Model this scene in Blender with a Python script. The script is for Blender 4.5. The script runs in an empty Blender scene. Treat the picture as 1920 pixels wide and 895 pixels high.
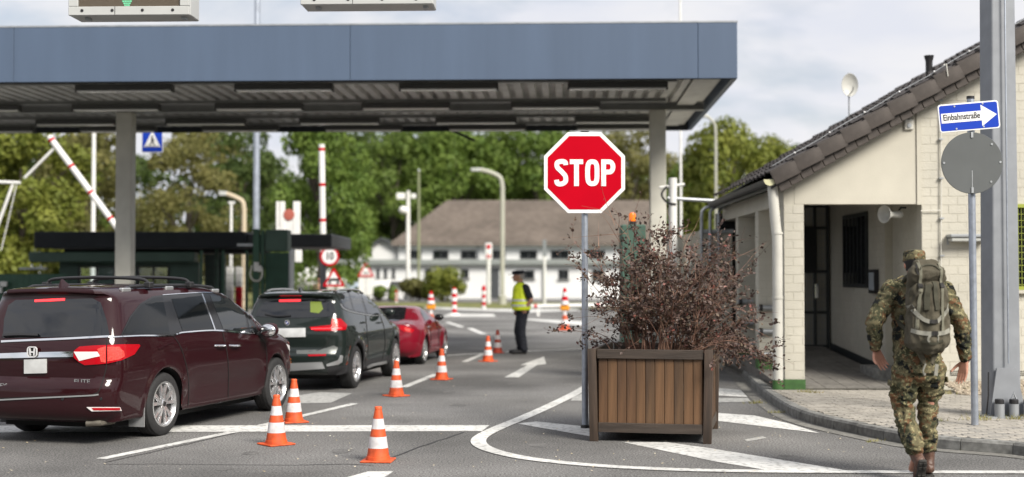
import bpy, bmesh, math, random
import numpy as np
from mathutils import Vector, Matrix, noise
from mathutils.bvhtree import BVHTree
R = math.radians
PI = math.pi
random.seed(7)
scn = bpy.context.scene
COL = scn.collection

# ---------------------------------------------------------------- camera
CAM_H, FPX, PITCH = 1.72, 2500.0, math.atan(67.5 / 2500.0)
cd = bpy.data.cameras.new('camera')
cam = bpy.data.objects.new('camera', cd)
COL.objects.link(cam)
cam.location = (0, 0, CAM_H)
cam.rotation_euler = (PI / 2 + PITCH, 0, 0)
cd.sensor_width = 36.0
cd.lens = 36.0 * FPX / 1920.0
cd.clip_start = 0.1
cd.clip_end = 3000
cd.dof.use_dof = True
cd.dof.focus_distance = 13.4
cd.dof.aperture_fstop = 0.95
scn.camera = cam

# ---------------------------------------------------------------- world, sun, exposure
SUN_EL, SUN_AZ = 40.0, 142.0            # azimuth clockwise from +Y (the view): behind the camera, to its right
w = bpy.data.worlds.new('World')
scn.world = w
w.use_nodes = True
nt = w.node_tree
nt.nodes.clear()
def wn(t, **kw):
    n = nt.nodes.new(t)
    for k, v in kw.items():
        setattr(n, k, v)
    return n
wout = wn('ShaderNodeOutputWorld')
wbg = wn('ShaderNodeBackground')
wbg.inputs['Strength'].default_value = 0.052
sky = wn('ShaderNodeTexSky', sky_type='NISHITA', sun_disc=False)
sky.sun_elevation = R(SUN_EL)
sky.sun_rotation = R(SUN_AZ)
sky.air_density = 1.0
sky.dust_density = 1.5
tc = wn('ShaderNodeTexCoord')
mp = wn('ShaderNodeMapping')
mp.inputs['Scale'].default_value = (1.0, 1.0, 3.2)
mp.inputs['Location'].default_value = (0.35, 0.2, 0.1)
n1 = wn('ShaderNodeTexNoise')
n1.inputs['Scale'].default_value = 5.0
n1.inputs['Detail'].default_value = 7.0
n1.inputs['Roughness'].default_value = 0.52
n1.inputs['Distortion'].default_value = 0.25
n2 = wn('ShaderNodeTexNoise')
n2.inputs['Scale'].default_value = 9.0
n2.inputs['Detail'].default_value = 6.0
r1 = wn('ShaderNodeValToRGB')           # how much cloud covers the blue
r1.color_ramp.elements[0].position = 0.22
r1.color_ramp.elements[1].position = 0.47
r2 = wn('ShaderNodeValToRGB')           # grey bellies to bright tops of the clouds
r2.color_ramp.elements[0].position = 0.36
r2.color_ramp.elements[0].color = (8.5, 8.75, 9.6, 1)
r2.color_ramp.elements[1].position = 0.66
r2.color_ramp.elements[1].color = (9.8, 9.75, 10.0, 1)
mx = wn('ShaderNodeMix', data_type='RGBA')
skg = wn('ShaderNodeMix', data_type='RGBA', blend_type='MULTIPLY')
skg.inputs[0].default_value = 1.0
skg.inputs[7].default_value = (1.15, 1.15, 1.15, 1)
L = nt.links.new
L(tc.outputs['Generated'], mp.inputs['Vector'])
L(mp.outputs['Vector'], n1.inputs['Vector'])
L(mp.outputs['Vector'], n2.inputs['Vector'])
L(n1.outputs['Fac'], r1.inputs['Fac'])
L(n2.outputs['Fac'], r2.inputs['Fac'])
L(sky.outputs['Color'], skg.inputs[6])
L(r1.outputs['Color'], mx.inputs[0])
L(skg.outputs[2], mx.inputs[6])
L(r2.outputs['Color'], mx.inputs[7])
L(mx.outputs[2], wbg.inputs['Color'])
L(wbg.outputs['Background'], wout.inputs['Surface'])

sd = bpy.data.lights.new('sun', 'SUN')
sun = bpy.data.objects.new('sun', sd)
COL.objects.link(sun)
sd.energy = 3.3
sd.angle = R(24)
sd.color = (1.0, 0.94, 0.84)
az, el = R(SUN_AZ), R(SUN_EL)
sdir = Vector((math.sin(az) * math.cos(el), math.cos(az) * math.cos(el), math.sin(el)))
sun.rotation_euler = sdir.to_track_quat('Z', 'Y').to_euler()
scn.view_settings.view_transform = 'Standard'
scn.view_settings.look = 'None'
scn.view_settings.exposure = 0.83
scn.view_settings.gamma = 1.0
scn.cycles.max_bounces = 6
scn.cycles.caustics_reflective = False
scn.cycles.caustics_refractive = False

# ---------------------------------------------------------------- pixel -> place (survey of the photograph)
CP, SP = math.cos(PITCH), math.sin(PITCH)
def ray(px, py):
    x, z = (px - 960.0) / FPX, (447.5 - py) / FPX
    return Vector((x, CP - z * SP, SP + z * CP))
def G(px, py, z=0.0):
    d = ray(px, py)
    t = (z - CAM_H) / d.z
    return Vector((d.x * t, d.y * t, z))
def At(px, py, Y):
    d = ray(px, py)
    t = Y / d.y
    return Vector((d.x * t, Y, CAM_H + d.z * t))

# ---------------------------------------------------------------- materials
MATS = {}
def pbr(name, col, rough=0.6, metal=0.0, var=0.0, vscale=4.0, bump=0.0, bscale=60.0, coat=0.0, col2=None,
        spec=None, emit=None, estr=0.0, detail=6.0, stretch=None, trans=0.0, thresh=None, dirt=0.0, bdist=0.01, sheen=0.0, dscale=None):
    if name in MATS:
        return MATS[name]
    m = bpy.data.materials.new(name)
    MATS[name] = m
    m.use_nodes = True
    t = m.node_tree
    b = t.nodes['Principled BSDF']
    b.inputs['Base Color'].default_value = (*col, 1)
    b.inputs['Roughness'].default_value = rough
    b.inputs['Metallic'].default_value = metal
    if coat:
        b.inputs['Coat Weight'].default_value = coat
        b.inputs['Coat Roughness'].default_value = 0.03
    if spec is not None:
        b.inputs['Specular IOR Level'].default_value = spec
    if emit:
        b.inputs['Emission Color'].default_value = (*emit, 1)
        b.inputs['Emission Strength'].default_value = estr
    if trans:
        b.inputs['Transmission Weight'].default_value = trans
    if sheen:
        b.inputs['Sheen Weight'].default_value = sheen
    if var or col2 or bump or dirt:
        tcn = t.nodes.new('ShaderNodeTexCoord')
        mpn = t.nodes.new('ShaderNodeMapping')
        if stretch:
            mpn.inputs['Scale'].default_value = stretch
        t.links.new(tcn.outputs['Object'], mpn.inputs['Vector'])
        vec = mpn.outputs['Vector']
    if var or col2:
        n = t.nodes.new('ShaderNodeTexNoise')
        n.inputs['Scale'].default_value = vscale
        n.inputs['Detail'].default_value = detail
        t.links.new(vec, n.inputs['Vector'])
        rp = t.nodes.new('ShaderNodeValToRGB')
        lo, hi = thresh or (0.3, 0.7)
        rp.color_ramp.elements[0].position = lo
        rp.color_ramp.elements[1].position = hi
        c2 = col2 or tuple(min(1, c * (1 + var)) for c in col)
        c1 = col if col2 else tuple(c * (1 - var) for c in col)
        rp.color_ramp.elements[0].color = (*c1, 1)
        rp.color_ramp.elements[1].color = (*c2, 1)
        t.links.new(n.outputs['Fac'], rp.inputs['Fac'])
        out = rp.outputs['Color']
        if dirt:
            n3 = t.nodes.new('ShaderNodeTexNoise')
            n3.inputs['Scale'].default_value = dscale or vscale * 0.17
            n3.inputs['Detail'].default_value = 8
            t.links.new(vec, n3.inputs['Vector'])
            r3 = t.nodes.new('ShaderNodeValToRGB')
            r3.color_ramp.elements[0].position = 0.35
            r3.color_ramp.elements[1].position = 0.65
            r3.color_ramp.elements[0].color = (1 - dirt, 1 - dirt, 1 - dirt, 1)
            r3.color_ramp.elements[1].color = (1 + dirt * .3, 1 + dirt * .3, 1 + dirt * .3, 1)
            t.links.new(n3.outputs['Fac'], r3.inputs['Fac'])
            mm = t.nodes.new('ShaderNodeMix')
            mm.data_type = 'RGBA'
            mm.blend_type = 'MULTIPLY'
            mm.inputs[0].default_value = 1
            t.links.new(out, mm.inputs[6])
            t.links.new(r3.outputs['Color'], mm.inputs[7])
            out = mm.outputs[2]
        t.links.new(out, b.inputs['Base Color'])
    if bump:
        n = t.nodes.new('ShaderNodeTexNoise')
        n.inputs['Scale'].default_value = bscale
        n.inputs['Detail'].default_value = 5
        t.links.new(vec, n.inputs['Vector'])
        bp = t.nodes.new('ShaderNodeBump')
        bp.inputs['Strength'].default_value = bump
        bp.inputs['Distance'].default_value = bdist
        t.links.new(n.outputs['Fac'], bp.inputs['Height'])
        t.links.new(bp.outputs['Normal'], b.inputs['Normal'])
    return m

# ---------------------------------------------------------------- mesh builder
def cr(pts, n):
    """Catmull-Rom through pts (tuples of any length), n points per span."""
    P = [np.array(p, float) for p in pts]
    P = [2 * P[0] - P[1]] + P + [2 * P[-1] - P[-2]]
    out = []
    for i in range(1, len(P) - 2):
        p0, p1, p2, p3 = P[i - 1:i + 3]
        for k in range(n):
            t = k / n
            out.append(0.5 * (2 * p1 + (p2 - p0) * t + (2 * p0 - 5 * p1 + 4 * p2 - p3) * t * t + (3 * p1 - p0 - 3 * p2 + p3) * t ** 3))
    out.append(P[-2])
    return out

class MB:
    def __init__(s):
        s.v, s.f = [], []
    def add(s, vs, fs):
        o = len(s.v)
        s.v += [tuple(p) for p in vs]
        s.f += [tuple(i + o for i in f) for f in fs]
        return s
    def box(s, c, d, rot=None):
        x, y, z = d[0] / 2, d[1] / 2, d[2] / 2
        vs = [Vector(p) for p in ((-x, -y, -z), (x, -y, -z), (x, y, -z), (-x, y, -z), (-x, -y, z), (x, -y, z), (x, y, z), (-x, y, z))]
        if rot is not None:
            m = rot if isinstance(rot, Matrix) else Matrix.Rotation(rot, 3, 'Z')
            vs = [m @ p for p in vs]
        c = Vector(c)
        return s.add([p + c for p in vs], [(0, 3, 2, 1), (4, 5, 6, 7), (0, 1, 5, 4), (1, 2, 6, 5), (2, 3, 7, 6), (3, 0, 4, 7)])
    def b2(s, lo, hi):
        return s.box([(a + b) / 2 for a, b in zip(lo, hi)], [abs(b - a) for a, b in zip(lo, hi)])
    def tube(s, pts, r, n=8, cap=True):
        pts = [Vector(p) for p in pts]
        rs = r if isinstance(r, (list, tuple)) else [r] * len(pts)
        vs, fs = [], []
        up = None
        for i, p in enumerate(pts):
            a = pts[max(0, i - 1)]
            b = pts[min(len(pts) - 1, i + 1)]
            t = (b - a).normalized() if (b - a).length > 1e-9 else Vector((0, 0, 1))
            if up is None:
                up = Vector((0, 0, 1)) if abs(t.z) < 0.9 else Vector((1, 0, 0))
            sx = t.cross(up).normalized()
            up = sx.cross(t).normalized()
            for k in range(n):
                a_ = 2 * PI * k / n
                vs.append(p + (sx * math.cos(a_) + up * math.sin(a_)) * rs[i])
        for i in range(len(pts) - 1):
            for k in range(n):
                k2 = (k + 1) % n
                fs.append((i * n + k, i * n + k2, (i + 1) * n + k2, (i + 1) * n + k))
        if cap:
            fs.append(tuple(range(n - 1, -1, -1)))
            fs.append(tuple((len(pts) - 1) * n + k for k in range(n)))
        return s.add(vs, [f[::-1] for f in fs])
    def lathe(s, prof, n=24, axis='Z', c=(0, 0, 0), closed=False, cap=True):
        """prof: (radius, height) from bottom to top."""
        vs, fs = [], []
        for rr, h in prof:
            for k in range(n):
                a = 2 * PI * k / n
                p = (rr * math.cos(a), rr * math.sin(a), h)
                if axis == 'X':
                    p = (p[2], p[0], p[1])
                elif axis == 'Y':
                    p = (p[1], p[2], p[0])
                vs.append((p[0] + c[0], p[1] + c[1], p[2] + c[2]))
        m = len(prof)
        for i in range(m - 1 + (1 if closed else 0)):
            j = (i + 1) % m
            for k in range(n):
                k2 = (k + 1) % n
                fs.append((i * n + k, i * n + k2, j * n + k2, j * n + k))
        if not closed and cap:
            if prof[0][0] > 1e-6:
                fs.append(tuple(range(n - 1, -1, -1)))
            if prof[-1][0] > 1e-6:
                fs.append(tuple((m - 1) * n + k for k in range(n)))
        return s.add(vs, fs)
    def ball(s, c, r, nu=12, nv=8):
        r = r if isinstance(r, (tuple, list)) else (r, r, r)
        vs, fs = [], []
        for i in range(nv + 1):
            th = PI * i / nv
            for k in range(nu):
                a = 2 * PI * k / nu
                vs.append((c[0] + r[0] * math.sin(th) * math.cos(a), c[1] + r[1] * math.sin(th) * math.sin(a), c[2] - r[2] * math.cos(th)))
        for i in range(nv):
            for k in range(nu):
                k2 = (k + 1) % nu
                fs.append((i * nu + k, i * nu + k2, (i + 1) * nu + k2, (i + 1) * nu + k))
        return s.add(vs, fs)
    def capsule(s, p0, p1, r0, r1, n=14):
        p0, p1 = Vector(p0), Vector(p1)
        d = p1 - p0
        l = d.length
        t = d.normalized()
        pts, rs = [], []
        for i in range(6):
            a = -PI / 2 + PI / 2 * i / 5
            pts.append(p0 + t * r0 * math.sin(a)); rs.append(max(1e-3, r0 * math.cos(a)))
        for i in range(6):
            a = PI / 2 * i / 5
            pts.append(p1 + t * r1 * math.sin(a)); rs.append(max(1e-3, r1 * math.cos(a)))
        return s.tube(pts, rs, n)
    def prism(s, poly, h, M=None):
        """poly (x,y) in plane z=0, extruded by h along +z, then M."""
        n = len(poly)
        area = sum(poly[i][0] * poly[(i + 1) % n][1] - poly[(i + 1) % n][0] * poly[i][1] for i in range(n))
        if area < 0:
            poly = poly[::-1]
        vs = [Vector((p[0], p[1], 0)) for p in poly] + [Vector((p[0], p[1], h)) for p in poly]
        fs = [tuple(range(n - 1, -1, -1)), tuple(range(n, 2 * n))] + [(i, (i + 1) % n, (i + 1) % n + n, i + n) for i in range(n)]
        if M is not None:
            vs = [M @ p for p in vs]
        return s.add(vs, fs)
    def xform(s, M):
        s.v = [tuple(M @ Vector(p)) for p in s.v]
        return s
    def mesh(s, name, m=None, smooth=True, bevel=0.0, seg=1, sharp=35):
        me = bpy.data.meshes.new(name)
        me.from_pydata(s.v, [], s.f)
        if bevel:
            bm = bmesh.new()
            bm.from_mesh(me)
            bmesh.ops.remove_doubles(bm, verts=bm.verts, dist=1e-5)
            es = [e for e in bm.edges if len(e.link_faces) == 2 and e.calc_face_angle(0) > 0.5]
            bmesh.ops.bevel(bm, geom=es, offset=bevel, segments=seg, affect='EDGES', profile=0.6, clamp_overlap=True)
            bm.to_mesh(me)
            bm.free()
        if m is not None:
            me.materials.append(m)
        if smooth:
            me.polygons.foreach_set('use_smooth', [True] * len(me.polygons))
            me.set_sharp_from_angle(angle=R(sharp))
        me.update()
        return me
    def build(s, name, m=None, parent=None, **kw):
        return link(name, s.mesh(name, m, **kw), parent)

def link(name, me, parent=None, loc=None):
    o = bpy.data.objects.new(name, me)
    COL.objects.link(o)
    if parent is not None:
        o.parent = parent
    if loc is not None:
        o.location = loc
    return o
def tag(o, label=None, cat=None, group=None, kind=None):
    if label: o['label'] = label
    if cat: o['category'] = cat
    if group: o['group'] = group
    if kind: o['kind'] = kind
    return o
def thing(name, label, cat, loc=(0, 0, 0), rz=0.0, group=None, scale=None):
    o = bpy.data.objects.new(name, None)
    o.empty_display_size = 0.2
    COL.objects.link(o)
    o.location = loc
    o.rotation_euler = (0, 0, rz)
    if scale: o.scale = (scale, scale, scale)
    return tag(o, label, cat, group)
def dup(root, label, loc=None, rz=None, group=None, scale=None):
    kids = {}
    for o in bpy.data.objects:
        if o.parent: kids.setdefault(o.parent, []).append(o)
    def cp(o, par):
        c = o.copy()
        COL.objects.link(c)
        if par: c.parent = par
        for k in kids.get(o, []): cp(k, c)
        return c
    c = cp(root, None)
    c['label'] = label
    if loc is not None: c.location = loc
    if rz is not None: c.rotation_euler = (0, 0, rz)
    if group: c['group'] = group
    if scale: c.scale = (scale, scale, scale) if not isinstance(scale, tuple) else scale
    return c
ORD = ['first', 'second', 'third', 'fourth', 'fifth', 'sixth', 'seventh', 'eighth', 'ninth', 'tenth', 'eleventh', 'twelfth']

def strip_poly(pts, wd):
    """left and right edge points of a band of width wd along 2-D pts."""
    P = [Vector((p[0], p[1])) for p in pts]
    Lf, Rt = [], []
    for i, p in enumerate(P):
        a, b = P[max(0, i - 1)], P[min(len(P) - 1, i + 1)]
        t = (b - a).normalized()
        n = Vector((-t.y, t.x)) * wd / 2
        Lf.append(p + n); Rt.append(p - n)
    return Lf, Rt
def strip_mb(pts, wd, mb, z=0.0, M=None, h=0.0, closed=False):
    Lf, Rt = strip_poly(pts, wd)
    n = len(Lf)
    f = (lambda p, zz: M @ Vector((p.x, p.y, zz))) if M is not None else (lambda p, zz: Vector((p.x, p.y, zz)))
    if not h:
        mb.add([f(p, z) for p in Lf] + [f(p, z) for p in Rt], [(i, n + i, n + i + 1, i + 1) for i in range(n - 1)])
    else:
        vs = [f(p, z) for p in Lf] + [f(p, z) for p in Rt] + [f(p, z + h) for p in Lf] + [f(p, z + h) for p in Rt]
        fs = []
        for i in range(n - 1):
            fs += [(2 * n + i, 3 * n + i, 3 * n + i + 1, 2 * n + i + 1), (i, i + 1, n + i + 1, n + i),
                   (i, 2 * n + i, 2 * n + i + 1, i + 1), (n + i, n + i + 1, 3 * n + i + 1, 3 * n + i)]
        fs += [(0, n, 3 * n, 2 * n), (n - 1, 3 * n - 1, 4 * n - 1, 2 * n - 1)]
        mb.add(vs, fs)
    return mb
def fix_normals(me):
    bm = bmesh.new(); bm.from_mesh(me)
    bmesh.ops.recalc_face_normals(bm, faces=bm.faces)
    bm.to_mesh(me); bm.free()
def text_mesh(txt, size, m, depth=0.002, xs=1.0, offset=0.0, align='CENTER'):
    cu = bpy.data.curves.new('lettering', 'FONT')
    cu.body = txt; cu.size = size; cu.extrude = depth; cu.offset = offset
    cu.align_x = align; cu.align_y = 'CENTER'
    cu.resolution_u = 4
    o = bpy.data.objects.new('lettering', cu)
    COL.objects.link(o)
    dg = bpy.context.evaluated_depsgraph_get()
    me = bpy.data.meshes.new_from_object(o.evaluated_get(dg))
    bpy.data.objects.remove(o); bpy.data.curves.remove(cu)
    me.transform(Matrix.Diagonal((xs, 1, 1, 1)))
    me.materials.clear(); me.materials.append(m)
    return me
def facing(loc, rz=0.0, tilt=0.0):
    """matrix: local x right, local y up, local z toward the camera (-Y), set at loc; rz turns about the vertical, tilt in-plane."""
    return Matrix.Translation(Vector(loc)) @ Matrix.Rotation(rz, 4, 'Z') @ Matrix.Rotation(PI / 2, 4, 'X') @ Matrix.Rotation(tilt, 4, 'Z')
def circle(r, n=32, c=(0, 0)):
    return [(c[0] + r * math.cos(2 * PI * k / n), c[1] + r * math.sin(2 * PI * k / n)) for k in range(n)]
def rrect(wd, ht, r, n=5, c=(0, 0)):
    out = []
    for sx, sy, a0 in ((1, 1, 0), (-1, 1, 90), (-1, -1, 180), (1, -1, 270)):
        for k in range(n + 1):
            a = R(a0 + 90 * k / n)
            out.append((c[0] + sx * (wd / 2 - r) + r * math.cos(a), c[1] + sy * (ht / 2 - r) + r * math.sin(a)))
    return out
# ================================================================ materials in common
M_asph = pbr('asphalt', (0.188, 0.185, 0.181), 0.88, var=0.62, vscale=55, bump=0.8, bscale=120, dirt=0.42, detail=8, bdist=0.01, dscale=.4, spec=.3, thresh=(.36, .64))
M_mark = pbr('road_paint', (0.33, 0.33, 0.32), 0.7, col2=(0.68, 0.68, 0.66), vscale=16, thresh=(0.32, 0.50), detail=14, dirt=.2, dscale=1.5, bump=0.3, bscale=300)
M_markold = pbr('worn_road_paint', (0.26, 0.26, 0.255), 0.75, col2=(0.46, 0.46, 0.44), vscale=14, thresh=(0.35, 0.6), detail=12)
M_seal = pbr('tar_seal', (0.025, 0.025, 0.027), 0.6)
M_conc = pbr('kerb_concrete', (0.20, 0.20, 0.19), 0.85, var=0.35, vscale=14, bump=0.4, bscale=120, dirt=0.3)
M_gutter = pbr('gutter_concrete', (0.19, 0.185, 0.17), 0.9, var=0.3, vscale=20, bump=0.4, bscale=90, dirt=0.3)
M_paver = pbr('paver_concrete', (0.36, 0.335, 0.295), 0.85, var=0.2, vscale=30, bump=0.4, bscale=150, dirt=0.22)
M_paver2 = pbr('paver_concrete_dull', (0.29, 0.275, 0.25), 0.88, var=0.2, vscale=30, bump=0.4, bscale=150, dirt=0.22)
M_joint = pbr('joint_sand', (0.07, 0.066, 0.055), 0.95, var=0.4, vscale=30)
M_grass = pbr('grass', (0.10, 0.12, 0.028), 0.9, col2=(0.20, 0.19, 0.06), vscale=1.4, thresh=(0.35, 0.65), bump=0.8, bscale=30)
M_galv = pbr('galvanised_steel', (0.42, 0.46, 0.53), 0.42, 0.75, var=0.12, vscale=20, dirt=0.15)
M_greypaint = pbr('grey_paint', (0.235, 0.25, 0.275), 0.5, var=0.08, vscale=6, dirt=0.12)
M_sblack = pbr('black_plastic', (0.018, 0.018, 0.02), 0.45)
M_white = pbr('white_paint', (0.74, 0.74, 0.72), 0.5, var=0.05, vscale=5, dirt=0.08)
M_red = pbr('red_sheet', (0.47, 0.001, 0.012), 0.6, spec=.05, var=.05, vscale=3)
M_wsheet = pbr('white_sheet', (0.80, 0.80, 0.80), 0.45)
M_blue = pbr('blue_sheet', (0.012, 0.05, 0.42), 0.55, spec=.15)
M_chrome = pbr('chrome', (0.85, 0.86, 0.88), 0.08, 1.0)
M_rubber = pbr('tyre_rubber', (0.022, 0.022, 0.023), 0.75, var=0.2, vscale=25, bump=0.2, bscale=80)
M_dkgreen = pbr('dark_green_paint', (0.028, 0.09, 0.056), 0.5, var=0.15, vscale=5)
M_anthr = pbr('anthracite_sheet', (0.038, 0.042, 0.048), 0.65, spec=.12, var=0.1, vscale=3)

# ================================================================ ground
def sheet(name, poly, z, m, parent=None, kind=None):
    me = bpy.data.meshes.new(name)
    me.from_pydata([(p[0], p[1], z) for p in poly], [], [tuple(range(len(poly)))])
    bm = bmesh.new(); bm.from_mesh(me)
    bmesh.ops.recalc_face_normals(bm, faces=bm.faces)
    for f in bm.faces:
        if f.normal.z < 0: f.normal_flip()
    bmesh.ops.triangulate(bm, faces=bm.faces)
    bm.to_mesh(me); bm.free()
    me.materials.append(m)
    o = link(name, me, parent)
    if kind: o['kind'] = kind
    return o
sheet('ground', [(-900, -300), (900, -300), (900, 1500), (-900, 1500)], -0.03, M_grass, kind='structure')
road = sheet('road', [(-60, -60), (60, -60), (60, 66), (-60, 66)], 0.0, M_asph, kind='structure')
# markings, each painted shape a part of the road
def mark(pix, name='road_marking', m=M_mark, z=0.004):
    return sheet(name, [G(*p) for p in pix], z, m, road)
def line(pix, wd, name='road_marking', m=M_mark, z=0.004, sub=4):
    P = [G(*p) for p in pix]
    Q = cr([(p.x, p.y) for p in P], sub) if len(P) > 2 else [(p.x, p.y) for p in P]
    return strip_mb(Q, wd, MB(), z).build(name, m, road, smooth=False)
mark([(-80, 799), (918, 798), (904, 809), (-80, 812)], 'stop_line')
line([(1130, 706), (1092, 731), (1041, 757), (986, 782), (942, 800), (910, 815), (897, 827), (906, 839), (940, 851), (1004, 863), (1114, 874), (1220, 880), (1330, 883.5), (1480, 885.5), (1700, 886.5), (2050, 887)], 0.16, 'edge_line', z=0.008)
line([(190, 861), (440, 810)], 0.12, 'lane_dash')
line([(488, 799), (666, 757)], 0.12, 'lane_dash')
line([(757, 726.5), (818, 702)], 0.13, 'lane_dash')
line([(871, 679), (906, 664)], 0.13, 'lane_dash')
mark([(946, 708), (973, 708), (1007, 685), (1024, 683), (1020, 669), (976, 685), (989, 685)], 'lane_arrow')
line([(500, 694), (700, 676), (838, 667), (960, 660), (1160, 652)], 0.16, 'crossing_line')
line([(838, 604), (867, 614)], 0.2, 'lane_dash')
line([(880, 615.5), (907, 627)], 0.2, 'lane_dash')
mark([(960, 597), (1100, 603), (1100, 612), (985, 600)], 'edge_line')
mark([(790, 574), (960, 577), (962, 585), (800, 579)], 'edge_line')
mark([(840, 589), (925, 589), (930, 594), (830, 594)], 'crossing_bar')
mark([(968, 579), (1075, 577), (1090, 583), (985, 586)], 'crossing_bar')
mark([(970, 795), (1005, 791), (1092, 800), (1106, 804), (1106, 819)], 'hatch_stripe', M_mark, 0.004)
mark([(1168, 830), (1250, 830), (1336, 842), (1584, 882.5), (1439, 882.5), (1340, 866)], 'hatch_stripe', M_mark, 0.004)
mark([(1346, 775), (1415, 780), (1480, 795), (1537, 813), (1346, 790)], 'hatch_stripe')
mark([(1344, 728), (1389, 732), (1402, 745), (1344, 742)], 'hatch_stripe')
mark([(1344, 747), (1402, 747), (1408, 754), (1344, 755)], 'hatch_stripe', M_markold)
mark([(1075, 745), (1092, 738), (1100, 752), (1070, 752)], 'hatch_stripe', M_markold)
mark([(1396, 825), (1430, 819), (1438, 822), (1400, 829)], 'paint_patch', M_markold)
mark([(560, 742), (600, 736), (660, 738), (620, 756), (556, 757)], 'hatch_stripe', M_markold)
mark([(640, 899), (690, 885), (738, 884.5), (716, 899)], 'lane_arrow')
def crack(pix, wd=0.018):
    out = []
    for i in range(len(pix) - 1):
        for k in range(5):
            t = k / 5
            out.append((pix[i][0] + (pix[i + 1][0] - pix[i][0]) * t + random.uniform(-1.5, 1.5), pix[i][1] + (pix[i + 1][1] - pix[i][1]) * t + random.uniform(-.5, .5)))
    out.append(pix[-1])
    return line(out, wd, 'crack_seal', M_seal, 0.0035, 1)
crack([(735, 859), (790, 838), (870, 811)], .022); crack([(560, 873), (640, 871), (700, 873)]); crack([(195, 871), (300, 871), (560, 873)], .014)
crack([(196, 868), (330, 838), (440, 813)], .016); crack([(905, 813), (985, 787), (1095, 733)], .014)
# oil drips and tyre rub on the lanes
M_oil = pbr('oil_stain', (0.135, 0.132, 0.128), 0.8, var=.55, vscale=50, dirt=.35, dscale=5)
for (px, py, rx, ry) in ((640, 846, .10, .16), (600, 700, .3, .5), (760, 790, .07, .12), (860, 760, .10, .16), (700, 815, .08, .12), (1010, 835, .10, .16), (470, 850, .08, .12), (840, 735, .09, .16), (960, 720, .09, .14), (1480, 858, .12, .15), (420, 880, .07, .09)):
    c = G(px, py); pts = []
    for k in range(22):
        a = 2 * PI * k / 22; q = 1 + .35 * noise.noise(Vector((math.cos(a) * 1.4 + px, math.sin(a) * 1.4, py)))
        pts.append((c.x + rx * q * math.cos(a), c.y + ry * q * math.sin(a)))
    sheet('oil_stain', pts, 0.0022, M_oil, road)
# fallen leaves and litter on the asphalt
lf = MB()
for i in range(420):
    p = G(random.uniform(0, 1500), 640 + 250 * random.random() ** 0.8)
    if random.random() < .3:
        p = G(random.uniform(1400, 1900), random.uniform(745, 850))
    a = random.uniform(0, 6.28); s = random.uniform(.006, .018)
    ca, sa = math.cos(a) * s, math.sin(a) * s
    lf.add([(p.x - ca, p.y - sa, .009), (p.x + sa * .6, p.y - ca * .6, .012), (p.x + ca, p.y + sa, .016), (p.x - sa * .6, p.y + ca * .6, .011)], [(0, 1, 2, 3)])
M_litter = pbr('dry_leaf', (0.42, 0.30, 0.12), 0.8, col2=(0.75, 0.7, 0.6), vscale=3)
tag(lf.build('leaf_litter', M_litter, smooth=False), 'small dry leaves and grit scattered on the asphalt', 'litter', kind='stuff')

# ---------------------------------------------------------------- kerb and pavement on the right
KPX = [(2300, 900), (2100, 883), (1920, 856), (1755, 842), (1686, 832), (1595, 813), (1551, 803), (1518, 794), (1478, 778), (1432, 746), (1392, 708), (1362, 678), (1335, 652), (1310, 628), (1292, 610)]
KB = [G(*p) for p in KPX]
kpath = cr([(p.x, p.y) for p in KB], 12)
# resample at even steps
def resample(P, step):
    P = [Vector((p[0], p[1])) for p in P]
    out = [P[0]]; acc = 0
    for a, b in zip(P, P[1:]):
        l = (b - a).length
        while acc + l >= step:
            t = (step - acc) / l
            a = a.lerp(b, t); out.append(a.copy()); l = (b - a).length; acc = 0
        acc += l
    return out
KH = 0.12
pav_poly = [(p[0], p[1]) for p in kpath]
far = pav_poly[-1]
kstones = resample(kpath, 0.5)
def offset_path(P, d):
    out = []
    for i, p in enumerate(P):
        a, b = P[max(0, i - 1)], P[min(len(P) - 1, i + 1)]
        t = (b - a).normalized()
        out.append(p + Vector((t.y, -t.x)) * d)   # to the right of travel: inland side
    return out
PV = [Vector((p[0], p[1])) for p in kpath]
inner = offset_path(PV, 0.13)
pavement = sheet('pavement', [(p.x, p.y) for p in inner] + [(far[0] + 12, far[1]), (14, far[1]), (14, 11.5)], KH - 0.015, M_joint, kind='structure')
kin = offset_path(kstones, 0.13)
for i in range(len(kstones) - 1):
    a, b, c, d = kstones[i], kstones[i + 1], kin[i + 1], kin[i]
    g = 0.004
    t = (b - a).normalized() * g
    a2, b2, c2, d2 = a + t, b - t, c - t, d + t
    n = (d - a).normalized() * 0.02
    jz = random.uniform(-.003, .003)
    mb = MB().add([(*a2, -.05), (*b2, -.05), (*c2, -.05), (*d2, -.05), (*a2, KH - .025 + jz), (*b2, KH - .025 + jz), (*(b2 + n), KH + jz), (*(a2 + n), KH + jz), (*c2, KH + jz), (*d2, KH + jz)],
                  [(0, 1, 2, 3), (0, 4, 5, 1), (4, 7, 6, 5), (7, 9, 8, 6), (9, 3, 2, 8), (0, 3, 9, 7, 4), (1, 5, 6, 8, 2)])
    me = mb.mesh('kerb_stone', M_conc, smooth=False)
    fix_normals(me)
    link('kerb_stone', me, pavement)
gut = offset_path(PV, -0.2)
gm = MB().add([(p.x, p.y, .006) for p in PV] + [(p.x, p.y, .006) for p in gut], [(i, i + 1, len(PV) + i + 1, len(PV) + i) for i in range(len(PV) - 1)])
me = gm.mesh('gutter_strip', M_gutter, smooth=False); fix_normals(me)
link('gutter_strip', me, pavement)
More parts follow.
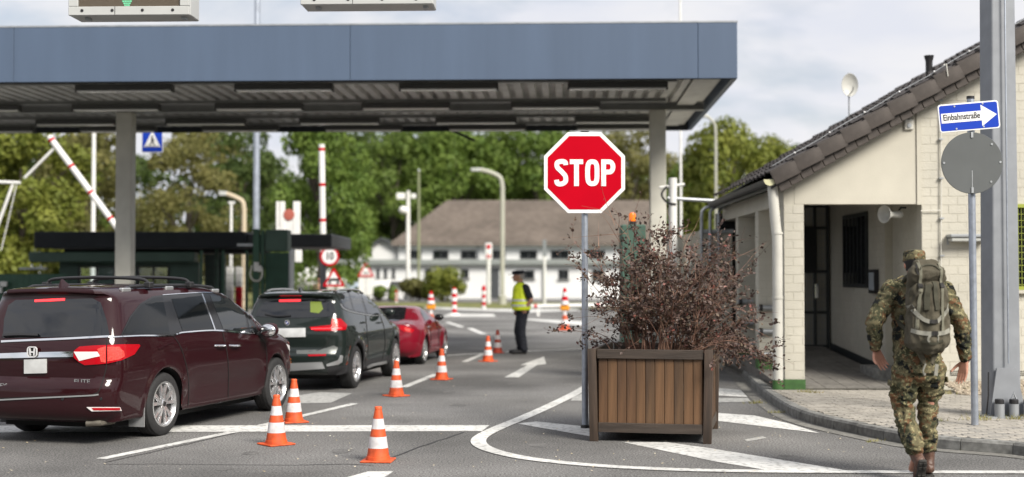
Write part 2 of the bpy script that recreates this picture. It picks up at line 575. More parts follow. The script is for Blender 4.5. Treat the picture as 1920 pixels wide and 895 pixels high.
# pavers: 20 x 10 cm running bond inside the kerb
def inside_pav(x, y, margin=0.15):
    best, side = 1e9, 1
    for i in range(0, len(PV) - 1):
        a, b = PV[i], PV[i + 1]
        ab = b - a
        t = max(0, min(1, ((x - a.x) * ab.x + (y - a.y) * ab.y) / max(1e-9, ab.length_squared)))
        q = a + ab * t
        d = math.hypot(x - q.x, y - q.y)
        if d < best:
            best = d
            side = (b.x - a.x) * (y - a.y) - (b.y - a.y) * (x - a.x)
    return side < 0 and best > margin
pvs = []
row = 0
y = 11.6
while y < 18.6:
    x = 3.0 + (0.1 if row % 2 else 0)
    while x < 10.4:
        px = 960 + x / y * FPX
        if px < 2450 and inside_pav(x, y, .19):
            pvs.append((x, y))
        x += 0.2
    row += 1
    y += 0.1
pvs.sort(key=lambda p: p[0] * p[0] + p[1] * p[1])
def paver_mesh(s, m):
    return MB().b2((-.0965, -.0465, -.05), (.0965, .0465, 0)).mesh('paver', m, bevel=.006, smooth=False)
pmesh = [paver_mesh(0, M_paver), paver_mesh(0, M_paver2)]
rest = MB()
for i, (x, y) in enumerate(pvs):
    z = KH + random.uniform(-.003, .003)
    if i < 285:
        o = link('paver', pmesh[random.random() < .4], pavement, (x, y, z))
        o.rotation_euler = (random.uniform(-.012, .012), random.uniform(-.008, .008), 0)
    else:
        rest.b2((x - .0965, y - .0465, z - .05), (x + .0965, y + .0465, z))
o = rest.build('paver', M_paver, pavement, smooth=False); o['kind'] = 'stuff'
# gravel bank at the foot of the gable wall
gb = MB()
for i in range(2000):
    t = random.random()
    x = random.uniform(5.95, 9.4); yy = 17.75 + t * .75
    z = KH + t * .12
    s = random.uniform(.016, .04)
    gb.add([(x + s * random.uniform(-1, 1) * .3 + s * dx, yy + s * dy, z + s * dz) for dx, dy, dz in ((1, 0, 0), (-1, 0, .1), (0, 1, 0), (0, -1, .1), (0, 0, .9), (0, 0, -.9))],
           [(0, 2, 4), (2, 1, 4), (1, 3, 4), (3, 0, 4), (2, 0, 5), (1, 2, 5), (3, 1, 5), (0, 3, 5)])
M_pebble = pbr('pebbles', (0.46, 0.40, 0.31), 0.8, col2=(0.25, 0.2, 0.15), vscale=22)
tag(gb.build('gravel', M_pebble, smooth=False), 'strip of pale pebbles at the foot of the cream gable wall', 'gravel', kind='stuff')
# tufts of weeds at the kerb
wb = MB()
M_weed = pbr('weed', (0.13, 0.15, 0.035), 0.8, col2=(0.3, 0.24, 0.1), vscale=8)
for (px, py, n, s) in ((1795, 833, 40, .1), (1895, 848, 60, .11), (1880, 846, 30, .07), (1760, 790, 20, .05), (1640, 829, 25, .05), (1420, 757, 60, .06), (1455, 775, 50, .05), (1840, 788, 40, .09), (1910, 786, 60, .08), (1512, 736, 50, .06), (1528, 737, 30, .05), (1825, 737, 60, .1), (1845, 737, 80, .1), (1905, 738, 60, .1), (1770, 739, 50, .08), (1875, 850, 60, .06)):
    c = G(px, py, 0 if py > 800 or px < 1460 else KH)
    for k in range(n):
        x, y = c.x + random.gauss(0, s * 1.1), c.y + random.gauss(0, s * .5)
        h = random.uniform(.3, 1) * s; a = random.uniform(0, 6.28); lx, ly = math.cos(a) * s * .5, math.sin(a) * s * .5
        wb.add([(x - .004, y, c.z), (x + .004, y, c.z), (x + lx, y + ly, c.z + h)], [(0, 1, 2)])
tag(wb.build('weeds', M_weed, smooth=False), 'small green and straw weeds along the kerb joints and wall', 'weeds', kind='stuff')
# ================================================================ guard house on the right
M_cream = pbr('cream_paint', (0.525, 0.50, 0.425), 0.65, var=0.05, vscale=2.5, bump=0.25, bscale=60, dirt=0.12)
M_creamb = pbr('cream_painted_brick', (0.53, 0.508, 0.438), 0.6, var=0.06, vscale=3, bump=0.35, bscale=45, dirt=0.1)
M_mortar = pbr('painted_mortar', (0.505, 0.485, 0.415), 0.8, var=0.06, vscale=9, bump=0.4, bscale=80)
M_plinth = pbr('green_plinth', (0.045, 0.12, 0.03), 0.65, var=0.25, vscale=9)
M_tile = pbr('roof_tile', (0.060, 0.052, 0.050), 0.75, var=0.4, vscale=7, bump=0.5, bscale=50, dirt=0.35)
M_verge = pbr('verge_tile', (0.070, 0.059, 0.053), 0.75, var=0.35, vscale=5, bump=0.4, bscale=60, dirt=0.3)
M_zinc = pbr('zinc', (0.40, 0.42, 0.44), 0.45, 0.6, var=0.15, vscale=6)
M_pipe = pbr('painted_pipe', (0.60, 0.59, 0.54), 0.5, var=0.06, vscale=6, dirt=0.12)
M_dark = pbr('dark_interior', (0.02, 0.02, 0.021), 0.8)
M_glassd = pbr('dark_glass', (0.012, 0.014, 0.016), 0.04, spec=0.6)
M_gate = pbr('steel_grille', (0.035, 0.04, 0.042), 0.5, 0.2)
M_floor = pbr('portico_floor', (0.17, 0.16, 0.145), 0.85, var=0.25, vscale=12, bump=0.3, bscale=80, dirt=0.25)
M_dish = pbr('dish_grey', (0.5, 0.5, 0.47), 0.5)
M_ygreen = pbr('yellow_green_paint', (0.30, 0.34, 0.05), 0.5)

BO = At(1466, 700, 18.78); BO.z = 0
bld = thing('guard_house', 'cream painted brick guard house with tiled roof and open portico at the right', 'building', BO, R(-0.9))
def bx(px, Y=18.78): return (px - 960) / FPX * Y - BO.x
def bz(py, Y=18.78): return At(960, py, Y).z
TS = 0.582
def verge_z(x): return bz(357) + (x - bx(1459)) * TS           # lower edge of the verge tiles
BR_L, BR_H, JT = 0.25, 0.1225, 0.0075
def brick_field(parent, x0, x1, z0, zt, y, depth=.03, part=True, holes=(), maxn=300, flip=False, swap=None):
    """bricks on the plane y (facing -y), top cut by zt(x); swap maps (x,y,z) to another wall."""
    k = 0; z = z0; cnt = 0
    stuff = MB()
    while z < 9:
        x = x0 - (BR_L / 2 if k % 2 else 0)
        any_ = False
        while x < x1:
            a, b = max(x, x0), min(x + BR_L, x1)
            x += BR_L
            if b - a < .03: continue
            a += JT / 2; b -= JT / 2
            ta, tb = min(z + BR_H - JT, zt(a)), min(z + BR_H - JT, zt(b))
            if max(ta, tb) - z < .02: continue
            ta, tb = max(ta, z + .004), max(tb, z + .004)
            any_ = True
            if any(a < h[1] and b > h[0] and z < h[3] and z + BR_H > h[2] for h in holes): continue
            e = random.uniform(-.0012, .0012); j = .0025
            vs = [(a, y + depth, z), (b, y + depth, z), (b, y + depth, tb), (a, y + depth, ta),
                  (a + j, y + e, z + j), (b - j, y + e, z + j), (b - j, y + e, tb - j), (a + j, y + e, ta - j), ]
            if swap: vs = [swap(*p) for p in vs]
            fs = [(4, 5, 6, 7), (0, 1, 5, 4), (1, 2, 6, 5), (2, 3, 7, 6), (3, 0, 4, 7)]
            if part and cnt < maxn:
                MB().add(vs, fs).build('brick', M_creamb, parent, smooth=False); cnt += 1
            else:
                stuff.add(vs, fs)
        if not any_ and z > z0 + .5: break
        z += BR_H; k += 1
    if stuff.v:
        o = stuff.build('brick', M_creamb, parent, smooth=False); o['kind'] = 'stuff'
WX = bx(1728)                    # corner where the gable wall starts
YB = 5.75                        # back wall of the portico
ZB = bz(383)                     # underside of the portico beam
# gable wall
wall = MB().add([(WX, .04, .1), (5.2, .04, .1), (5.2, .04, 7), (WX + 2.5, .04, 7), (WX, .04, verge_z(WX) + .12), (WX, .3, .1), (5.2, .3, .1), (5.2, .3, 7), (WX + 2.5, .3, 7), (WX, .3, verge_z(WX) + .12)], [])
x_r = 5.2
ztop_r = verge_z(x_r) + .12
wall = MB().add([(WX, .0155, .1), (x_r, .0155, .1), (x_r, .0155, ztop_r), (WX, .0155, verge_z(WX) + .12), (WX, .3, .1), (x_r, .3, .1), (x_r, .3, ztop_r), (WX, .3, verge_z(WX) + .12)],
                [(0, 1, 2, 3), (5, 4, 7, 6), (4, 0, 3, 7), (1, 5, 6, 2), (3, 2, 6, 7), (0, 4, 5, 1)]).build('gable_wall', M_mortar, bld, smooth=False)
win = (bx(1898), bx(1898) + 1.3, bz(541), bz(386))
brick_field(wall, WX, x_r, .25, lambda x: verge_z(x) + .10, 0.012, holes=[win], maxn=290)
MB().b2((WX - .07, -.02, ZB - .01), (WX - .004, .2, verge_z(WX - .06) + .1)).build('trim', M_cream, bld)
# window with grille
gw = MB().b2((win[0] - .01, -.03, win[2] - .02), (win[0] + .05, .012, win[3] + .02)).b2((win[0] + .052, -.03, win[2] - .02), (win[1], .012, win[2] + .03)).b2((win[0] + .052, -.03, win[3] - .03), (win[1], .012, win[3] + .02)).build('window', M_ygreen, bld)
MB().b2((win[0] + .05, -.002, win[2] + .03), (win[1], .013, win[3] - .03)).build('pane', M_glassd, gw)
gg = MB()
k = 0
while k * .045 < 1.25:
    gg.b2((win[0] + .06 + k * .045, -.018, win[2] + .03), (win[0] + .066 + k * .045, -.012, win[3] - .03)); k += 1
k = 0
while k * .09 < win[3] - win[2] - .06:
    gg.b2((win[0] + .05, -.011, win[2] + .05 + k * .09), (win[1], -.005, win[2] + .057 + k * .09)); k += 1
gg.build('grille', M_ygreen, gw, smooth=False)
MB().b2((win[0] - .06, -.05, win[2] - .07), (win[1], .05, win[2] - .022)).build('sill', M_cream, gw)
# plastered panel over the portico and the beam along the eaves
px0 = bx(1490)
MB().add([(px0, 0, ZB), (WX - .072, 0, ZB), (WX - .072, 0, verge_z(WX - .07) + .1), (px0, 0, verge_z(px0) + .1), (px0, .26, ZB), (WX - .072, .26, ZB), (WX - .072, .26, verge_z(WX - .07) + .1), (px0, .26, verge_z(px0) + .1)],
         [(0, 1, 2, 3), (5, 4, 7, 6), (4, 0, 3, 7), (1, 5, 6, 2), (0, 4, 5, 1), (3, 2, 6, 7)]).build('gable_panel', M_cream, bld, smooth=False)
cw = bx(1508) - bx(1470)
cx0 = bx(1470)
MB().add([(cx0, .003, ZB), (px0 - .004, .003, ZB), (px0 - .004, .003, verge_z(px0) + .08), (cx0, .003, verge_z(cx0) + .02), (cx0, .26, ZB), (px0 - .004, .26, ZB), (px0 - .004, .26, verge_z(px0) + .08), (cx0, .26, verge_z(cx0) + .02)],
         [(0, 1, 2, 3), (5, 4, 7, 6), (4, 0, 3, 7), (1, 5, 6, 2), (0, 4, 5, 1), (3, 2, 6, 7)]).build('pier_head', M_cream, bld, smooth=False)
MB().b2((cx0, .264, ZB), (cx0 + cw - .02, YB + .3, bz(357) + .06)).build('eaves_beam', M_cream, bld)
# columns of painted brick
def column(x0, y0, wd, z0, z1, part=True):
    c = MB().b2((x0 + .0038, y0 + .0038, z0), (x0 + wd - .0038, y0 + wd - .0038, z1)).build('column', M_mortar, bld, smooth=False)
    brick_field(c, x0, x0 + wd, z0 + .13, lambda x: z1 - .004, y0, part=part)
    brick_field(c, y0, y0 + wd, z0 + .13, lambda x: z1 - .004, 0, part=False, swap=lambda x, y, z: (x0 + y, x, z))
    MB().b2((x0 - .006, y0 - .006, z0 - .05), (x0 + wd + .006, y0 + wd, z0 + .125)).build('plinth', M_plinth, c)
    return c
column(cx0, 0, cw, KH, ZB)
Y2 = 2.15
column(bx(1418, 18.78 + Y2), Y2, .30, .27, ZB)
c3 = column(bx(1377, 18.78 + 4.3), 4.3, .3, .33, ZB, False)
# side wall of the portico with a recess
def floor_z(y): return KH + .01 + max(0, min(1, y / YB)) * .28
for (ya, yb, xo, nm) in ((.302, 1.15, 0, 'side_wall'), (1.154, 2.0, .12, 'side_wall'), (2.004, YB + .2, 0, 'side_wall')):
    sw = MB().b2((WX + xo + .004, ya, .05), (WX + .6, yb, 3.6)).build(nm, M_mortar, bld, smooth=False)
    brick_field(sw, ya, yb, .16, lambda x: 3.58, WX + xo, part=False, swap=lambda x, y, z: (y, x, z), depth=.03)
MB().add([(WX - .02, 2.0, .1), (WX - .02, YB, .1), (WX - .02, YB, floor_z(YB) + .06), (WX - .02, 2.0, floor_z(2.0) + .06), (WX - .002, 2.0, .1), (WX - .002, YB, .1), (WX - .002, YB, floor_z(YB) + .06), (WX - .002, 2.0, floor_z(2.0) + .06)], [(0, 3, 2, 1), (3, 7, 6, 2), (0, 4, 7, 3), (1, 2, 6, 5)]).build('skirting', M_gate, bld, smooth=False)
# dark window and notice case in the side wall
ws = MB().b2((WX - .03, 3.0, 1.5), (WX - .003, 4.7, 2.75)).build('window', M_gate, bld)
MB().b2((WX - .036, 3.08, 1.57), (WX - .031, 4.62, 2.68)).build('pane', M_glassd, ws)
for k in range(7):
    MB().b2((WX - .045, 3.05 + k * .26, 1.56), (WX - .037, 3.075 + k * .26, 2.69)).build('bar', M_gate, ws)
nc = MB().b2((WX - .07, 2.35, 1.42), (WX - .003, 2.75, 1.80)).build('notice_case', M_sblack, bld)
MB().b2((WX - .075, 2.40, 1.47), (WX - .071, 2.70, 1.75)).build('pane', pbr('notice', (.5, .55, .6), .1), nc)
# step block against the side wall
MB().b2((WX - .42, .85, .08), (WX - .002, 1.9, .33)).build('step', M_conc, bld, bevel=.01)
# floor ramping up into the portico: slabs
for i in range(6):
    for j in range(7):
        xa, xb = .30 + i * .30 - .28, .30 + (i + 1) * .30 - .29
        ya, yb = .02 + j * .82, .02 + (j + 1) * .82 - .012
        if xb > WX: xb = WX
        MB().add([(xa, ya, floor_z(ya)), (xb, ya, floor_z(ya)), (xb, yb, floor_z(yb)), (xa, yb, floor_z(yb)), (xa, ya, 0), (xb, ya, 0), (xb, yb, 0), (xa, yb, 0)],
                 [(0, 1, 2, 3), (4, 5, 1, 0), (5, 6, 2, 1), (6, 7, 3, 2), (7, 4, 0, 3)]).build('floor_slab', M_floor, bld, smooth=False)
MB().b2((.0, .0, .06), (WX, YB, .118)).build('floor_base', M_joint, bld)
# back wall with grille gates
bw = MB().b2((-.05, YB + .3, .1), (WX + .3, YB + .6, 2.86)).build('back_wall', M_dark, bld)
MB().b2((.02, .3, ZB + .32), (WX + .2, YB + .3, ZB + .36)).build('ceiling', M_cream, bld)
for nm, xa, xb in (('gate', 1.38, WX - .03), ('gate', .48, 1.36)):
    g = MB()
    for x in (xa, (xa + xb) / 2, xb - .05):
        g.b2((x, YB, .36), (x + .05, YB + .05, 3.0))
    for z in (.38, 1.0, 1.75, 2.55, 2.95):
        g.b2((xa + .051, YB + .004, z), (xb - .051, YB + .046, z + .05))
    go = g.build('gate', M_gate, bld)
    k = xa + .1
    gb2 = MB()
    while k < xb - .08:
        gb2.b2((k, YB + .02, .43), (k + .008, YB + .03, 2.95)); k += .055
    for z in range(20):
        gb2.b2((xa + .05, YB + .031, .46 + z * .125), (xb - .05, YB + .037, .468 + z * .125))
    gb2.build('mesh_infill', M_zinc, go, smooth=False)
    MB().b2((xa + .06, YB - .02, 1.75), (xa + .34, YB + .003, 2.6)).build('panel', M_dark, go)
    MB().b2((xa + .3, YB - .04, 1.28), (xa + .36, YB - .005, 1.55)).build('lock_plate', M_chrome, go, bevel=.005)
MB().b2((1.36, YB + .1, .35), (WX + .1, YB + .12, 3.0)).build('light_wall', M_cream, bld)
# lower block behind the portico
bb = MB().b2((-.32, YB + .62, 0), (WX, 14, 2.55)).build('rear_block', M_cream, bld)
MB().b2((-.36, YB + .02, 0), (.17, YB + .30, 2.48)).build('rear_pier', M_cream, bld)
MB().b2((-.40, YB - .02, 2.485), (.20, YB + .30, 2.55)).build('pier_cap', M_zinc, bld)
for k in range(3):
    MB().b2((-.335, YB + 2.0 + k * 2.2, 1.3), (-.321, YB + 3.0 + k * 2.2, 2.3)).build('window', M_glassd, bld)
# railing stubs
for cx_, cy, zs in ((bx(1418, 18.78 + Y2), Y2, (1.20, .83, .47)), (bx(1377, 18.78 + 4.3), 4.3, (1.25, .88, .52))):
    for z in zs:
        rl = MB().tube([(cx_ - .02, cy - .06, z), (cx_ + .24, cy - .06, z)], .042, 12).build('rail', M_zinc, bld)
        MB().tube([(cx_ + .0, cy - .06, z), (cx_ + .05, cy - .06, z)], .052, 12).build('clamp', M_sblack, rl)
# ---- roof
ROOF_Y0, ROOF_Y1 = -.28, 5.7
ex, ez = bx(1442), bz(330)                  # eaves edge of the roof plane
roof = MB().add([(ex, ROOF_Y0, ez - .05), (6, ROOF_Y0, ez - .05 + (6 - ex) * TS), (6, ROOF_Y1, ez - .05 + (6 - ex) * TS), (ex, ROOF_Y1, ez - .05), (ex, ROOF_Y0 + .02, ez - .2), (6, ROOF_Y0 + .02, ez - .2 + (6 - ex) * TS), (6, ROOF_Y1, ez - .2 + (6 - ex) * TS), (ex, ROOF_Y1, ez - .2)],
                [(0, 1, 2, 3), (7, 6, 5, 4), (0, 4, 5, 1), (3, 2, 6, 7), (0, 3, 7, 4)]).build('roof', M_sblack, bld, smooth=False)
sl = math.atan(TS)
def tile_mesh():
    vs, fs = [], []
    n = 8
    for j, (u, lift) in enumerate(((-.02, .034), (.37, .0))):
        for i in range(n + 1):
            t = i / n
            h = .028 * max(0, math.sin(PI * min(1, t / .62))) if t < .62 else -.012 * math.sin(PI * (t - .62) / .38)
            vs.append((u, t * .335, h + lift + .012))
    for i in range(n):
        fs.append((i, n + 1 + i, n + 2 + i, i + 1))
    m = len(vs)
    for i in range(n + 1):
        x, y, z = vs[i]; vs.append((x, y, z - .03))
    for i in range(n):
        fs.append((i, i + 1, m + i + 1, m + i))
    return MB().add(vs, fs).mesh('roof_tile', M_tile, sharp=50)
tm = tile_mesh()
cols = int((ROOF_Y1 - ROOF_Y0 - .2) / .33)
for r_ in range(15):
    for c_ in range(cols):
        if r_ * cols + c_ >= 299: continue
        u = r_ * .345
        o = link('roof_tile', tm, roof, (ex + u * math.cos(sl), ROOF_Y0 + .2 + c_ * .33, ez + .005 + u * math.sin(sl) + random.uniform(0, .015)))
        o.rotation_euler = (random.uniform(-.01, .01), -sl + random.uniform(-.015, .015), 0)
# verge tiles: a row of large ones over a row of small ones
vl = .375
n = 0
u = 0.0
while u < 5.0:
    a = MB().box((vl / 2 - .005, 0, 0), (vl + .02, .045, .195)).mesh('verge_tile', M_verge, bevel=.012, seg=2)
    o = link('verge_tile', a, roof, (ex + .02 + u * math.cos(sl), ROOF_Y0 - .015 - .004 * (n % 2), ez - .055 + u * math.sin(sl)))
    o.rotation_euler = (random.uniform(-.02, .02), -sl + .075 + random.uniform(-.015, .015), 0)
    fl = MB().box((vl / 2, .09, 0), (vl + .02, .2, .03)).mesh('verge_tile', M_verge, bevel=.008)
    o2 = link('verge_flange', fl, o, (0, .03, .1)); 
    u += vl; n += 1
u = .02
n = 0
while u < 5.0:
    a = MB().box((.09, 0, 0), (.170, .035, .155)).mesh('slate', M_verge, bevel=.008)
    o = link('barge_slate', a, roof, (ex + .07 + u * math.cos(sl), ROOF_Y0 + .05 + .003 * (n % 2), ez - .185 + u * math.sin(sl)))
    o.rotation_euler = (random.uniform(-.02, .02), -sl + .09 + random.uniform(-.015, .015), 0)
    u += .178; n += 1
# white clips on the verge and lightning wire
for k in range(9):
    u = .35 + k * .56
    MB().ball((ex + u * math.cos(sl), ROOF_Y0 - .05, ez + .12 + u * math.sin(sl)), .014, 8, 6).build('clip', M_wsheet, roof)
MB().tube([(ex + u_ * math.cos(sl), ROOF_Y0 - .02, ez + .115 + u_ * math.sin(sl) + .01 * math.sin(u_ * 7)) for u_ in [k * .25 for k in range(20)]], .006, 6).build('lightning_wire', M_zinc, roof)
# gutter, hopper head and downpipe
gp = []
for i in range(9):
    a = PI + PI * i / 8
    gp.append((ex - .03 + .085 * math.cos(a), ez - .07 + .085 * math.sin(a)))
gm_ = MB()
vs = [(p[0], y_, p[1]) for y_ in (ROOF_Y0 + .03, ROOF_Y1) for p in gp]
gm_.add(vs, [(i, i + 1, 10 + i, 9 + i) for i in range(8)])
gm_.build('gutter', pbr('gutter_dark', (.05, .05, .052), .5, .3), bld)
M_ivory = pbr('ivory', (.68, .66, .42), .5)
cap = [(ex - .03 + .088 * math.cos(PI + PI * i / 10), ez - .07 + .088 * math.sin(PI + PI * i / 10)) for i in range(11)]
MB().add([(p[0], ROOF_Y0 + .025, p[1]) for p in cap] + [(p[0], ROOF_Y0 + .0, p[1]) for p in cap], [tuple(range(11)), tuple(range(21, 10, -1))] + [(i, i + 1, i + 12, i + 11) for i in range(10)]).build('gutter_end', M_ivory, bld)
dpx = bx(1453)
MB().tube([(bx(1446), -.10, ez - .10), (bx(1447), -.12, ez - .25), (dpx - .01, -.13, bz(425)), (dpx + .01, -.13, bz(445)), (dpx + .01, -.13, KH + .13)], .072, 16).build('downpipe', M_pipe, bld)
MB().tube([(dpx + .01, -.13, KH), (dpx + .01, -.13, KH + .128)], .078, 16).build('pipe_foot', M_plinth, bld)
for z in (bz(440), bz(560), bz(690)):
    MB().tube([(dpx + .01, -.13, z), (dpx + .01, -.13, z + .03)], .080, 16).build('pipe_clip', M_pipe, bld)
# cable and clips on the gable wall
MB().tube([(bx(1762), -.02, bz(500)), (bx(1764), -.02, bz(330)), (bx(1764), -.02, bz(190))], .009, 6).build('cable', M_pipe, bld)
MB().tube([(bx(1757), ROOF_Y0 - .06, bz(130)), (bx(1762), ROOF_Y0 - .06, bz(128)), (bx(1765), ROOF_Y0 - .05, bz(150)), (bx(1765), -.05, bz(176)), (bx(1764), -.02, bz(192))], .009, 6).build('cable', M_pipe, bld)
MB().tube([(bx(1725), -.02, bz(396)), (bx(1762), -.025, bz(395))], .007, 6).build('cable', M_pipe, bld)
for py in (190, 262, 335, 410, 480):
    MB().b2((bx(1760), -.04, bz(py) - .01), (bx(1768), .0, bz(py) + .012)).build('cable_clip', M_zinc, bld)
for px in (1790, 1912):
    v_ = MB().b2((bx(px - 10), .0, bz(703)), (bx(px + 12), .02, bz(694))).build('air_vent', M_sblack, bld)
    for k in range(3):
        MB().b2((bx(px - 10), -.006, bz(702) + k * .025), (bx(px + 12), -.001, bz(702) + k * .025 + .012)).build('louvre', M_creamb, v_)
# fittings that hang on the house
lamp = thing('wall_lamp', 'flat grey wall lamp on the cream gable wall behind the sign pole', 'lamp', BO + Vector((bx(1809), 0, bz(450))))
MB().b2((-.27, -.22, .03), (.27, -.01, .075)).build('lamp_hood', M_zinc, lamp, bevel=.01)
MB().b2((-.25, -.20, -.03), (.25, -.03, .028)).build('lamp_glass', pbr('lamp_lens', (.45, .46, .44), .2), lamp, bevel=.012)
MB().b2((-.26, -.025, -.07), (-.16, -.004, .03)).build('bracket', M_zinc, lamp)
al = thing('alarm_box', 'small grey alarm box high on the plaster panel under the roof edge', 'alarm', BO + Vector((bx(1704), 0, bz(234))))
MB().b2((-.065, -.07, -.08), (.065, -.004, .07)).build('housing', M_pipe, al, bevel=.012)
MB().lathe([(.0, -.085), (.03, -.084), (.035, -.07)], 14, 'Y', (0, 0, -.02)).build('lens', M_zinc, al)
MB().tube([(0, -.03, .07), (0, -.03, .13), (.01, -.01, .14)], .012, 6).build('cable_loop', M_sblack, al)
hs = thing('horn_loudspeaker', 'grey horn loudspeaker under the portico beam pointing left', 'loudspeaker', BO + Vector((bx(1676), .16, bz(401))), R(28))
MB().lathe([(.05, .12), (.045, .04), (.06, -.02), (.085, -.07), (.125, -.11), (.128, -.118), (.12, -.112), (.06, -.03), (.0, .0)], 20, 'X').build('horn', M_dish, hs)
MB().lathe([(.0, .2), (.05, .2), (.055, .19), (.055, .125), (.05, .122)][::-1], 16, 'X').build('driver', M_dish, hs)
MB().tube([(.16, 0, .05), (.2, 0, .10), (.3, 0, .10)], .014, 8).build('bracket', M_gate, hs)
ds = thing('satellite_dish', 'round white satellite dish on a thin mast above the tiled roof', 'satellite dish', At(1592, 214, 24.2) + Vector((0, 0, -.15)))
MB().tube([(0, 0, -.3), (0, 0, .9)], .014, 8).build('mast', M_zinc, ds)
dd = MB().lathe([(.0, .05), (.06, .045), (.11, .03), (.15, .0), (.153, .004), (.11, .04), (.0, .06)][::-1], 24, 'Y')
dd.xform(Matrix.Diagonal((1, 1, 1.4, 1))).xform(Matrix.Translation((0, -.08, .67))).build('dish', M_dish, ds)
MB().tube([(0, -.05, .5), (0, -.3, .55), (0, -.33, .62)], .012, 6).build('feed_arm', M_dish, ds)
vp = thing('vent_pipe', 'black vent pipe rising from the tiled roof left of the tall pole', 'vent pipe', At(1742, 130, 21.5))
MB().lathe([(.055, -.25), (.055, .12), (.075, .2), (.08, .22), (.0, .22)], 16).build('pipe', M_sblack, vp)
# ================================================================ canopy over the checkpoint lanes
M_fascia = pbr('blue_grey_fascia', (0.080, 0.116, 0.182), 0.5, var=0.03, vscale=1.6, dirt=0.08, stretch=(3, 3, .35), dscale=.5)
M_soffit = pbr('soffit_sheet', (0.66, 0.66, 0.63), 0.5, 0.0, var=0.12, vscale=3, dirt=0.25)
M_beam = pbr('beam_grey', (0.34, 0.345, 0.335), 0.5, 0.0, var=0.1, vscale=4, dirt=0.2)
M_pillar = pbr('pillar_grey', (0.58, 0.57, 0.51), 0.5, var=0.08, vscale=3, dirt=0.2)
M_housing = pbr('light_housing', (0.06, 0.06, 0.058), 0.5)
M_diffuser = pbr('light_diffuser', (0.85, 0.85, 0.84), 0.2)
KC = 1.204
CO = At(1383, 147, 19.6 * KC)
can = thing('canopy', 'wide flat checkpoint canopy with a blue grey fascia over the lanes', 'canopy', (CO.x, CO.y, 0), R(-2.2))
SZ, FH, DEP = CO.z, 0.83 * KC, 7.1 * KC
def cpt(p):
    return can.matrix_basis @ Vector(p)
seams = [0, -.58 * KC, -5.75 * KC, -10.85 * KC, -15.9 * KC]
for i in range(len(seams) - 1):
    MB().b2((seams[i + 1] + .003, 0, SZ), (seams[i] - .003, .10, SZ + FH)).build('fascia_panel', M_fascia, can, bevel=.006)
MB().b2((-15.9 * KC, -.006, SZ + FH + .001), (.006, DEP, SZ + FH + .03)).build('roof_sheet', M_zinc, can)
MB().b2((-15.9 * KC, .012, SZ - .004), (-.01, .09, SZ - .0005)).build('drip_edge', M_anthr, can)
MB().b2((-.10, .105, SZ), (0, DEP, SZ + FH - .01)).build('fascia_panel', M_fascia, can)
MB().b2((-15.9 * KC, DEP - .1, SZ), (-.105, DEP, SZ + FH - .01)).build('fascia_panel', M_fascia, can)
MB().b2((-15.9 * KC, DEP - .16, SZ - .02), (-.105, DEP - .105, SZ + .16)).build('rear_beam', M_anthr, can)
# corrugated soffit: ribs run front to back
prof = []
x = -15.9 * KC
while x < -.12:
    prof += [(x, .0), (x + .13, .0), (x + .15, .10), (x + .245, .10), (x + .265, .0)]
    x += .265
SB = SZ + .12
vs = [(p[0], y_, SB + p[1]) for y_ in (.105, DEP - .11) for p in prof]
n = len(prof)
MB().add(vs, [(i, n + i, n + i + 1, i + 1) for i in range(n - 1)]).build('soffit', M_soffit, can, smooth=False)
def ibeam(mb, p0, p1, h, wd, axis):
    """I section: top and bottom flange and a web, along axis x or y."""
    (x0, y0), (x1, y1), zt = p0[:2], p1[:2], p0[2]
    t = .016
    for z0, z1, half in ((zt - t, zt, wd / 2), (zt - h + t + .0005, zt - t - .0005, t / 2), (zt - h, zt - h + t, wd / 2)):
        if axis == 'x': mb.b2((x0, y0 - half, z0), (x1, y0 + half, z1))
        else: mb.b2((x0 - half, y0, z0), (x0 + half, y1, z1))
PY = 3.55 * KC
for y_ in (.62 * KC, 2.95 * KC, 5.15 * KC, 6.35 * KC):
    mb = MB(); ibeam(mb, (-15.9 * KC, y_, SB - .002), (-1.0, y_), .07, .12, 'x'); mb.build('purlin', M_beam, can)
mb = MB(); ibeam(mb, (-15.9 * KC, PY, SB - .004), (-.15, PY), .16, .24, 'x'); mb.build('main_beam', M_beam, can)
def canopy_x(px, y_):
    Y = 27.0
    for _ in range(8):
        q = can.matrix_basis.inverted() @ At(px, 300, Y)
        Y += y_ - q.y
    return q.x
PX = [canopy_x(1233, PY), canopy_x(236, PY)]
for x_ in PX:
    pz = SB - .175
    pl = MB().b2((x_ - .165, PY - .165, 0.02), (x_ + .165, PY + .165, pz)).build('pillar', M_pillar, can, bevel=.012)
    MB().b2((x_ - .22, PY - .22, 0.0), (x_ + .22, PY + .22, .019)).build('base_plate', M_zinc, pl)
    MB().b2((x_ - .19, PY - .19, pz + .001), (x_ + .19, PY + .19, pz + .008)).build('head_plate', M_pillar, pl)
MB().box((-4.62 * KC, 6.75 * KC, SZ - .12), (.75, .05, .06), Matrix.Rotation(R(24), 3, 'Y')).build('loose_trim', M_anthr, can)
MB().box((-.54, 4.1, SB - .05), (.36, 7.9, .02)).build('edge_sheet', M_soffit, can)
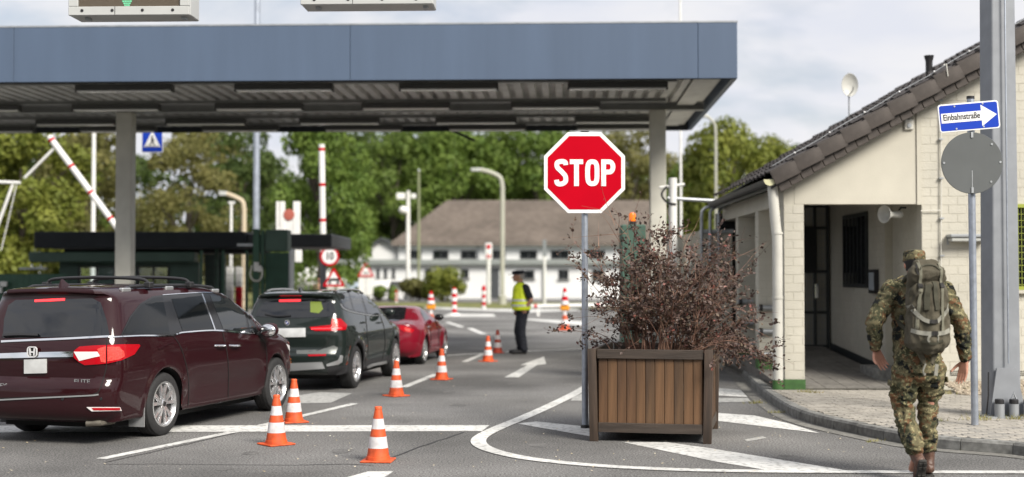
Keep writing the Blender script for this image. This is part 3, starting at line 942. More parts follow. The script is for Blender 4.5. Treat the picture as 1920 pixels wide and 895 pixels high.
# strip lights: one thing each
rows = [('front row', .62, [125, 432, 746, 1065], 20.25), ('second row', 2.95, [-150, 120, 395, 675, 958], 22.6), ('third row', 5.15, [50, 300, 556, 815, 1078], 24.8), ('rear row', 6.35, [-100, 135, 370, 605, 840, 1081], 26.0)]
proto = None
for nm, y_, pxs, Z in rows:
    vis = 0
    y_ *= KC; Z *= KC
    for px in pxs:
        x_ = (px - 960) / FPX * Z - CO.x + y_ * -.038
        if px > 0: vis += 1
        lab = 'grey strip light under the canopy, %s from the left in the %s' % (ORD[max(0, vis - 1)], nm)
        if px <= 0: lab = 'grey strip light cut by the left picture edge in the %s under the canopy' % nm
        loc = cpt((x_ + .915, y_, SB - .075))
        if proto is None:
            proto = thing('strip_light', lab, 'strip light', loc, R(-2.2), 'strip lights under the canopy')
            MB().b2((-.915, -.10, -.10), (.915, .10, 0)).build('housing', M_housing, proto, bevel=.01)
            MB().b2((-.89, -.08, -.135), (.89, .08, -.101)).build('diffuser', M_diffuser, proto, bevel=.012)
            MB().b2((-.92, -.085, -.138), (-.891, .085, -.105)).build('end_cap', M_housing, proto)
            MB().b2((.891, -.085, -.138), (.92, .085, -.105)).build('end_cap', M_housing, proto)
        else:
            dup(proto, lab, loc, R(-2.2))
# gantry and its tall pole at the right with two display boards
gan = thing('gantry_pole', 'tall grey steel gantry pole on the pavement beside the soldier', 'pole', G(1877, 779, KH))
gz = KH
ph = 5.75
MB().add([(-.185, -.12, 0), (.185, -.12, 0), (.185, .12, 0), (-.185, .12, 0), (-.15, -.12, ph), (.15, -.12, ph), (.15, .12, ph), (-.15, .12, ph)],
         [(0, 1, 5, 4), (1, 2, 6, 5), (2, 3, 7, 6), (3, 0, 4, 7), (4, 5, 6, 7), (0, 3, 2, 1)]).xform(Matrix.Rotation(R(16), 4, 'Z')).build('shaft', M_greypaint, gan, bevel=.03, seg=4)
MB().b2((.02, -.185, .6), (.032, -.165, ph)).build('weld_seam', M_galv, gan)
gp_ = MB().add([(-.21, -.235, .0), (.2, -.235, .0), (.1, -.215, .55), (-.12, -.215, .55), (-.21, -.20, .0), (.2, -.20, .0), (.1, -.185, .55), (-.12, -.185, .55)],
         [(0, 1, 2, 3), (5, 4, 7, 6), (1, 5, 6, 2), (4, 0, 3, 7), (3, 2, 6, 7), (0, 4, 5, 1)]).build('gusset_plate', M_greypaint, gan)
for x_ in (-.13, .03, .19):
    b_ = MB().lathe([(.055, 0), (.055, .16), (.0, .16)], 14, c=(x_, -.31, .0)).build('bolt_cover', pbr('bolt_cover_grey', (.33, .35, .37), .45, .4), gan)
    MB().lathe([(.05, .161), (.05, .205), (.04, .215), (.0, .215)], 14, c=(x_, -.31, .0)).build('nut', M_sblack, b_)
MB().tube([(-.24, -.2, .0), (-.22, -.22, .25), (-.21, -.2, .5), (-.2, -.16, .3)], .008, 6).build('earth_cable', M_sblack, gan)
MB().tube([(.0, -.31, .20), (.03, -.31, .28), (.06, -.31, .2)], .012, 8).build('lifting_eye', M_zinc, gan)
MB().b2((-.28, -.35, -.01), (.28, .2, .02)).build('base_plate', M_zinc, gan)
MB().b2((-15, -.16, ph + .002), (.5, .16, ph + .35)).build('gantry_beam', M_greypaint, gan, bevel=.02)
GY = gan.location.y
M_frame = pbr('board_frame', (0.52, 0.53, 0.52), 0.4, 0.1, var=.04, dirt=.1)
M_led = pbr('led_face', (0.10, 0.078, 0.055), 0.6, bump=1.0, bscale=220, var=.3, vscale=300)
M_ledgreen = pbr('led_green', (0.05, .5, .2), 0.5, emit=(0.35, 0.8, 0.6), estr=.35)
def board(px0, px1, py_l, py_r, label, arrow, inset):
    a, b = At(px0, py_l, GY - .2), At(px1, py_r, GY - .2)
    wd = b.x - a.x; zb = (a.z + b.z) / 2
    t = thing('display_board', label, 'display board', ((a.x + b.x) / 2, GY - .2, zb), R(-2.0), 'display boards on the overhead gantry')
    h = 1.15
    M_ = facing((0, 0, h / 2))
    MB().b2((-wd / 2, .05, .0), (wd / 2, .42, h)).build('case', M_frame, t, bevel=.012)
    o_, i_ = .0, .12
    # frame bars butted end to end
    MB().b2((-wd / 2 + .002, .0, .0), (wd / 2 - .002, .049, .10)).build('frame_bar', M_frame, t, bevel=.006)
    MB().b2((-wd / 2 + .002, .0, h - .1), (wd / 2 - .002, .049, h)).build('frame_bar', M_frame, t, bevel=.006)
    MB().b2((-wd / 2 + .002, .0, .102), (-wd / 2 + .11, .049, h - .102)).build('frame_bar', M_frame, t, bevel=.006)
    MB().b2((wd / 2 - .11, .0, .102), (wd / 2 - .002, .049, h - .102)).build('frame_bar', M_frame, t, bevel=.006)
    f = MB().b2((-wd / 2 + .112, .03, .104), (wd / 2 - .112, .048, h - .104)).build('led_panel', M_led, t)
    for k in range(4):
        MB().lathe([(.0, -.006), (.017, -.005), (.018, 0)], 12, 'Y', (-wd / 2 + .16 + k * (wd - .35) / 3, 0, .055)).build('screw', M_sblack, t)
    MB().b2((-.16, -.002, .004), (-.154, .0, .098)).build('joint', M_sblack, t)
    for x_ in (-wd / 2 + .16, wd / 2 - .12):
        MB().b2((x_, .1, -.03), (x_ + .05, .2, -.001)).build('foot', M_zinc, t)
    if arrow:
        d = MB()
        for r_ in range(22):
            wrow = .03 + .011 * r_ if r_ < 16 else .07
            k = -wrow
            while k <= wrow:
                d.lathe([(.0, -.004), (.0085, -.002), (.009, .0)], 8, 'Y', (k - .02, .029, .118 + r_ * .022)); k += .022
        d.build('arrow', M_ledgreen, t, smooth=False)
    for x_ in (-wd / 3, wd / 3):
        MB().b2((x_ - .05, .15, h), (x_ + .05, .3, h + .6)).build('hanger', M_greypaint, t)
    return t
board(126, 356, 35, 22, 'white framed overhead display board with a brown panel and green light symbol', True, 0)
board(562, 812, 13, 3, 'white framed overhead display board cut by the top picture edge', False, 0)
# ================================================================ background: trees, far building, checkpoint booth, posts
def leaf_mat(name, c1, c2):
    m = pbr(name, c1, 0.6, col2=c2, vscale=.9, thresh=(.3, .7), detail=3, spec=.25)
    b = m.node_tree.nodes['Principled BSDF']
    t = m.node_tree
    tr = t.nodes.new('ShaderNodeBsdfTranslucent')
    mixs = t.nodes.new('ShaderNodeMixShader')
    mixs.inputs[0].default_value = 0.4
    src = b.inputs['Base Color'].links[0].from_socket
    t.links.new(src, tr.inputs['Color'])
    out = t.nodes['Material Output']
    t.links.new(b.outputs[0], mixs.inputs[1]); t.links.new(tr.outputs[0], mixs.inputs[2])
    t.links.new(mixs.outputs[0], out.inputs['Surface'])
    return m
L_mid = leaf_mat('leaf_green', (0.075, 0.125, 0.024), (0.17, 0.235, 0.05))
L_dark = leaf_mat('leaf_dark_green', (0.045, 0.075, 0.02), (0.10, 0.14, 0.034))
L_yel = leaf_mat('leaf_yellow_green', (0.115, 0.15, 0.024), (0.25, 0.265, 0.05))
L_brn = leaf_mat('leaf_olive', (0.125, 0.128, 0.04), (0.22, 0.205, 0.07))
L_fresh = leaf_mat('leaf_fresh_green', (0.08, 0.14, 0.026), (0.185, 0.26, 0.052))
M_bark = pbr('bark', (0.07, 0.058, 0.045), 0.9, var=0.3, vscale=6, bump=0.6, bscale=20, stretch=(1, 1, .2))
def crown_mesh(seed, h, r, nlobe, nleaf, leaf, kind='round'):
    rng = random.Random(seed)
    lobes = []
    for i in range(nlobe):
        t = rng.random()
        z = h * (.16 + .84 * t)
        if kind == 'round': rad = r * math.sqrt(max(.05, 1 - ((t - .42) / .62) ** 2))
        elif kind == 'cone': rad = r * (1.05 - t) ** .8
        else: rad = r * (.65 + .35 * math.sin(PI * t))
        a = rng.uniform(0, 2 * PI); q = rad * rng.uniform(.45, 1.0)
        lobes.append((q * math.cos(a), q * math.sin(a), z, r * rng.uniform(.20, .36)))
    vs, fs = [], []
    for i in range(nleaf):
        lx, ly, lz, lr = lobes[rng.randrange(nlobe)]
        a, zc = rng.uniform(0, 2 * PI), rng.uniform(-.75, 1)
        s = math.sqrt(1 - zc * zc)
        d = lr * rng.uniform(.72, 1.12)
        p = Vector((lx + s * math.cos(a) * d, ly + s * math.sin(a) * d, lz + zc * d * .75))
        n = Vector((s * math.cos(a) + rng.gauss(0, .45), s * math.sin(a) + rng.gauss(0, .45), zc + .35 + rng.gauss(0, .45))).normalized()
        u = n.orthogonal().normalized()
        u = Matrix.Rotation(rng.uniform(0, 6.28), 3, n) @ u
        v = n.cross(u)
        l = leaf * rng.uniform(.6, 1.3)
        o = len(vs)
        vs += [p - u * l * .5, p - v * l * .3 + u * l * .05, p + u * l * .5, p + v * l * .3 + u * l * .05]
        fs.append((o, o + 1, o + 2, o + 3))
    me = bpy.data.meshes.new('crown')
    me.from_pydata(vs, [], fs)
    return me, lobes
def trunk_mesh(h, r, lobes, seed):
    rng = random.Random(seed)
    mb = MB()
    mb.tube([(0, 0, -.2), (.05 * h * rng.uniform(-.3, .3), 0, h * .4), (.03 * h * rng.uniform(-1, 1), .02 * h, h * .8)], [r, r * .7, r * .22], 8)
    for lx, ly, lz, lr in lobes[:14]:
        mb.tube([(0, 0, max(h * .15, lz * .55)), (lx * .55, ly * .55, lz * .85), (lx, ly, lz)], [r * .35, r * .2, r * .06], 5)
    return mb.mesh('trunk', M_bark)
PROTO = {}
for nm, args, lm in (('a', (11, 12, 4.4, 60, 9500, .42, 'round'), L_mid), ('b', (12, 13, 3.9, 56, 9000, .40, 'tall'), L_dark), ('c', (13, 10, 3.6, 70, 15000, .36, 'round'), L_yel),
                     ('d', (14, 11, 4.2, 52, 9500, .36, 'round'), L_brn), ('e', (15, 12, 4.6, 60, 11000, .40, 'round'), L_fresh), ('f', (16, 13, 2.9, 46, 7500, .36, 'cone'), L_dark)):
    me, lob = crown_mesh(*args)
    me.materials.append(lm)
    PROTO[nm] = (me, trunk_mesh(args[1], .24, lob, args[0]), args[1])
def tree(px, py_top, Y, k, label, wid=1.0, group=None, name='tree'):
    top = At(px, py_top, Y)
    me, tk, h = PROTO[k]
    s = top.z / (h * 1.06)
    t = thing(name, label, 'tree', (top.x, Y, 0), random.uniform(0, 6.28), group)
    c = link('crown', me, t); t2 = link('trunk', tk, t)
    c.scale = (s * wid, s * wid, s); t2.scale = (s, s, s)
    return t
TREES = [
    (45, 225, 52, 'c', 'yellow green tree at the left edge behind the booth roof', .95),
    (-40, 250, 60, 'c', 'yellow green tree cut by the left picture edge', 1.0),
    (165, 232, 76, 'd', 'olive brown tree behind the raised red and white barrier boom', .95),
    (352, 262, 72, 'd', 'rounded olive tree right of the left canopy pillar', .82),
    (450, 230, 88, 'b', 'dark tree behind the tall mast over the booth', .9),
    (604, 205, 66, 'e', 'large bright green tree behind the upright barrier boom', .70),
    (738, 240, 116, 'a', 'green tree behind the white camera mast', .8),
    (700, 250, 122, 'b', 'dark tree left of the camera mast', .8),
    (850, 232, 118, 'e', 'tall green tree behind the curved street lamp', .9),
    (930, 238, 122, 'a', 'green tree above the grey roof of the white building', .9),
    (1010, 228, 119, 'e', 'green tree left of the stop sign above the grey roof', .8),
    (1180, 234, 120, 'd', 'olive tree between the stop sign and the right canopy pillar', .8),
    (1360, 230, 60, 'c', 'yellow green tree behind the guard house roof', .85),
    (1425, 258, 64, 'c', 'smaller yellow green tree touching the guard house roof', .8),
    (1290, 300, 68, 'e', 'green tree just right of the right canopy pillar', .55),
    (1480, 262, 110, 'b', 'far dark tree peeping over the guard house roof edge', .7),
]
for px, py, Y, k, lab, wd in TREES:
    tree(px, py, Y, k, lab, wd)
# the wood behind: trunks one cannot count
rng = random.Random(5)
def wood(name, px0, px1, Y, py, mats, n, leaf, label):
    a, b = At(px0, 515, Y), At(px1, 515, Y)
    top = At(960, py, Y).z
    vs, fs = [], []
    lob = []
    for i in range(n // 130):
        x = rng.uniform(a.x, b.x); yy = Y + rng.uniform(-3, 5)
        hh = top * (.82 + .22 * noise.noise(Vector((x * .12, 3.1, 0))) + .1 * rng.random())
        lob.append((x, yy, rng.uniform(.6, hh), rng.uniform(1.1, 2.1)))
    for i in range(n):
        lx, ly, lz, lr = lob[rng.randrange(len(lob))]
        nrm = Vector((rng.gauss(0, 1), rng.gauss(0, 1), rng.gauss(.3, 1))).normalized()
        p = Vector((lx, ly, lz)) + nrm * lr * rng.uniform(.7, 1.1)
        if p.z < 0: p.z = .1
        u = nrm.orthogonal().normalized(); u = Matrix.Rotation(rng.uniform(0, 6.28), 3, nrm) @ u
        v = (nrm + Vector((rng.gauss(0, .4), rng.gauss(0, .4), rng.gauss(0, .4)))).cross(u).normalized()
        l = leaf * rng.uniform(.6, 1.3)
        o = len(vs)
        vs += [p - u * l * .5, p - v * l * .3, p + u * l * .5, p + v * l * .3]
        fs.append((o, o + 1, o + 2, o + 3))
    me = bpy.data.meshes.new(name)
    me.from_pydata(vs, [], fs)
    for m in mats: me.materials.append(m)
    ix = np.zeros(len(fs), dtype=np.int32)
    for i in range(len(fs)):
        c = vs[4 * i]
        ix[i] = min(len(mats) - 1, max(0, int((noise.noise(Vector((c[0] * .07, c[2] * .05, 1.7))) * .9 + .5) * len(mats))))
    me.polygons.foreach_set('material_index', ix)
    tag(link(name, me), label, 'woodland', kind='stuff')
wood('woodland', -350, 1260, 128, 236, (L_dark, L_mid, L_dark, L_brn), 60000, .75, 'dark mixed wood closing the view behind the white building')
wood('woodland', 1200, 1700, 128, 285, (L_dark, L_mid), 16000, .75, 'far wood behind the guard house roof')
# unseen trees added behind the camera to darken reflections in the cars
def added_rear_wood():
    rng2 = random.Random(9)
    vs, fs = [], []
    lob = [(rng2.uniform(-45, 60), rng2.uniform(-34, -26), rng2.uniform(.5, 11.5), rng2.uniform(1.5, 2.8)) for _ in range(420)]
    for i in range(26000):
        lx, ly, lz, lr = lob[rng2.randrange(len(lob))]
        nrm = Vector((rng2.gauss(0, 1), rng2.gauss(0, 1), rng2.gauss(.3, 1))).normalized()
        p = Vector((lx, ly, lz)) + nrm * lr * rng2.uniform(.6, 1.1)
        p.z = max(p.z, .1)
        u = nrm.orthogonal().normalized(); u = Matrix.Rotation(rng2.uniform(0, 6.28), 3, nrm) @ u; v = nrm.cross(u)
        o = len(vs); l = rng2.uniform(.5, 1.1)
        vs += [p - u * l * .5, p - v * l * .35, p + u * l * .5, p + v * l * .35]; fs.append((o, o + 1, o + 2, o + 3))
    me = bpy.data.meshes.new('woodland'); me.from_pydata(vs, [], fs); me.materials.append(L_dark)
    tag(link('woodland', me), 'unseen belt of dark trees added behind the camera to darken car reflections', 'woodland', kind='stuff')
added_rear_wood()
# hedges and shrubs before the white building
def shrub_thing(px, py_t, py_b, wpx, Y, lm, label, n=2200):
    c = At(px, py_b, Y); t_ = At(px, py_t, Y).z
    hw = wpx / FPX * Y / 2
    rng = random.Random(int(px * 7 + py_t))
    vs, fs = [], []
    lob = [(rng.uniform(-hw, hw) * .75, rng.uniform(-.8, .8), rng.uniform(.25, .8) * t_, rng.uniform(.28, .5) * t_ * .8) for _ in range(16)]
    for i in range(n):
        lx, ly, lz, lr = lob[rng.randrange(16)]
        nrm = Vector((rng.gauss(0, 1), rng.gauss(0, 1), rng.gauss(.3, 1))).normalized()
        p = Vector((lx, ly, lz)) + nrm * lr * rng.uniform(.7, 1.15)
        p.z = max(p.z, .03)
        u = nrm.orthogonal(); u = Matrix.Rotation(rng.uniform(0, 6.28), 3, nrm) @ u; v = nrm.cross(u)
        l = .2 * rng.uniform(.6, 1.3); o = len(vs)
        vs += [p - u * l * .5, p - v * l * .3, p + u * l * .5, p + v * l * .3]; fs.append((o, o + 1, o + 2, o + 3))
    t = thing('shrub', label, 'shrub', (c.x, Y, 0))
    me = bpy.data.meshes.new('foliage'); me.from_pydata(vs, [], fs); me.materials.append(lm)
    link('foliage', me, t)
    mb = MB()
    for lx, ly, lz, lr in lob[:8]: mb.tube([(lx * .3, ly * .3, 0), (lx, ly, lz)], [.04, .015], 5)
    mb.build('stems', M_bark, t)
shrub_thing(836, 508, 562, 90, 84, L_yel, 'tall yellow green shrub before the white building', 3200)
shrub_thing(778, 526, 562, 66, 86, L_brn, 'low pale shrub left of the tall yellow green one', 2200)
shrub_thing(690, 540, 566, 130, 84, L_mid, 'low dark hedge behind the red car', 2500)
shrub_thing(646, 492, 545, 60, 104, L_fresh, 'bright shrub behind the round speed limit sign', 2500)
# verge of grass and the far kerb
gv = sheet('grass_verge', [G(540, 568), G(1420, 569), G(1420, 579.5), G(930, 579.5), G(700, 573.5), G(540, 573)], 0.02, M_grass, kind='structure')
sheet('far_pavement', [G(1420, 566), G(540, 565), G(540, 567.5), G(1420, 568.5)], 0.03, M_gutter, kind='structure')
sheet('forecourt', [G(540, 565), G(1420, 566), G(1420, 556), G(540, 556)], 0.01, M_asph, kind='structure')

# ---- long white building
M_wall = pbr('white_render', (0.70, 0.71, 0.71), 0.75, var=0.04, vscale=.6, dirt=0.08)
M_groof = pbr('grey_roof', (0.17, 0.142, 0.122), 0.85, var=0.18, vscale=2.2, dirt=0.2, bump=.4, bscale=8)
M_frame2 = pbr('dark_frame', (0.05, 0.055, 0.06), 0.5)
YW = 95.0
hb = thing('white_building', 'long white two storey building with a grey hipped roof and a row of dark windows', 'building', (0, YW, 0))
def hx(px, Y=YW): return (px - 960) / FPX * Y
def hz(py, Y=YW): return At(960, py, Y).z
x0, x1 = hx(690), hx(1330)
MB().b2((x0 - .3, 0, 0), (x1, 6.5, hz(497))).build('lower_wall', M_wall, hb)
MB().b2((x0 - 2.2, -.45, hz(497) + .005), (x1 + .2, 3.0, hz(487))).build('annexe_roof', pbr('flat_roof_edge', (.22, .24, .23), .6, var=.1, vscale=1), hb, bevel=.03)
YU = 3.0
xu0 = hx(747, YW + YU)
MB().b2((xu0, YU + .01, hz(490) - .2), (x1, YU + 9, hz(453, YW + YU))).build('upper_wall', M_wall, hb)
ze, zr = hz(455, YW + YU) , hz(376, YW + 8)
xr = hx(838, YW + 8)
e0 = xu0 - .5
rf = MB().add([(e0, YU - .6, ze), (x1 + .5, YU - .6, ze), (x1 + .5, 8, zr), (xr, 8, zr), (e0, 15, ze), (x1 + .5, 15, ze), (e0, YU - .6, ze - .22), (x1 + .5, YU - .6, ze - .22), (e0, 15, ze - .22), (x1 + .5, 15, ze - .22)],
              [(0, 1, 2, 3), (4, 3, 2, 5), (0, 3, 4), (1, 5, 2), (0, 6, 7, 1), (4, 8, 6, 0), (9, 8, 4, 5), (6, 8, 9, 7)]).build('roof', M_groof, hb, smooth=False)
tv = MB()
for k in range(34):                       # courses of roofing sheets, proud by a few centimetres
    t0 = k / 34
    a = Vector((e0 + (xr - e0) * t0, YU - .6 + (8.6 - YU) * t0, ze + (zr - ze) * t0)); b = Vector((x1 + .5, a.y, a.z))
    tv.box(((a.x + b.x) / 2, a.y, a.z + .02), (b.x - a.x - .05, .05, .05))
o = tv.build('roof_course', M_groof, rf, smooth=False); o['kind'] = 'stuff'
def far_window(xa, xb, za, zb, y, par=hb):
    f = MB().b2((xa, y - .04, za), (xa + .07, y + .1, zb)).b2((xb - .07, y - .04, za), (xb, y + .1, zb)).b2((xa + .071, y - .04, zb - .07), (xb - .071, y + .1, zb)).b2((xa + .071, y - .04, za), (xb - .071, y + .1, za + .07)).b2(((xa + xb) / 2 - .03, y - .038, za + .071), ((xa + xb) / 2 + .03, y + .08, zb - .071)).build('window', M_frame2, par, smooth=False)
    MB().b2((xa + .072, y - .015, za + .072), ((xa + xb) / 2 - .031, y + .0, zb - .072)).build('pane', M_glassd, f)
    MB().b2(((xa + xb) / 2 + .031, y - .015, za + .072), (xb - .072, y + .0, zb - .072)).build('pane', M_glassd, f)
    MB().b2((xa - .08, y - .14, za - .09), (xb + .08, y - .005, za - .01)).build('sill', M_conc, f)
for pa, pb in ((762, 790), (812, 841), (864, 893), (922, 948), (975, 1007), (1033, 1067), (1104, 1134), (1172, 1202)):
    far_window(hx(pa, YW + YU), hx(pb, YW + YU), hz(486, YW + YU), hz(470, YW + YU), YU)
for pa, pb, ya, yb in ((706, 712, 522, 504), (720, 726, 522, 504), (735, 741, 522, 504), (797, 809, 521, 505), (864, 879, 522, 505), (968, 1002, 523, 507), (1047, 1066, 524, 506), (1110, 1134, 524, 506)):
    far_window(hx(pa), hx(pb), hz(ya), hz(yb), 0)
dr = MB().b2((hx(918), -.03, 0), (hx(936), .04, hz(503))).build('door', M_frame2, hb)
MB().b2((hx(920), -.06, .9), (hx(921), -.03, 1.2)).build('handle', M_chrome, dr)
MB().tube([(hx(1019), -.1, .1), (hx(1019), -.1, hz(500))], .06, 8).build('downpipe', M_zinc, hb)
MB().tube([(hx(897, YW + YU), YU - .1, hz(486)), (hx(897, YW + YU), YU - .1, hz(456, YW + YU))], .06, 8).build('downpipe', M_zinc, hb)
# small gabled white house on its left
gh = thing('gabled_house', 'small white gabled house left of the long white building', 'building', (hx(708, 108), 108, 0))
def g2(px): return (px - 708) / FPX * 108
def gz(py): return At(960, py, 108).z
gx0, gxa, gx1 = g2(657), g2(716), g2(760)
MB().add([(gx0, 0, 0), (gx1, 0, 0), (gx1, 0, gz(478)), (gxa, 0, gz(448)), (gx0, 0, gz(491)), (gx0, 8, 0), (gx1, 8, 0), (gx1, 8, gz(478)), (gxa, 8, gz(448)), (gx0, 8, gz(491))],
         [(0, 1, 2, 3, 4), (9, 8, 7, 6, 5), (0, 4, 9, 5), (1, 6, 7, 2)]).build('wall', M_wall, gh, smooth=False)
MB().add([(gx0 - .5, -.4, gz(494)), (gxa, -.4, gz(445)), (gxa, 8.4, gz(445)), (gx0 - .5, 8.4, gz(494)), (gx1 + .5, -.4, gz(481)), (gx1 + .5, 8.4, gz(481)),
          (gx0 - .5, -.4, gz(498)), (gxa, -.4, gz(450)), (gxa, 8.4, gz(450)), (gx0 - .5, 8.4, gz(498)), (gx1 + .5, -.4, gz(486)), (gx1 + .5, 8.4, gz(486))],
         [(0, 1, 2, 3), (1, 4, 5, 2), (0, 6, 7, 1), (1, 7, 10, 4), (3, 2, 8, 9), (2, 5, 11, 8), (0, 3, 9, 6), (4, 10, 11, 5), (6, 9, 8, 7), (7, 8, 11, 10)]).build('roof', M_frame2, gh, smooth=False)

# ---- dark checkpoint booth on the left
YB2 = 34.0
bo = thing('checkpoint_booth', 'dark green checkpoint booth with a flat anthracite roof behind the cars', 'booth', (0, YB2, 0))
def ox(px): return (px - 960) / FPX * YB2
def oz(py): return At(960, py, YB2).z
M_boothg = pbr('booth_green', (0.05, 0.098, 0.074), 0.5, var=.15, vscale=2)
MB().b2((ox(79), -.6, oz(466)), (ox(468), 4.0, oz(436))).build('roof', M_anthr, bo, bevel=.02)
MB().b2((ox(468) + .004, -.45, oz(464)), (ox(626), 3.6, oz(440))).build('roof', pbr('anthracite_light', (.035, .039, .045), .5, var=.1, vscale=2), bo, bevel=.02)
MB().b2((ox(66), -.45, oz(492)), (ox(372), .0, oz(473))).build('lower_canopy', M_boothg, bo, bevel=.02)
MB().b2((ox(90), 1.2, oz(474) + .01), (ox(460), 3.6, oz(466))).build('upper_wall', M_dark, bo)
# walls with real window openings
wy0, wy1 = oz(545), oz(499)
def wallpiece(xa, xb, za, zb, m=M_boothg, nm='wall', y=.05):
    return MB().b2((xa, y, za), (xb, y + .12, zb)).build(nm, m, bo)
wallpiece(ox(110), ox(146), 0, oz(492)); wallpiece(ox(216), ox(256), 0, oz(492)); wallpiece(ox(317), ox(372), 0, oz(492))
for pa, pb in ((146, 216), (256, 317)):
    wallpiece(ox(pa) + .002, ox(pb) - .002, 0, wy0); wallpiece(ox(pa) + .002, ox(pb) - .002, wy1, oz(492))
    wf = MB().b2((ox(pa) + .003, .02, wy0 + .001), (ox(pa) + .05, .14, wy1 - .001)).b2((ox(pb) - .05, .02, wy0 + .001), (ox(pb) - .003, .14, wy1 - .001)).b2((ox(pa) + .045, .025, wy0 + .001), (ox(pb) - .045, .135, wy0 + .04)).b2((ox(pa) + .045, .025, wy1 - .04), (ox(pb) - .045, .135, wy1 - .001)).b2(((ox(pa) + ox(pb)) / 2 - .02, .03, wy0 + .02), ((ox(pa) + ox(pb)) / 2 + .02, .13, wy1 - .02)).build('window', M_sblack, bo)
    MB().b2((ox(pa) + .051, .08, wy0 + .002), (ox(pb) - .051, .085, wy1 - .002)).build('pane', pbr('booth_glass', (.80, .90, .90), .04, trans=.92), wf)
MB().b2((ox(110), 3.2, 0), (ox(146), 3.3, oz(474))).build('rear_wall', M_boothg, bo)
MB().b2((ox(330), 3.2, 0), (ox(372), 3.3, oz(474))).build('rear_wall', M_boothg, bo)
for px in (398, 470): MB().tube([(ox(px), .5, 0), (ox(px), .5, oz(466))], .05, 8).build('post', M_dkgreen, bo)
# strip lamp arm etc under the lower canopy
MB().b2((ox(60), -.9, oz(506)), (ox(110), -.8, oz(502))).build('arm_rest', M_zinc, bo)
# boarded green fence at the far left with switch boxes
fn = thing('green_fence', 'dark green board fence at the left edge behind the minivan', 'fence', (0, 31.5, 0))
def fx(px): return (px - 960) / FPX * 31.5
def fz(py): return At(960, py, 31.5).z
k = 0
px = -60
while px < 118:
    MB().b2((fx(px), 0, .05), (fx(px + 11.2), .03 + .012 * (k % 2), fz(516))).build('board', M_dkgreen, fn, smooth=False)
    px += 11.6; k += 1
MB().b2((fx(-60), .05, fz(519)), (fx(118), .1, fz(514))).build('rail', M_dkgreen, fn)
MB().b2((fx(-60), .05, .3), (fx(118), .1, .4)).build('rail', M_dkgreen, fn)
sb = thing('switch_box', 'pair of small white switch boxes on the green fence at the left edge', 'switch box', (fx(6), 31.45, fz(540)))
MB().b2((-.02, -.09, .03), (.14, -.005, .15)).build('box', M_white, sb, bevel=.01)
MB().b2((-.10, -.09, -.12), (.03, -.005, .01)).build('box', M_white, sb, bevel=.01)
MB().tube([(.16, -.03, -.05), (.18, -.03, -.2), (.12, -.03, -.32)], .015, 6).build('cable', M_pipe, sb)
# mesh fence beside the booth
mf = thing('mesh_fence', 'dark wire mesh fence with green posts between booth and cabinet', 'fence', (0, 32.6, 0))
def mx_(px): return (px - 960) / FPX * 32.6
def mz(py): return At(960, py, 32.6).z
for px in (377, 418, 462): MB().b2((mx_(px) - .03, 0, 0), (mx_(px) + .03, .06, mz(470))).build('post', M_dkgreen, mf)
ms = MB()
x = mx_(378)
while x < mx_(500):
    ms.b2((x, .025, .1), (x + .009, .034, mz(472))); x += .06
z = .1
while z < mz(472):
    ms.b2((mx_(378), .035, z), (mx_(500), .043, z + .009)); z += .2
ms.build('wire_mesh', M_gate, mf, smooth=False)
# things glimpsed through the mesh
bar = thing('barrier_stand', 'white stand with a red panel glimpsed through the mesh fence', 'barrier stand', At(440, 560, 39) * 1)
bar.location.z = 0
MB().b2((-.75, 0, 0), (-.1, .4, 1.95)).build('cabinet', M_white, bar, bevel=.02)
MB().b2((.02, -.05, 0), (.2, .15, 1.35)).build('panel', M_red, bar, bevel=.02)
MB().b2((.02, -.05, 1.36), (.2, .15, 1.95)).build('post', M_white, bar, bevel=.02)
# green cabinet with gate gear
cb = thing('green_cabinet', 'dark green ribbed cabinet with a tall post and box on top', 'cabinet', (0, 30.2, 0))
def c_(px): return (px - 960) / FPX * 30.2
def cz(py): return At(960, py, 30.2).z
MB().b2((c_(497), .03, 0), (c_(541), .5, cz(474))).build('body', M_dkgreen, cb)
for i in range(9):
    a = c_(498) + i * (c_(540) - c_(498)) / 9
    MB().b2((a, 0, .05), (a + .035, .028, cz(477))).build('rib', M_dkgreen, cb, smooth=False)
MB().b2((c_(541.5), .0, 0), (c_(545), .5, cz(470))).build('edge_post', M_zinc, cb)
MB().b2((c_(476), -.1, 0), (c_(487), .04, cz(430))).build('gate_post', M_dkgreen, cb)
MB().b2((c_(490), -.05, 0), (c_(496), .04, cz(432))).build('gate_post', M_dkgreen, cb)
MB().b2((c_(487) + .003, -.02, cz(473)), (c_(489.5), .02, cz(440))).build('link_plate', M_dkgreen, cb)
MB().b2((c_(498), -.06, cz(472)), (c_(540), .45, cz(431))).build('drive_box', M_boothg, cb, bevel=.02)
MB().b2((c_(446), -.09, cz(462)), (c_(475), -.06, cz(457))).build('bracket', M_zinc, cb)
ic = thing('intercom', 'white intercom box with a hanging hose loop on the green gate post', 'intercom', (c_(484), 30.05, cz(505)))
MB().b2((-.06, -.06, -.05), (.05, .0, .16)).build('box', M_white, ic, bevel=.012)
MB().b2((.03, -.05, -.06), (.12, .0, .08)).build('box', M_white, ic, bevel=.012)
MB().tube(cr([(-.10, -.03, .08), (-.14, -.03, -.12), (-.08, -.03, -.24), (.04, -.03, -.26), (.12, -.03, -.16), (.13, -.03, .02)], 5), .022, 8).build('hose', M_pipe, ic)

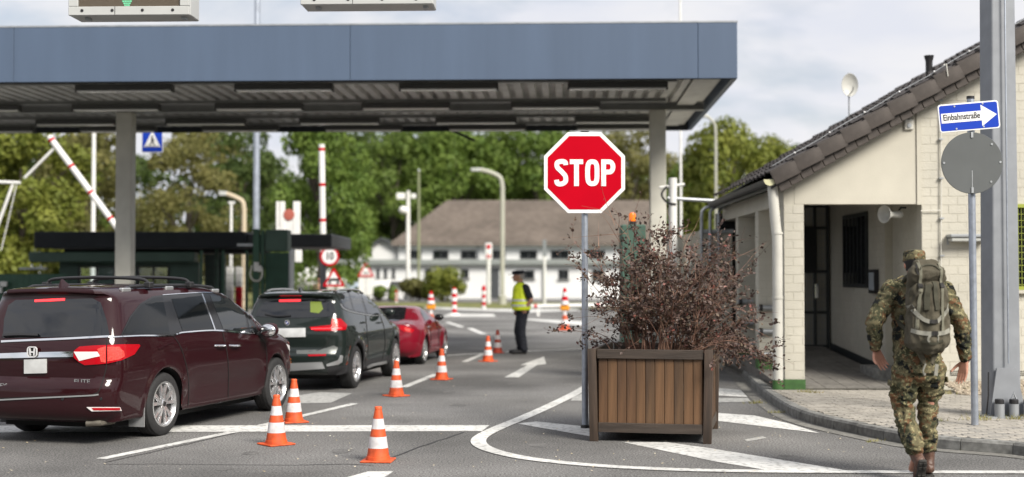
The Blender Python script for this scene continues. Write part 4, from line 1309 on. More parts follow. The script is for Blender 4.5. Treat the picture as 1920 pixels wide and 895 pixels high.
# ---- masts, lamps, barriers and signs in the middle distance
def mast(name, label, cat, px, Y, py_top, d, m=M_galv, below=0, n=10):
    b = At(px, 515, Y); top = At(px, py_top, Y).z
    t = thing(name, label, cat, (b.x, Y, 0))
    MB().tube([(0, 0, below), (0, 0, top * .5), (0, 0, top)], [d / 2, d / 2 * .9, d / 2 * .75], n).build('shaft', m, t)
    return t, top
t, h = mast('tall_mast', 'tall grey mast rising behind the canopy above the booth', 'mast', 480, 46, -140, .24)
MB().lathe([(.2, 0), (.2, .04), (.0, .04)], 12).build('base_plate', M_zinc, t)
t, h = mast('flagpole', 'thin tall white pole seen above the canopy near its right end', 'pole', 1277, 44, -90, .09, M_white)
MB().ball((0, 0, h), .05).build('finial', M_chrome, t)
t, h = mast('slim_post', 'slim white post left of the left canopy pillar', 'post', 174, 50, 150, .17, M_white)
MB().lathe([(.14, 0), (.14, .04), (.0, .04)], 12).build('base_plate', M_zinc, t)
t, h = mast('thin_pole', 'thin olive pole between camera mast and street lamp', 'pole', 785, 90, 320, .2, pbr('olive_pole', (.22, .24, .14), .7))
t2 = MB().ball((0, 0, h), .1).build('cap', M_zinc, t)
def street_lamp(px, Y, py_top, py_arm, px_head, m, label, d=.16):
    b = At(px, 515, Y); za = At(px, py_arm, Y).z; zt = At(px, py_top, Y).z
    hxv = (px_head - px) / FPX * Y
    t = thing('street_lamp', label, 'street lamp', (b.x, Y, 0))
    pts = [(0, 0, 0), (0, 0, za * .5), (0, 0, za)]
    arc = cr([(0, 0, za), (hxv * .08, 0, za + (zt - za) * .6), (hxv * .4, 0, zt - (zt - za) * .05), (hxv * .72, 0, zt + .1)], 5)
    MB().tube(pts + [tuple(p) for p in arc[1:]], d / 2, 10).build('pole', m, t)
    MB().b2((min(hxv * .7, hxv * 1.02), -.12, zt + .02), (max(hxv * .7, hxv * 1.02), .12, zt + .2)).build('lamp_head', M_frame, t, bevel=.04, seg=2)
    MB().lathe([(d * .9, 0), (d * .9, .5), (d * .5, .55)], 12).build('foot', m, t)
M_lamppole = pbr('lamp_pole', (.40, .40, .34), .6, var=.08, vscale=2)
street_lamp(942, 76, 322, 350, 884, M_lamppole, 'grey street lamp with a curved arm standing before the white building', .26)
street_lamp(457, 56, 368, 392, 411, pbr('beige_lamp_pole', (.50, .42, .30), .6), 'beige street lamp with a curved arm above the booth roof', .2)
street_lamp(1343, 52, 222, 250, 1318, M_lamppole, 'pale street lamp with a short arm behind the guard house', .11)
t, h = mast('short_post', 'short white post left of the beige street lamp', 'post', 433, 55, 380, .13, M_white)
MB().b2((-.1, -.06, h - .05), (.14, .06, h + .04)).build('cap', M_white, t)
# camera mast
t, h = mast('camera_mast', 'white camera mast with two cameras before the dark trees', 'camera mast', 765, 86, 358, .3, M_white)
MB().b2((-.75, -.15, h - .55), (-.2, .15, h - .15)).build('camera', M_white, t, bevel=.05, seg=2)
MB().b2((.18, -.15, h - .5), (.5, .15, h - .2)).build('camera', M_white, t, bevel=.05, seg=2)
MB().ball((-.3, -.1, h - 1.25), (.3, .3, .26)).build('dome_camera', M_white, t)
# raised barriers
def boom(label, p0, p1, d, n_red, px_base=None):
    """round barrier boom from p0 (hinge) to p1 (tip)."""
    t = thing('barrier_boom', label, 'barrier', p0)
    v = Vector(p1) - Vector(p0)
    q = v.to_track_quat('Z', 'Y').to_matrix().to_4x4()
    l = v.length
    MB().lathe([(d / 2, -.3), (d / 2, l), (.0, l)], 12).xform(q).build('boom', M_white, t)
    for k in range(n_red):
        z = l * (k + .9) / n_red
        MB().lathe([(d / 2 + .004, z - l / n_red * .085), (d / 2 + .004, z)], 12).xform(q).build('red_band', M_red, t)
    return t
t = boom('white barrier boom with red bands raised aslant at the left', At(238, 452, 43), At(92, 256, 43), .20, 4)
a_, b_ = At(100, 280, 43) - t.location, At(46, 334, 43) - t.location
MB().tube([tuple(a_), tuple(b_)], .045, 8).build('strut', M_white, t)
MB().b2((-.25, .1, -t.location.z), (.25, .5, -.25)).build('drive_housing', M_anthr, t, bevel=.03)
t = thing('road_barrier', 'thin white barrier frame hanging at the left picture edge', 'barrier', At(0, 342, 44))
e = lambda px, py: tuple(At(px, py, 44) - t.location)
MB().tube([e(-60, 339), e(38, 343)], .05, 8).build('top_bar', M_white, t)
MB().tube([e(24, 346), e(0, 412), e(-30, 495)], .05, 8).build('leg', M_white, t)
MB().tube([e(31, 346), e(20, 395), e(2, 470)], .015, 6).build('wire', M_white, t)
t = boom('white barrier boom with red bands standing upright behind the booth', At(606, 470, 42), At(603, 271, 42), .19, 3)
MB().b2((-.1, -.08, -t.location.z), (.1, .08, -.05)).build('stand', M_anthr, t, bevel=.02)
t = boom('lowered white barrier boom with red bands behind the officer', At(1230, 571, 55), At(996, 575, 55), .17, 4)
MB().b2((-.2, -.2, -t.location.z), (.25, .25, .3)).build('drive_housing', M_white, t, bevel=.03)
MB().b2((-4.9, -.05, -t.location.z), (-4.8, .05, -.1)).build('rest_post', M_white, t)
# back of a signal: white uprights with a red disc
t = thing('traffic_signal', 'white signal panel with a red disc standing over the booth roof', 'signal', At(541, 440, 42)); t.location.z = 0
zt, zb_ = At(541, 378, 42).z, At(541, 441, 42).z
for xa, xb in ((-.40, -.30), (-.28, -.12), (.14, .36)): MB().b2((xa, 0, zb_ - .1), (xb, .08, zt)).build('upright', M_white, t, bevel=.01)
MB().b2((-.12, .02, zb_), (.139, .07, zt - .35)).build('panel', M_white, t)
MB().lathe([(.0, -.03), (.17, -.02), (.18, .01)], 20, 'Y', (.01, .0, zt - .42)).build('disc', pbr('dull_red', (.38, .1, .07), .6), t)
MB().b2((.05, .03, 0), (.15, .1, zb_)).build('post', M_galv, t)
MB().b2((-.25, -.05, 1.6), (.02, .1, 2.25)).build('control_box', M_white, t, bevel=.02)
MB().b2((.2, -.05, 2.1), (.42, .1, 2.5)).build('control_box', M_white, t, bevel=.02)

# ---- traffic signs far off
M_signback = pbr('sign_back', (.23, .25, .26), .55, .3)
def disc_sign(t, z, r, txt):
    MB().prism(circle(r), .02, facing((0, 0, z))).build('plate', M_red, t)
    MB().prism(circle(r * .78), .004, facing((0, -.0205, z))).build('face', M_wsheet, t)
    if txt:
        link('lettering', text_mesh(txt, r * 1.05, M_sblack, .002, .85, .01), t).matrix_local = facing((0, -.027, z - r * .02))
def tri_sign(t, z, s):
    def tri(q): return [(q * math.cos(R(a)), q * math.sin(R(a))) for a in (90, 210, 330)]
    def rt(q, rr):
        o = []
        for a in (90, 210, 330):
            cx_, cy_ = (q - 2 * rr) * math.cos(R(a)), (q - 2 * rr) * math.sin(R(a))
            for k in range(-3, 4): o.append((cx_ + rr * math.cos(R(a + 20 * k)), cy_ + rr * math.sin(R(a + 20 * k))))
        return o
    MB().prism(rt(s, .04), .02, facing((0, 0, z))).build('plate', M_red, t)
    MB().prism(tri(s * .66), .004, facing((0, -.0205, z))).build('face', M_wsheet, t)
    for x in (-.12, .12):
        MB().prism(circle(.045, 12, (x, -s * .20)), .002, facing((0, -.025, z))).build('pictogram', M_sblack, t)
    MB().prism([(-.19, -s * .2 + .05), (.19, -s * .2 + .05), (.15, -s * .2 + .13), (-.1, -s * .2 + .13)], .002, facing((0, -.0255, z))).build('pictogram', M_sblack, t)
YS = 40.0
t = thing('speed_sign', 'round red rimmed 10 sign above a warning triangle on a dark post', 'traffic sign', At(608, 515, YS)); t.location.z = 0
MB().tube([(0, .05, 0), (0, .05, At(0, 452, YS).z)], .045, 10).build('post', M_anthr, t)
sx = (618 - 608) / FPX * YS
t2 = thing('sign_mount', 'x', 'x'); 
disc_root = t
MB().prism(circle(.29, 32, (sx, 0)), .02, facing((0, 0, At(0, 481, YS).z))).build('plate', M_red, t)
MB().prism(circle(.225, 32, (sx, 0)), .004, facing((0, -.0205, At(0, 481, YS).z))).build('face', M_wsheet, t)
link('lettering', text_mesh('10', .30, M_sblack, .002, .85, .01), t).matrix_local = facing((sx, -.027, At(0, 481, YS).z))
bpy.data.objects.remove(t2)
wt = thing('warning_sign', 'red bordered warning triangle below the round 10 sign', 'traffic sign', At(626, 524, YS) + Vector((0, 0, 0)))
tri_sign(wt, -.02, .40)
wt2 = thing('warning_sign', 'far red bordered warning triangle on a white board before the white building', 'traffic sign', At(686, 507, 84)); z0 = wt2.location.z; wt2.location.z = 0
tri_sign(wt2, z0 - .1, .62)
MB().b2((-.45, .03, .4), (.45, .06, z0 - .25)).build('board', M_white, wt2)
MB().tube([(0, .06, 0), (0, .06, z0)], .04, 8).build('post', M_galv, wt2)
# pedestrian crossing sign under the canopy edge
pc = thing('crossing_sign', 'blue pedestrian crossing sign hanging behind the canopy edge', 'traffic sign', At(286, 268, 34))
s_ = 40 / FPX * 34
MB().prism(rrect(s_, s_ * 1.15, .03), .02, facing((0, 0, .06))).build('plate', M_wsheet, pc)
MB().prism(rrect(s_ * .94, s_ * 1.08, .02), .004, facing((0, -.0205, .06))).build('face', M_blue, pc)
MB().prism([(-.21, -.17), (.21, -.17), (0, .25)], .004, facing((0, -.025, .06))).build('triangle', M_wsheet, pc)
pg = MB()
for poly in ([(-.03, .06), (.02, .06), (.03, -.05), (-.03, -.05)], [(-.03, -.051), (.0, -.051), (-.05, -.13), (-.08, -.13)], [(.0, -.051), (.03, -.051), (.07, -.13), (.04, -.13)], circle(.026, 12, (0, .095)), [(.021, .05), (.07, -.01), (.06, -.03), (.025, .02)]):
    pg.prism(poly, .002, facing((0, -.030, .06)))
for k in range(5): pg.prism([(-.16 + k * .07, -.165), (-.12 + k * .07, -.165), (-.11 + k * .065, -.138), (-.15 + k * .07, -.138)], .002, facing((0, -.0305, .06)))
pg.build('pictogram', M_sblack, pc)
MB().tube([(0, .04, -.3), (0, .04, 1.6)], .03, 8).build('hanger', M_galv, pc)
# distant red and white sign post and grey sign post before the building
t = thing('signal_post', 'white post with a narrow red and white panel before the building', 'signal', At(916, 515, 78)); t.location.z = 0
MB().tube([(0, .06, 0), (0, .06, At(0, 470, 78).z)], .12, 8).build('post', M_white, t)
zc = At(0, 472, 78).z
MB().b2((-.2, -.03, zc - .48), (.2, .03, zc + .5)).build('panel', M_wsheet, t, bevel=.03)
for z in (zc - .28, zc + .28): MB().lathe([(.0, -.05), (.13, -.045), (.14, -.031)], 16, 'Y', (0, 0, z)).build('red_spot', M_red, t)
t = thing('grey_sign', 'back of a narrow grey sign on a pale post before the building', 'traffic sign', At(1021, 515, 74)); t.location.z = 0
zc = At(0, 466, 74).z
MB().b2((-.1, -.03, zc - .45), (.1, .0, zc + .48)).build('plate', M_signback, t, bevel=.01)
MB().tube([(0, .05, 0), (0, .05, zc + .4)], .08, 8).build('post', M_white, t)
# delineator posts and far cones
M_orange = pbr('cone_orange', (0.66, 0.095, 0.022), 0.55, var=.14, vscale=22, dirt=.35, dscale=7)
M_conewhite = pbr('cone_white', (0.70, 0.68, 0.69), 0.45, var=.07, vscale=30, dirt=.25, dscale=8)
def cone_proto(label, loc, name='traffic_cone', cat='traffic cone', group='orange and white cones along the lane'):
    t = thing(name, label, cat, loc, random.uniform(-.6, .6), group)
    MB().b2((-.145, -.145, 0), (.145, .145, .018)).build('base', M_orange, t, bevel=.008)
    rr = lambda z: .103 - (.103 - .032) * (z - .05) / .43
    MB().lathe([(.112, .0185), (.108, .048), (rr(.05) , .05)], 28).build('collar', M_orange, t)
    MB().lathe([(rr(.05), .0485), (rr(.18), .18)], 28).build('body', M_orange, t)
    MB().lathe([(rr(.138) + .003, .125), (rr(.228) + .003, .228)], 28).build('reflective_band', M_conewhite, t)
    MB().lathe([(rr(.22), .2285), (rr(.315), .315)], 28).build('body', M_orange, t)
    MB().lathe([(rr(.31) + .003, .300), (rr(.40) + .003, .392)], 28).build('reflective_band', M_conewhite, t)
    MB().lathe([(rr(.38), .3925), (rr(.475), .475), (.034, .476), (.034, .497), (.03, .503), (.0, .503)], 28).build('tip', M_orange, t)
    return t
cones = [((709, 868), 'nearest orange and white cone, alone at the front'), ((518, 836), 'orange and white cone in front of the minivan, left of a pair'), ((551, 794), 'orange and white cone by the minivan front wheel, right of a pair'),
         ((743, 745), 'orange and white cone beside the dark sport utility rear wheel'), ((828, 714), 'orange and white cone beside the dark sport utility front wheel'), ((915, 680), 'brighter orange cone left in the pair near the officer'), ((933, 664), 'duller far cone right in the pair near the officer')]
cp_ = None
for (px, py), lab in cones:
    if cp_ is None: cp_ = cone_proto(lab, G(px, py - 3))
    else: dup(cp_, lab, G(px, py - 2), random.uniform(-.7, .7))
M_orange_dull = pbr('faded_cone_orange', (0.40, 0.050, 0.022), 0.6, var=.15, vscale=12, dirt=.25)
last = bpy.data.objects['traffic_cone.006'] if 'traffic_cone.006' in bpy.data.objects else None
for ch in (last.children if last else []):
    if ch.material_slots[0].material == M_orange:
        ch.material_slots[0].link = 'OBJECT'; ch.material_slots[0].material = M_orange_dull
far_cone = dup(cp_, 'far cone under the lowered barrier boom left of the sign post', G(1058, 617), .3, 'cones far down the road', 1.15)
def delineator(px, pyb, pyt, label, base=True):
    b = G(px, pyb); h = At(px, pyt, b.y).z
    t = thing('marker_post', label, 'marker post', b, 0, 'red and white marker posts')
    r_ = h * .085
    if base: MB().lathe([(r_ * 2.6, 0), (r_ * 2.4, .05), (r_ * 1.2, .09), (.0, .09)], 16).build('base', M_white, t)
    for k in range(6):
        MB().lathe([(r_ * (1.25 if k > 2 and base else 1), h * (.09 + k * .145)), (r_ * (1.0 if k > 2 else 1), h * (.235 + k * .145)), (.0, h * (.236 + k * .145))], 14).build('band', (M_white, M_red)[(k + (0 if not base else 1)) % 2], t)
    MB().ball((0, 0, h * .97), r_ * .8, 10, 6).build('cap', M_red, t)
delineator(852, 591, 541, 'red and white marker post standing on a white base on the road')
delineator(907, 584, 537, 'slim red and white marker post at the edge of the verge', False)
delineator(743, 570, 545, 'red and white marker post behind the red car roof', False)
def beacon(px, pyb, pym, pyt, label):
    b = G(px, pyb); zm = At(px, pym, b.y).z; h = At(px, pyt, b.y).z
    t = thing('beacon_cone', label, 'beacon', b, 0, 'beacon cones with lamps')
    w_ = zm
    MB().b2((-.2, -.2, 0), (.2, .2, .04)).build('base', M_orange, t)
    for k in range(4):
        MB().lathe([(.15 - .028 * k, .041 + (zm - .1) * k / 4), (.122 - .028 * k, .04 + (zm - .1) * (k + 1) / 4)], 14).build('band', (M_orange, M_conewhite)[k % 2], t)
    MB().b2((-.14, -.08, zm - .06), (.14, .08, zm + .12)).build('lamp', pbr('amber_lamp', (.75, .3, .03), .3), t, bevel=.03)
    for k in range(4):
        z0 = zm + .125 + (h - zm - .125) * k / 4; z1 = zm + .125 + (h - zm - .125) * (k + 1) / 4
        MB().lathe([(.13 - .022 * k, z0), (.11 - .022 * k, z1 - .002), (.0, z1 - .002)], 14).build('band', (M_conewhite, M_red)[k % 2], t)
beacon(808, 616, 577, 546, 'striped beacon cone with an amber lamp right of the red car')
beacon(1059, 619, 579, 540, 'striped beacon cone with an amber lamp behind the lowered boom')
# car and truck parked far off behind the signs
def parked(px, pyb, L_, H_, m, label, rz, name='parked_car'):
    b = G(px, pyb)
    t = thing(name, label, 'car', b, rz)
    prof = [(-L_ / 2, .3), (-L_ / 2, .75), (-L_ * .46, .85), (-L_ * .36, H_), (L_ * .12, H_), (L_ * .27, .95), (L_ * .46, .82), (L_ / 2, .6), (L_ / 2, .3)]
    MB().prism(prof, 1.7, facing((0, .85, 0))).build('body', m, t, bevel=.08, seg=3)
    MB().prism([(-L_ * .40, .88), (-L_ * .33, H_ - .08), (L_ * .10, H_ - .08), (L_ * .23, .95)], .02, facing((0, -.851, 0))).build('window', M_glassd, t)
    for x in (-L_ * .3, L_ * .3):
        wv = MB().lathe([(.2, -.86), (.3, -.87), (.31, -.7), (.2, -.7)], 18, 'Y', (x, 0, .31), True).build('wheel', M_rubber, t)
        MB().lathe([(.0, -.85), (.2, -.86), (.2, -.75)], 14, 'Y', (x, 0, .31)).build('rim', M_zinc, wv)
parked(728, 562.5, 4.0, 1.36, M_white, 'white car parked far off behind the low dark hedge', 1.2)
parked(678, 562.5, 3.6, 1.2, pbr('silver_blue', (.45, .52, .6), .3, .4), 'pale blue car parked far off left of the white car', 1.3)
tk = thing('mixer_truck', 'white rounded mixer truck glimpsed behind the round 10 sign', 'truck', At(590, 515, 74)); tk.location.z = 0
MB().lathe([(.0, -1.25), (.35, -1.2), (.62, -.75), (.72, -.1), (.70, .35), (.50, .9), (.28, 1.15), (.0, 1.16)], 24, 'X').xform(Matrix.Translation((-.05, 0, 1.45)) @ Matrix.Rotation(R(-10), 4, 'Y')).build('drum', M_white, tk)
MB().b2((-1.0, -.9, .5), (1.6, .9, .85)).build('chassis', M_anthr, tk)
MB().b2((.75, -.9, .86), (1.7, .9, 1.55)).build('cab', M_white, tk, bevel=.12, seg=3)
for x in (-.7, .3, 1.3): MB().lathe([(.2, -.95), (.4, -.96), (.42, -.7), (.2, -.7)], 18, 'Y', (x, 0, .42), True).build('wheel', M_rubber, tk)
# ================================================================ vehicles
def paint(name, col, rough=.28, metal=.35, coat=1.0):
    m = pbr(name, col, .5, 0, var=.05, vscale=900, coat=coat, detail=1, spec=.08)
    return m
P_van = paint('burgundy_paint', (0.021, 0.0032, 0.0052), .34, .1, .75)
P_suv = paint('dark_green_black_paint', (0.012, 0.018, 0.016), .28, .2, 1.0)
P_red = paint('red_car_paint', (0.17, 0.003, 0.014), .25, .3)
G_tint = pbr('tinted_glass', (0.006, 0.007, 0.009), 0.03, spec=.9)
G_side = pbr('dark_side_glass', (0.005, 0.006, 0.007), 0.04, spec=.35)
G_clear = pbr('car_glass', (0.015, 0.018, 0.02), 0.03, spec=.75)
P_black = pbr('gloss_black', (0.008, 0.008, 0.009), 0.12)
P_clad = pbr('black_cladding', (0.022, 0.022, 0.024), 0.6, var=.1, vscale=30)
P_under = pbr('underbody', (0.012, 0.012, 0.012), 0.9)
P_lamp = pbr('tail_lamp_red', (0.33, 0.002, 0.008), 0.15, spec=.35, emit=(1, .01, .02), estr=.06)
P_lampd = pbr('tail_lamp_inner', (0.60, 0.06, 0.05), 0.15, spec=.35, emit=(1, .10, .07), estr=.12, var=.4, vscale=60)
P_brake = pbr('lit_brake_lamp', (0.9, 0.03, 0.03), 0.3, emit=(1, .03, .04), estr=1.3)
P_plate = pbr('number_plate', (0.55, 0.56, 0.56), 0.5, var=.12, vscale=9)
P_rim = pbr('machined_rim', (0.66, 0.66, 0.67), 0.25, .85)
P_rimd = pbr('rim_dark', (0.03, 0.03, 0.032), 0.4, .3)
P_satin = pbr('satin_silver', (0.50, 0.51, 0.52), 0.32, .7)
P_badge = pbr('badge_silver', (.8, .8, .82), .35, .3)
P_seam = pbr('panel_gap', (0.004, 0.004, 0.004), 0.8)
P_amber = pbr('amber_lens', (0.75, .22, .01), .2)
P_flare = pbr('clear_lens', (.75, .72, .72), .08, spec=.8)

class Car: pass
def car_body(S):
    rear = np.array(cr(S['rear'], 6)); front = np.array(cr(S['front'], 6)); top = np.array(cr(S['top'], 6))
    yb0, yb1 = S['rear'][0][0], S['front'][0][0]
    zs = S['sill']; Rw = S['arch_r']; wheels = S['wheels']; zc = S['tyre']
    ys = [yb0]
    marks = []
    for wy in wheels: marks.append((wy - Rw, wy + Rw))
    def seg(a, b, n): return list(np.linspace(a, b, n + 1)[1:])
    ylist = [yb0] + seg(yb0, marks[0][0], 12)
    def arch(a, b):
        c, r_ = (a + b) / 2, (b - a) / 2
        return [a + 1e-4] + [c - r_ * math.cos(PI * k / 22) for k in range(1, 22)] + [b - 1e-4]
    ylist += arch(*marks[0]) + [marks[0][1]] + seg(marks[0][1], marks[1][0], 26) + arch(*marks[1]) + [marks[1][1]] + seg(marks[1][1], yb1, 10)
    ylist = np.array(ylist)
    def zb(y):
        z = zs + S.get('sill_up', 0) * max(0, abs(y - yb0) < .0)
        for wy in wheels:
            if abs(y - wy) < Rw - 5e-5: z = max(z, zc + math.sqrt(max(0, Rw * Rw - (y - wy) ** 2)))
        e = min(y - yb0, yb1 - y)
        return z
    B = np.array([(y, zb(y)) for y in ylist])
    s = (ylist - yb0) / (yb1 - yb0)
    ty0, ty1 = top[0][0], top[-1][0]
    tyv = ty0 + s * (ty1 - ty0)
    T = np.stack([tyv, np.interp(tyv, top[:, 0], top[:, 1])], 1)
    nv = S.get('nv', 40)
    v = 0.5 - 0.5 * np.cos(PI * np.linspace(0, 1, nv + 1)); v = v * .55 + np.linspace(0, 1, nv + 1) * .45
    def curve(c):
        z0, z1 = c[0][1], c[-1][1]
        l = np.concatenate([[0], np.cumsum(np.hypot(*np.diff(c, axis=0).T))]); l /= l[-1]
        return np.stack([np.interp(v, l, c[:, 0]), np.interp(v, l, c[:, 1])], 1)
    Rv, Fv = curve(rear), curve(front)
    B[0] = Rv[0]; T[0] = Rv[-1]; B[-1] = Fv[0]; T[-1] = Fv[-1]
    U, V = s[:, None, None], v[None, :, None]
    P = (1 - V) * B[:, None] + V * T[:, None] + (1 - U) * Rv[None] + U * Fv[None] - ((1 - U) * (1 - V) * B[0] + U * (1 - V) * B[-1] + (1 - U) * V * T[0] + U * V * T[-1])
    nu = len(s) - 1
    W = S['W'](P[..., 0], P[..., 1])
    def dist(poly):
        D = np.full(P.shape[:2], 1e9)
        for a, b in zip(poly[:-1], poly[1:]):
            ab = b - a; L2 = (ab ** 2).sum()
            if L2 < 1e-12: continue
            t = np.clip(((P - a) * ab).sum(-1) / L2, 0, 1)
            D = np.minimum(D, np.hypot(*np.moveaxis(P - (a + t[..., None] * ab), -1, 0)))
        return D
    drop = np.zeros_like(W)
    for poly, r_ in ((B, S['r'][0]), (Rv, S['r'][1]), (T, S['r'][2]), (Fv, S['r'][3])):
        if callable(r_): rr = r_(P[..., 0], P[..., 1])
        else: rr = np.full_like(W, r_)
        d = np.minimum(dist(poly), rr)
        drop = np.maximum(drop, rr - np.sqrt(np.maximum(0, rr * rr - (rr - d) ** 2)))
    X = np.maximum(W - drop, .05)
    vid = {}
    vs, fs = [], []
    def addv(x, y, z): vs.append([x, y, z]); return len(vs) - 1
    Ri = np.zeros((nu + 1, nv + 1), int); Li = np.zeros_like(Ri)
    for i in range(nu + 1):
        for j in range(nv + 1):
            Ri[i, j] = addv(X[i, j], P[i, j, 0], P[i, j, 1]); Li[i, j] = addv(-X[i, j], P[i, j, 0], P[i, j, 1])
    mats = []
    for i in range(nu):
        for j in range(nv):
            fs.append((Ri[i, j], Ri[i + 1, j], Ri[i + 1, j + 1], Ri[i, j + 1])); mats.append('s')
            fs.append((Li[i, j], Li[i, j + 1], Li[i + 1, j + 1], Li[i + 1, j])); mats.append('s')
    loop = [(i, 0, 'b') for i in range(nu)] + [(nu, j, 'f') for j in range(nv)] + [(i, nv, 't') for i in range(nu, 0, -1)] + [(0, j, 'r') for j in range(nv, 0, -1)]
    nx = 18
    rows = []
    for i, j, k in loop:
        row = [Ri[i, j]]
        for m in range(1, nx):
            row.append(addv(X[i, j] * (1 - 2 * m / nx), P[i, j, 0], P[i, j, 1]))
        row.append(Li[i, j]); rows.append(row)
    n = len(loop)
    for k in range(n):
        a, b = rows[k], rows[(k + 1) % n]
        for m in range(nx):
            fs.append((a[m], a[m + 1], b[m + 1], b[m])); mats.append(loop[k][2])
    A = np.array(vs)
    Wm = S['halfw']
    q = np.clip(np.abs(A[:, 0]) / Wm, 0, 1) ** 2
    L_ = S['L']
    wr = np.clip((.9 - A[:, 1]) / .9, 0, 1) ** 1.5; wf = np.clip((A[:, 1] - (L_ - 1.6)) / 1.6, 0, 1)
    A[:, 1] += S['bow_r'] * q * wr - S['bow_f'] * q * wf
    wz = np.clip((A[:, 2] - S['belt']) / (S['top_z'] - S['belt']), 0, 1)
    A[:, 2] += S['crown'] * (1 - q) * wz ** .7 * (A[:, 2] > S['belt'])
    # windscreen bulges forward at its middle
    return A, fs, mats, nu, nv
def make_car(name, label, S, contact, heading, scale, wheel_r, paintm, cladding=None):
    c = Car()
    c.S = S
    h = R(heading)
    loc = Vector(contact) - Matrix.Rotation(-h, 3, 'Z') @ Vector((S['tyre_x'], S['wheels'][0], 0)) * scale
    loc.z = 0
    c.root = thing(name, label, 'car', loc, -h, scale=scale)
    c.M = Matrix.Translation(loc) @ Matrix.Rotation(-h, 4, 'Z') @ Matrix.Scale(scale, 4)
    c.Mi = c.M.inverted()
    A, fs, mats, nu, nv = car_body(S)
    c.bvh = BVHTree.FromPolygons([Vector(p) for p in A], fs)
    def sub(sel, nm, m, sharp=40):
        ids = sorted({i for f, k in zip(fs, mats) if sel(f, k) for i in f})
        mp_ = {i: n for n, i in enumerate(ids)}
        mb = MB(); mb.v = [tuple(A[i]) for i in ids]; mb.f = [tuple(mp_[i] for i in f) for f, k in zip(fs, mats) if sel(f, k)]
        return mb.build(nm, m, c.root, sharp=sharp)
    def clad(f, k):
        if k != 's' or not cladding: return False
        p = A[list(f)].mean(0)
        return cladding(p)
    c.body = sub(lambda f, k: k != 'b' and not clad(f, k), 'body', paintm)
    sub(lambda f, k: k == 'b', 'underbody', P_under)
    if cladding: sub(clad, 'cladding', P_clad)
    return c
def hit(c, px, py):
    o = c.Mi @ Vector((0, 0, CAM_H)); d = (c.Mi.to_3x3() @ ray(px, py)).normalized()
    p, n, i, t = c.bvh.ray_cast(o, d)
    if p is None:
        # nearest point of the body to the sight line
        best = None
        for k in range(60):
            q = o + d * (8 + k * .5)
            w_, nn, ii, dd = c.bvh.find_nearest(q)
            if best is None or dd < best[0]: best = (dd, w_, nn)
        return best[1], best[2]
    if n.dot(d) > 0: n = -n
    return p, n
def panel(c, poly, off, name, m, parent=None, res=6, thick=.006, mirror=False):
    """a sheet lying on the car body, its outline surveyed in the photograph."""
    bm = bmesh.new()
    f = bm.faces.new([bm.verts.new((p[0], p[1], 0)) for p in poly])
    bmesh.ops.triangulate(bm, faces=[f])
    xs = [p[0] for p in poly]; ys_ = [p[1] for p in poly]
    for ax, lo, hi in ((0, min(xs), max(xs)), (1, min(ys_), max(ys_))):
        k = lo + res
        while k < hi - .2 * res:
            co = [0, 0, 0]; no = [0, 0, 0]; co[ax] = k; no[ax] = 1
            bmesh.ops.bisect_plane(bm, geom=bm.verts[:] + bm.edges[:] + bm.faces[:], plane_co=co, plane_no=no, dist=1e-4)
            k += res
    nrm = {}
    bm.verts.ensure_lookup_table()
    for v in bm.verts:
        p, n = hit(c, v.co.x, v.co.y)
        v.co = p + n * off; nrm[v] = n
    be = [e for e in bm.edges if len(e.link_faces) == 1]
    low = {}
    for e in be:
        for v in e.verts:
            if v not in low: low[v] = bm.verts.new(v.co - nrm[v] * (off + thick))
    for e in be:
        a, b = e.verts
        try: bm.faces.new((a, b, low[b], low[a]))
        except ValueError: pass
    bmesh.ops.recalc_face_normals(bm, faces=bm.faces)
    me = bpy.data.meshes.new(name); bm.to_mesh(me); bm.free()
    me.materials.append(m)
    me.polygons.foreach_set('use_smooth', [True] * len(me.polygons)); me.set_sharp_from_angle(angle=R(50))
    o = link(name, me, parent or c.root)
    if mirror:
        m2 = me.copy(); m2.transform(Matrix.Diagonal((-1, 1, 1, 1))); m2.flip_normals()
        link(name, m2, parent or c.root)
    return o
def seam(c, pts, wpx, name, m, off=.004, mirror=False, parent=None, sub=5):
    Q = cr(pts, sub) if len(pts) > 2 else [np.array(pts[0]) * (1 - t) + np.array(pts[1]) * t for t in np.linspace(0, 1, 9)]
    Lf, Rt = strip_poly([(p[0], p[1]) for p in Q], wpx)
    vs, fs = [], []
    for a, b in zip(Lf, Rt):
        pa, na = hit(c, a.x, a.y); pb, nb = hit(c, b.x, b.y)
        vs += [pa - na * .004, pa + na * off, pb + nb * off, pb - nb * .004]
    for i in range(len(Lf) - 1):
        for k in range(3):
            fs.append((4 * i + k, 4 * i + k + 1, 4 * i + 5 + k, 4 * i + 4 + k))
    me = MB().add(vs, fs).mesh(name, m, sharp=60)
    fix_normals(me)
    o = link(name, me, parent or c.root)
    if mirror:
        m2 = me.copy(); m2.transform(Matrix.Diagonal((-1, 1, 1, 1))); m2.flip_normals(); link(name, m2, parent or c.root)
    return o
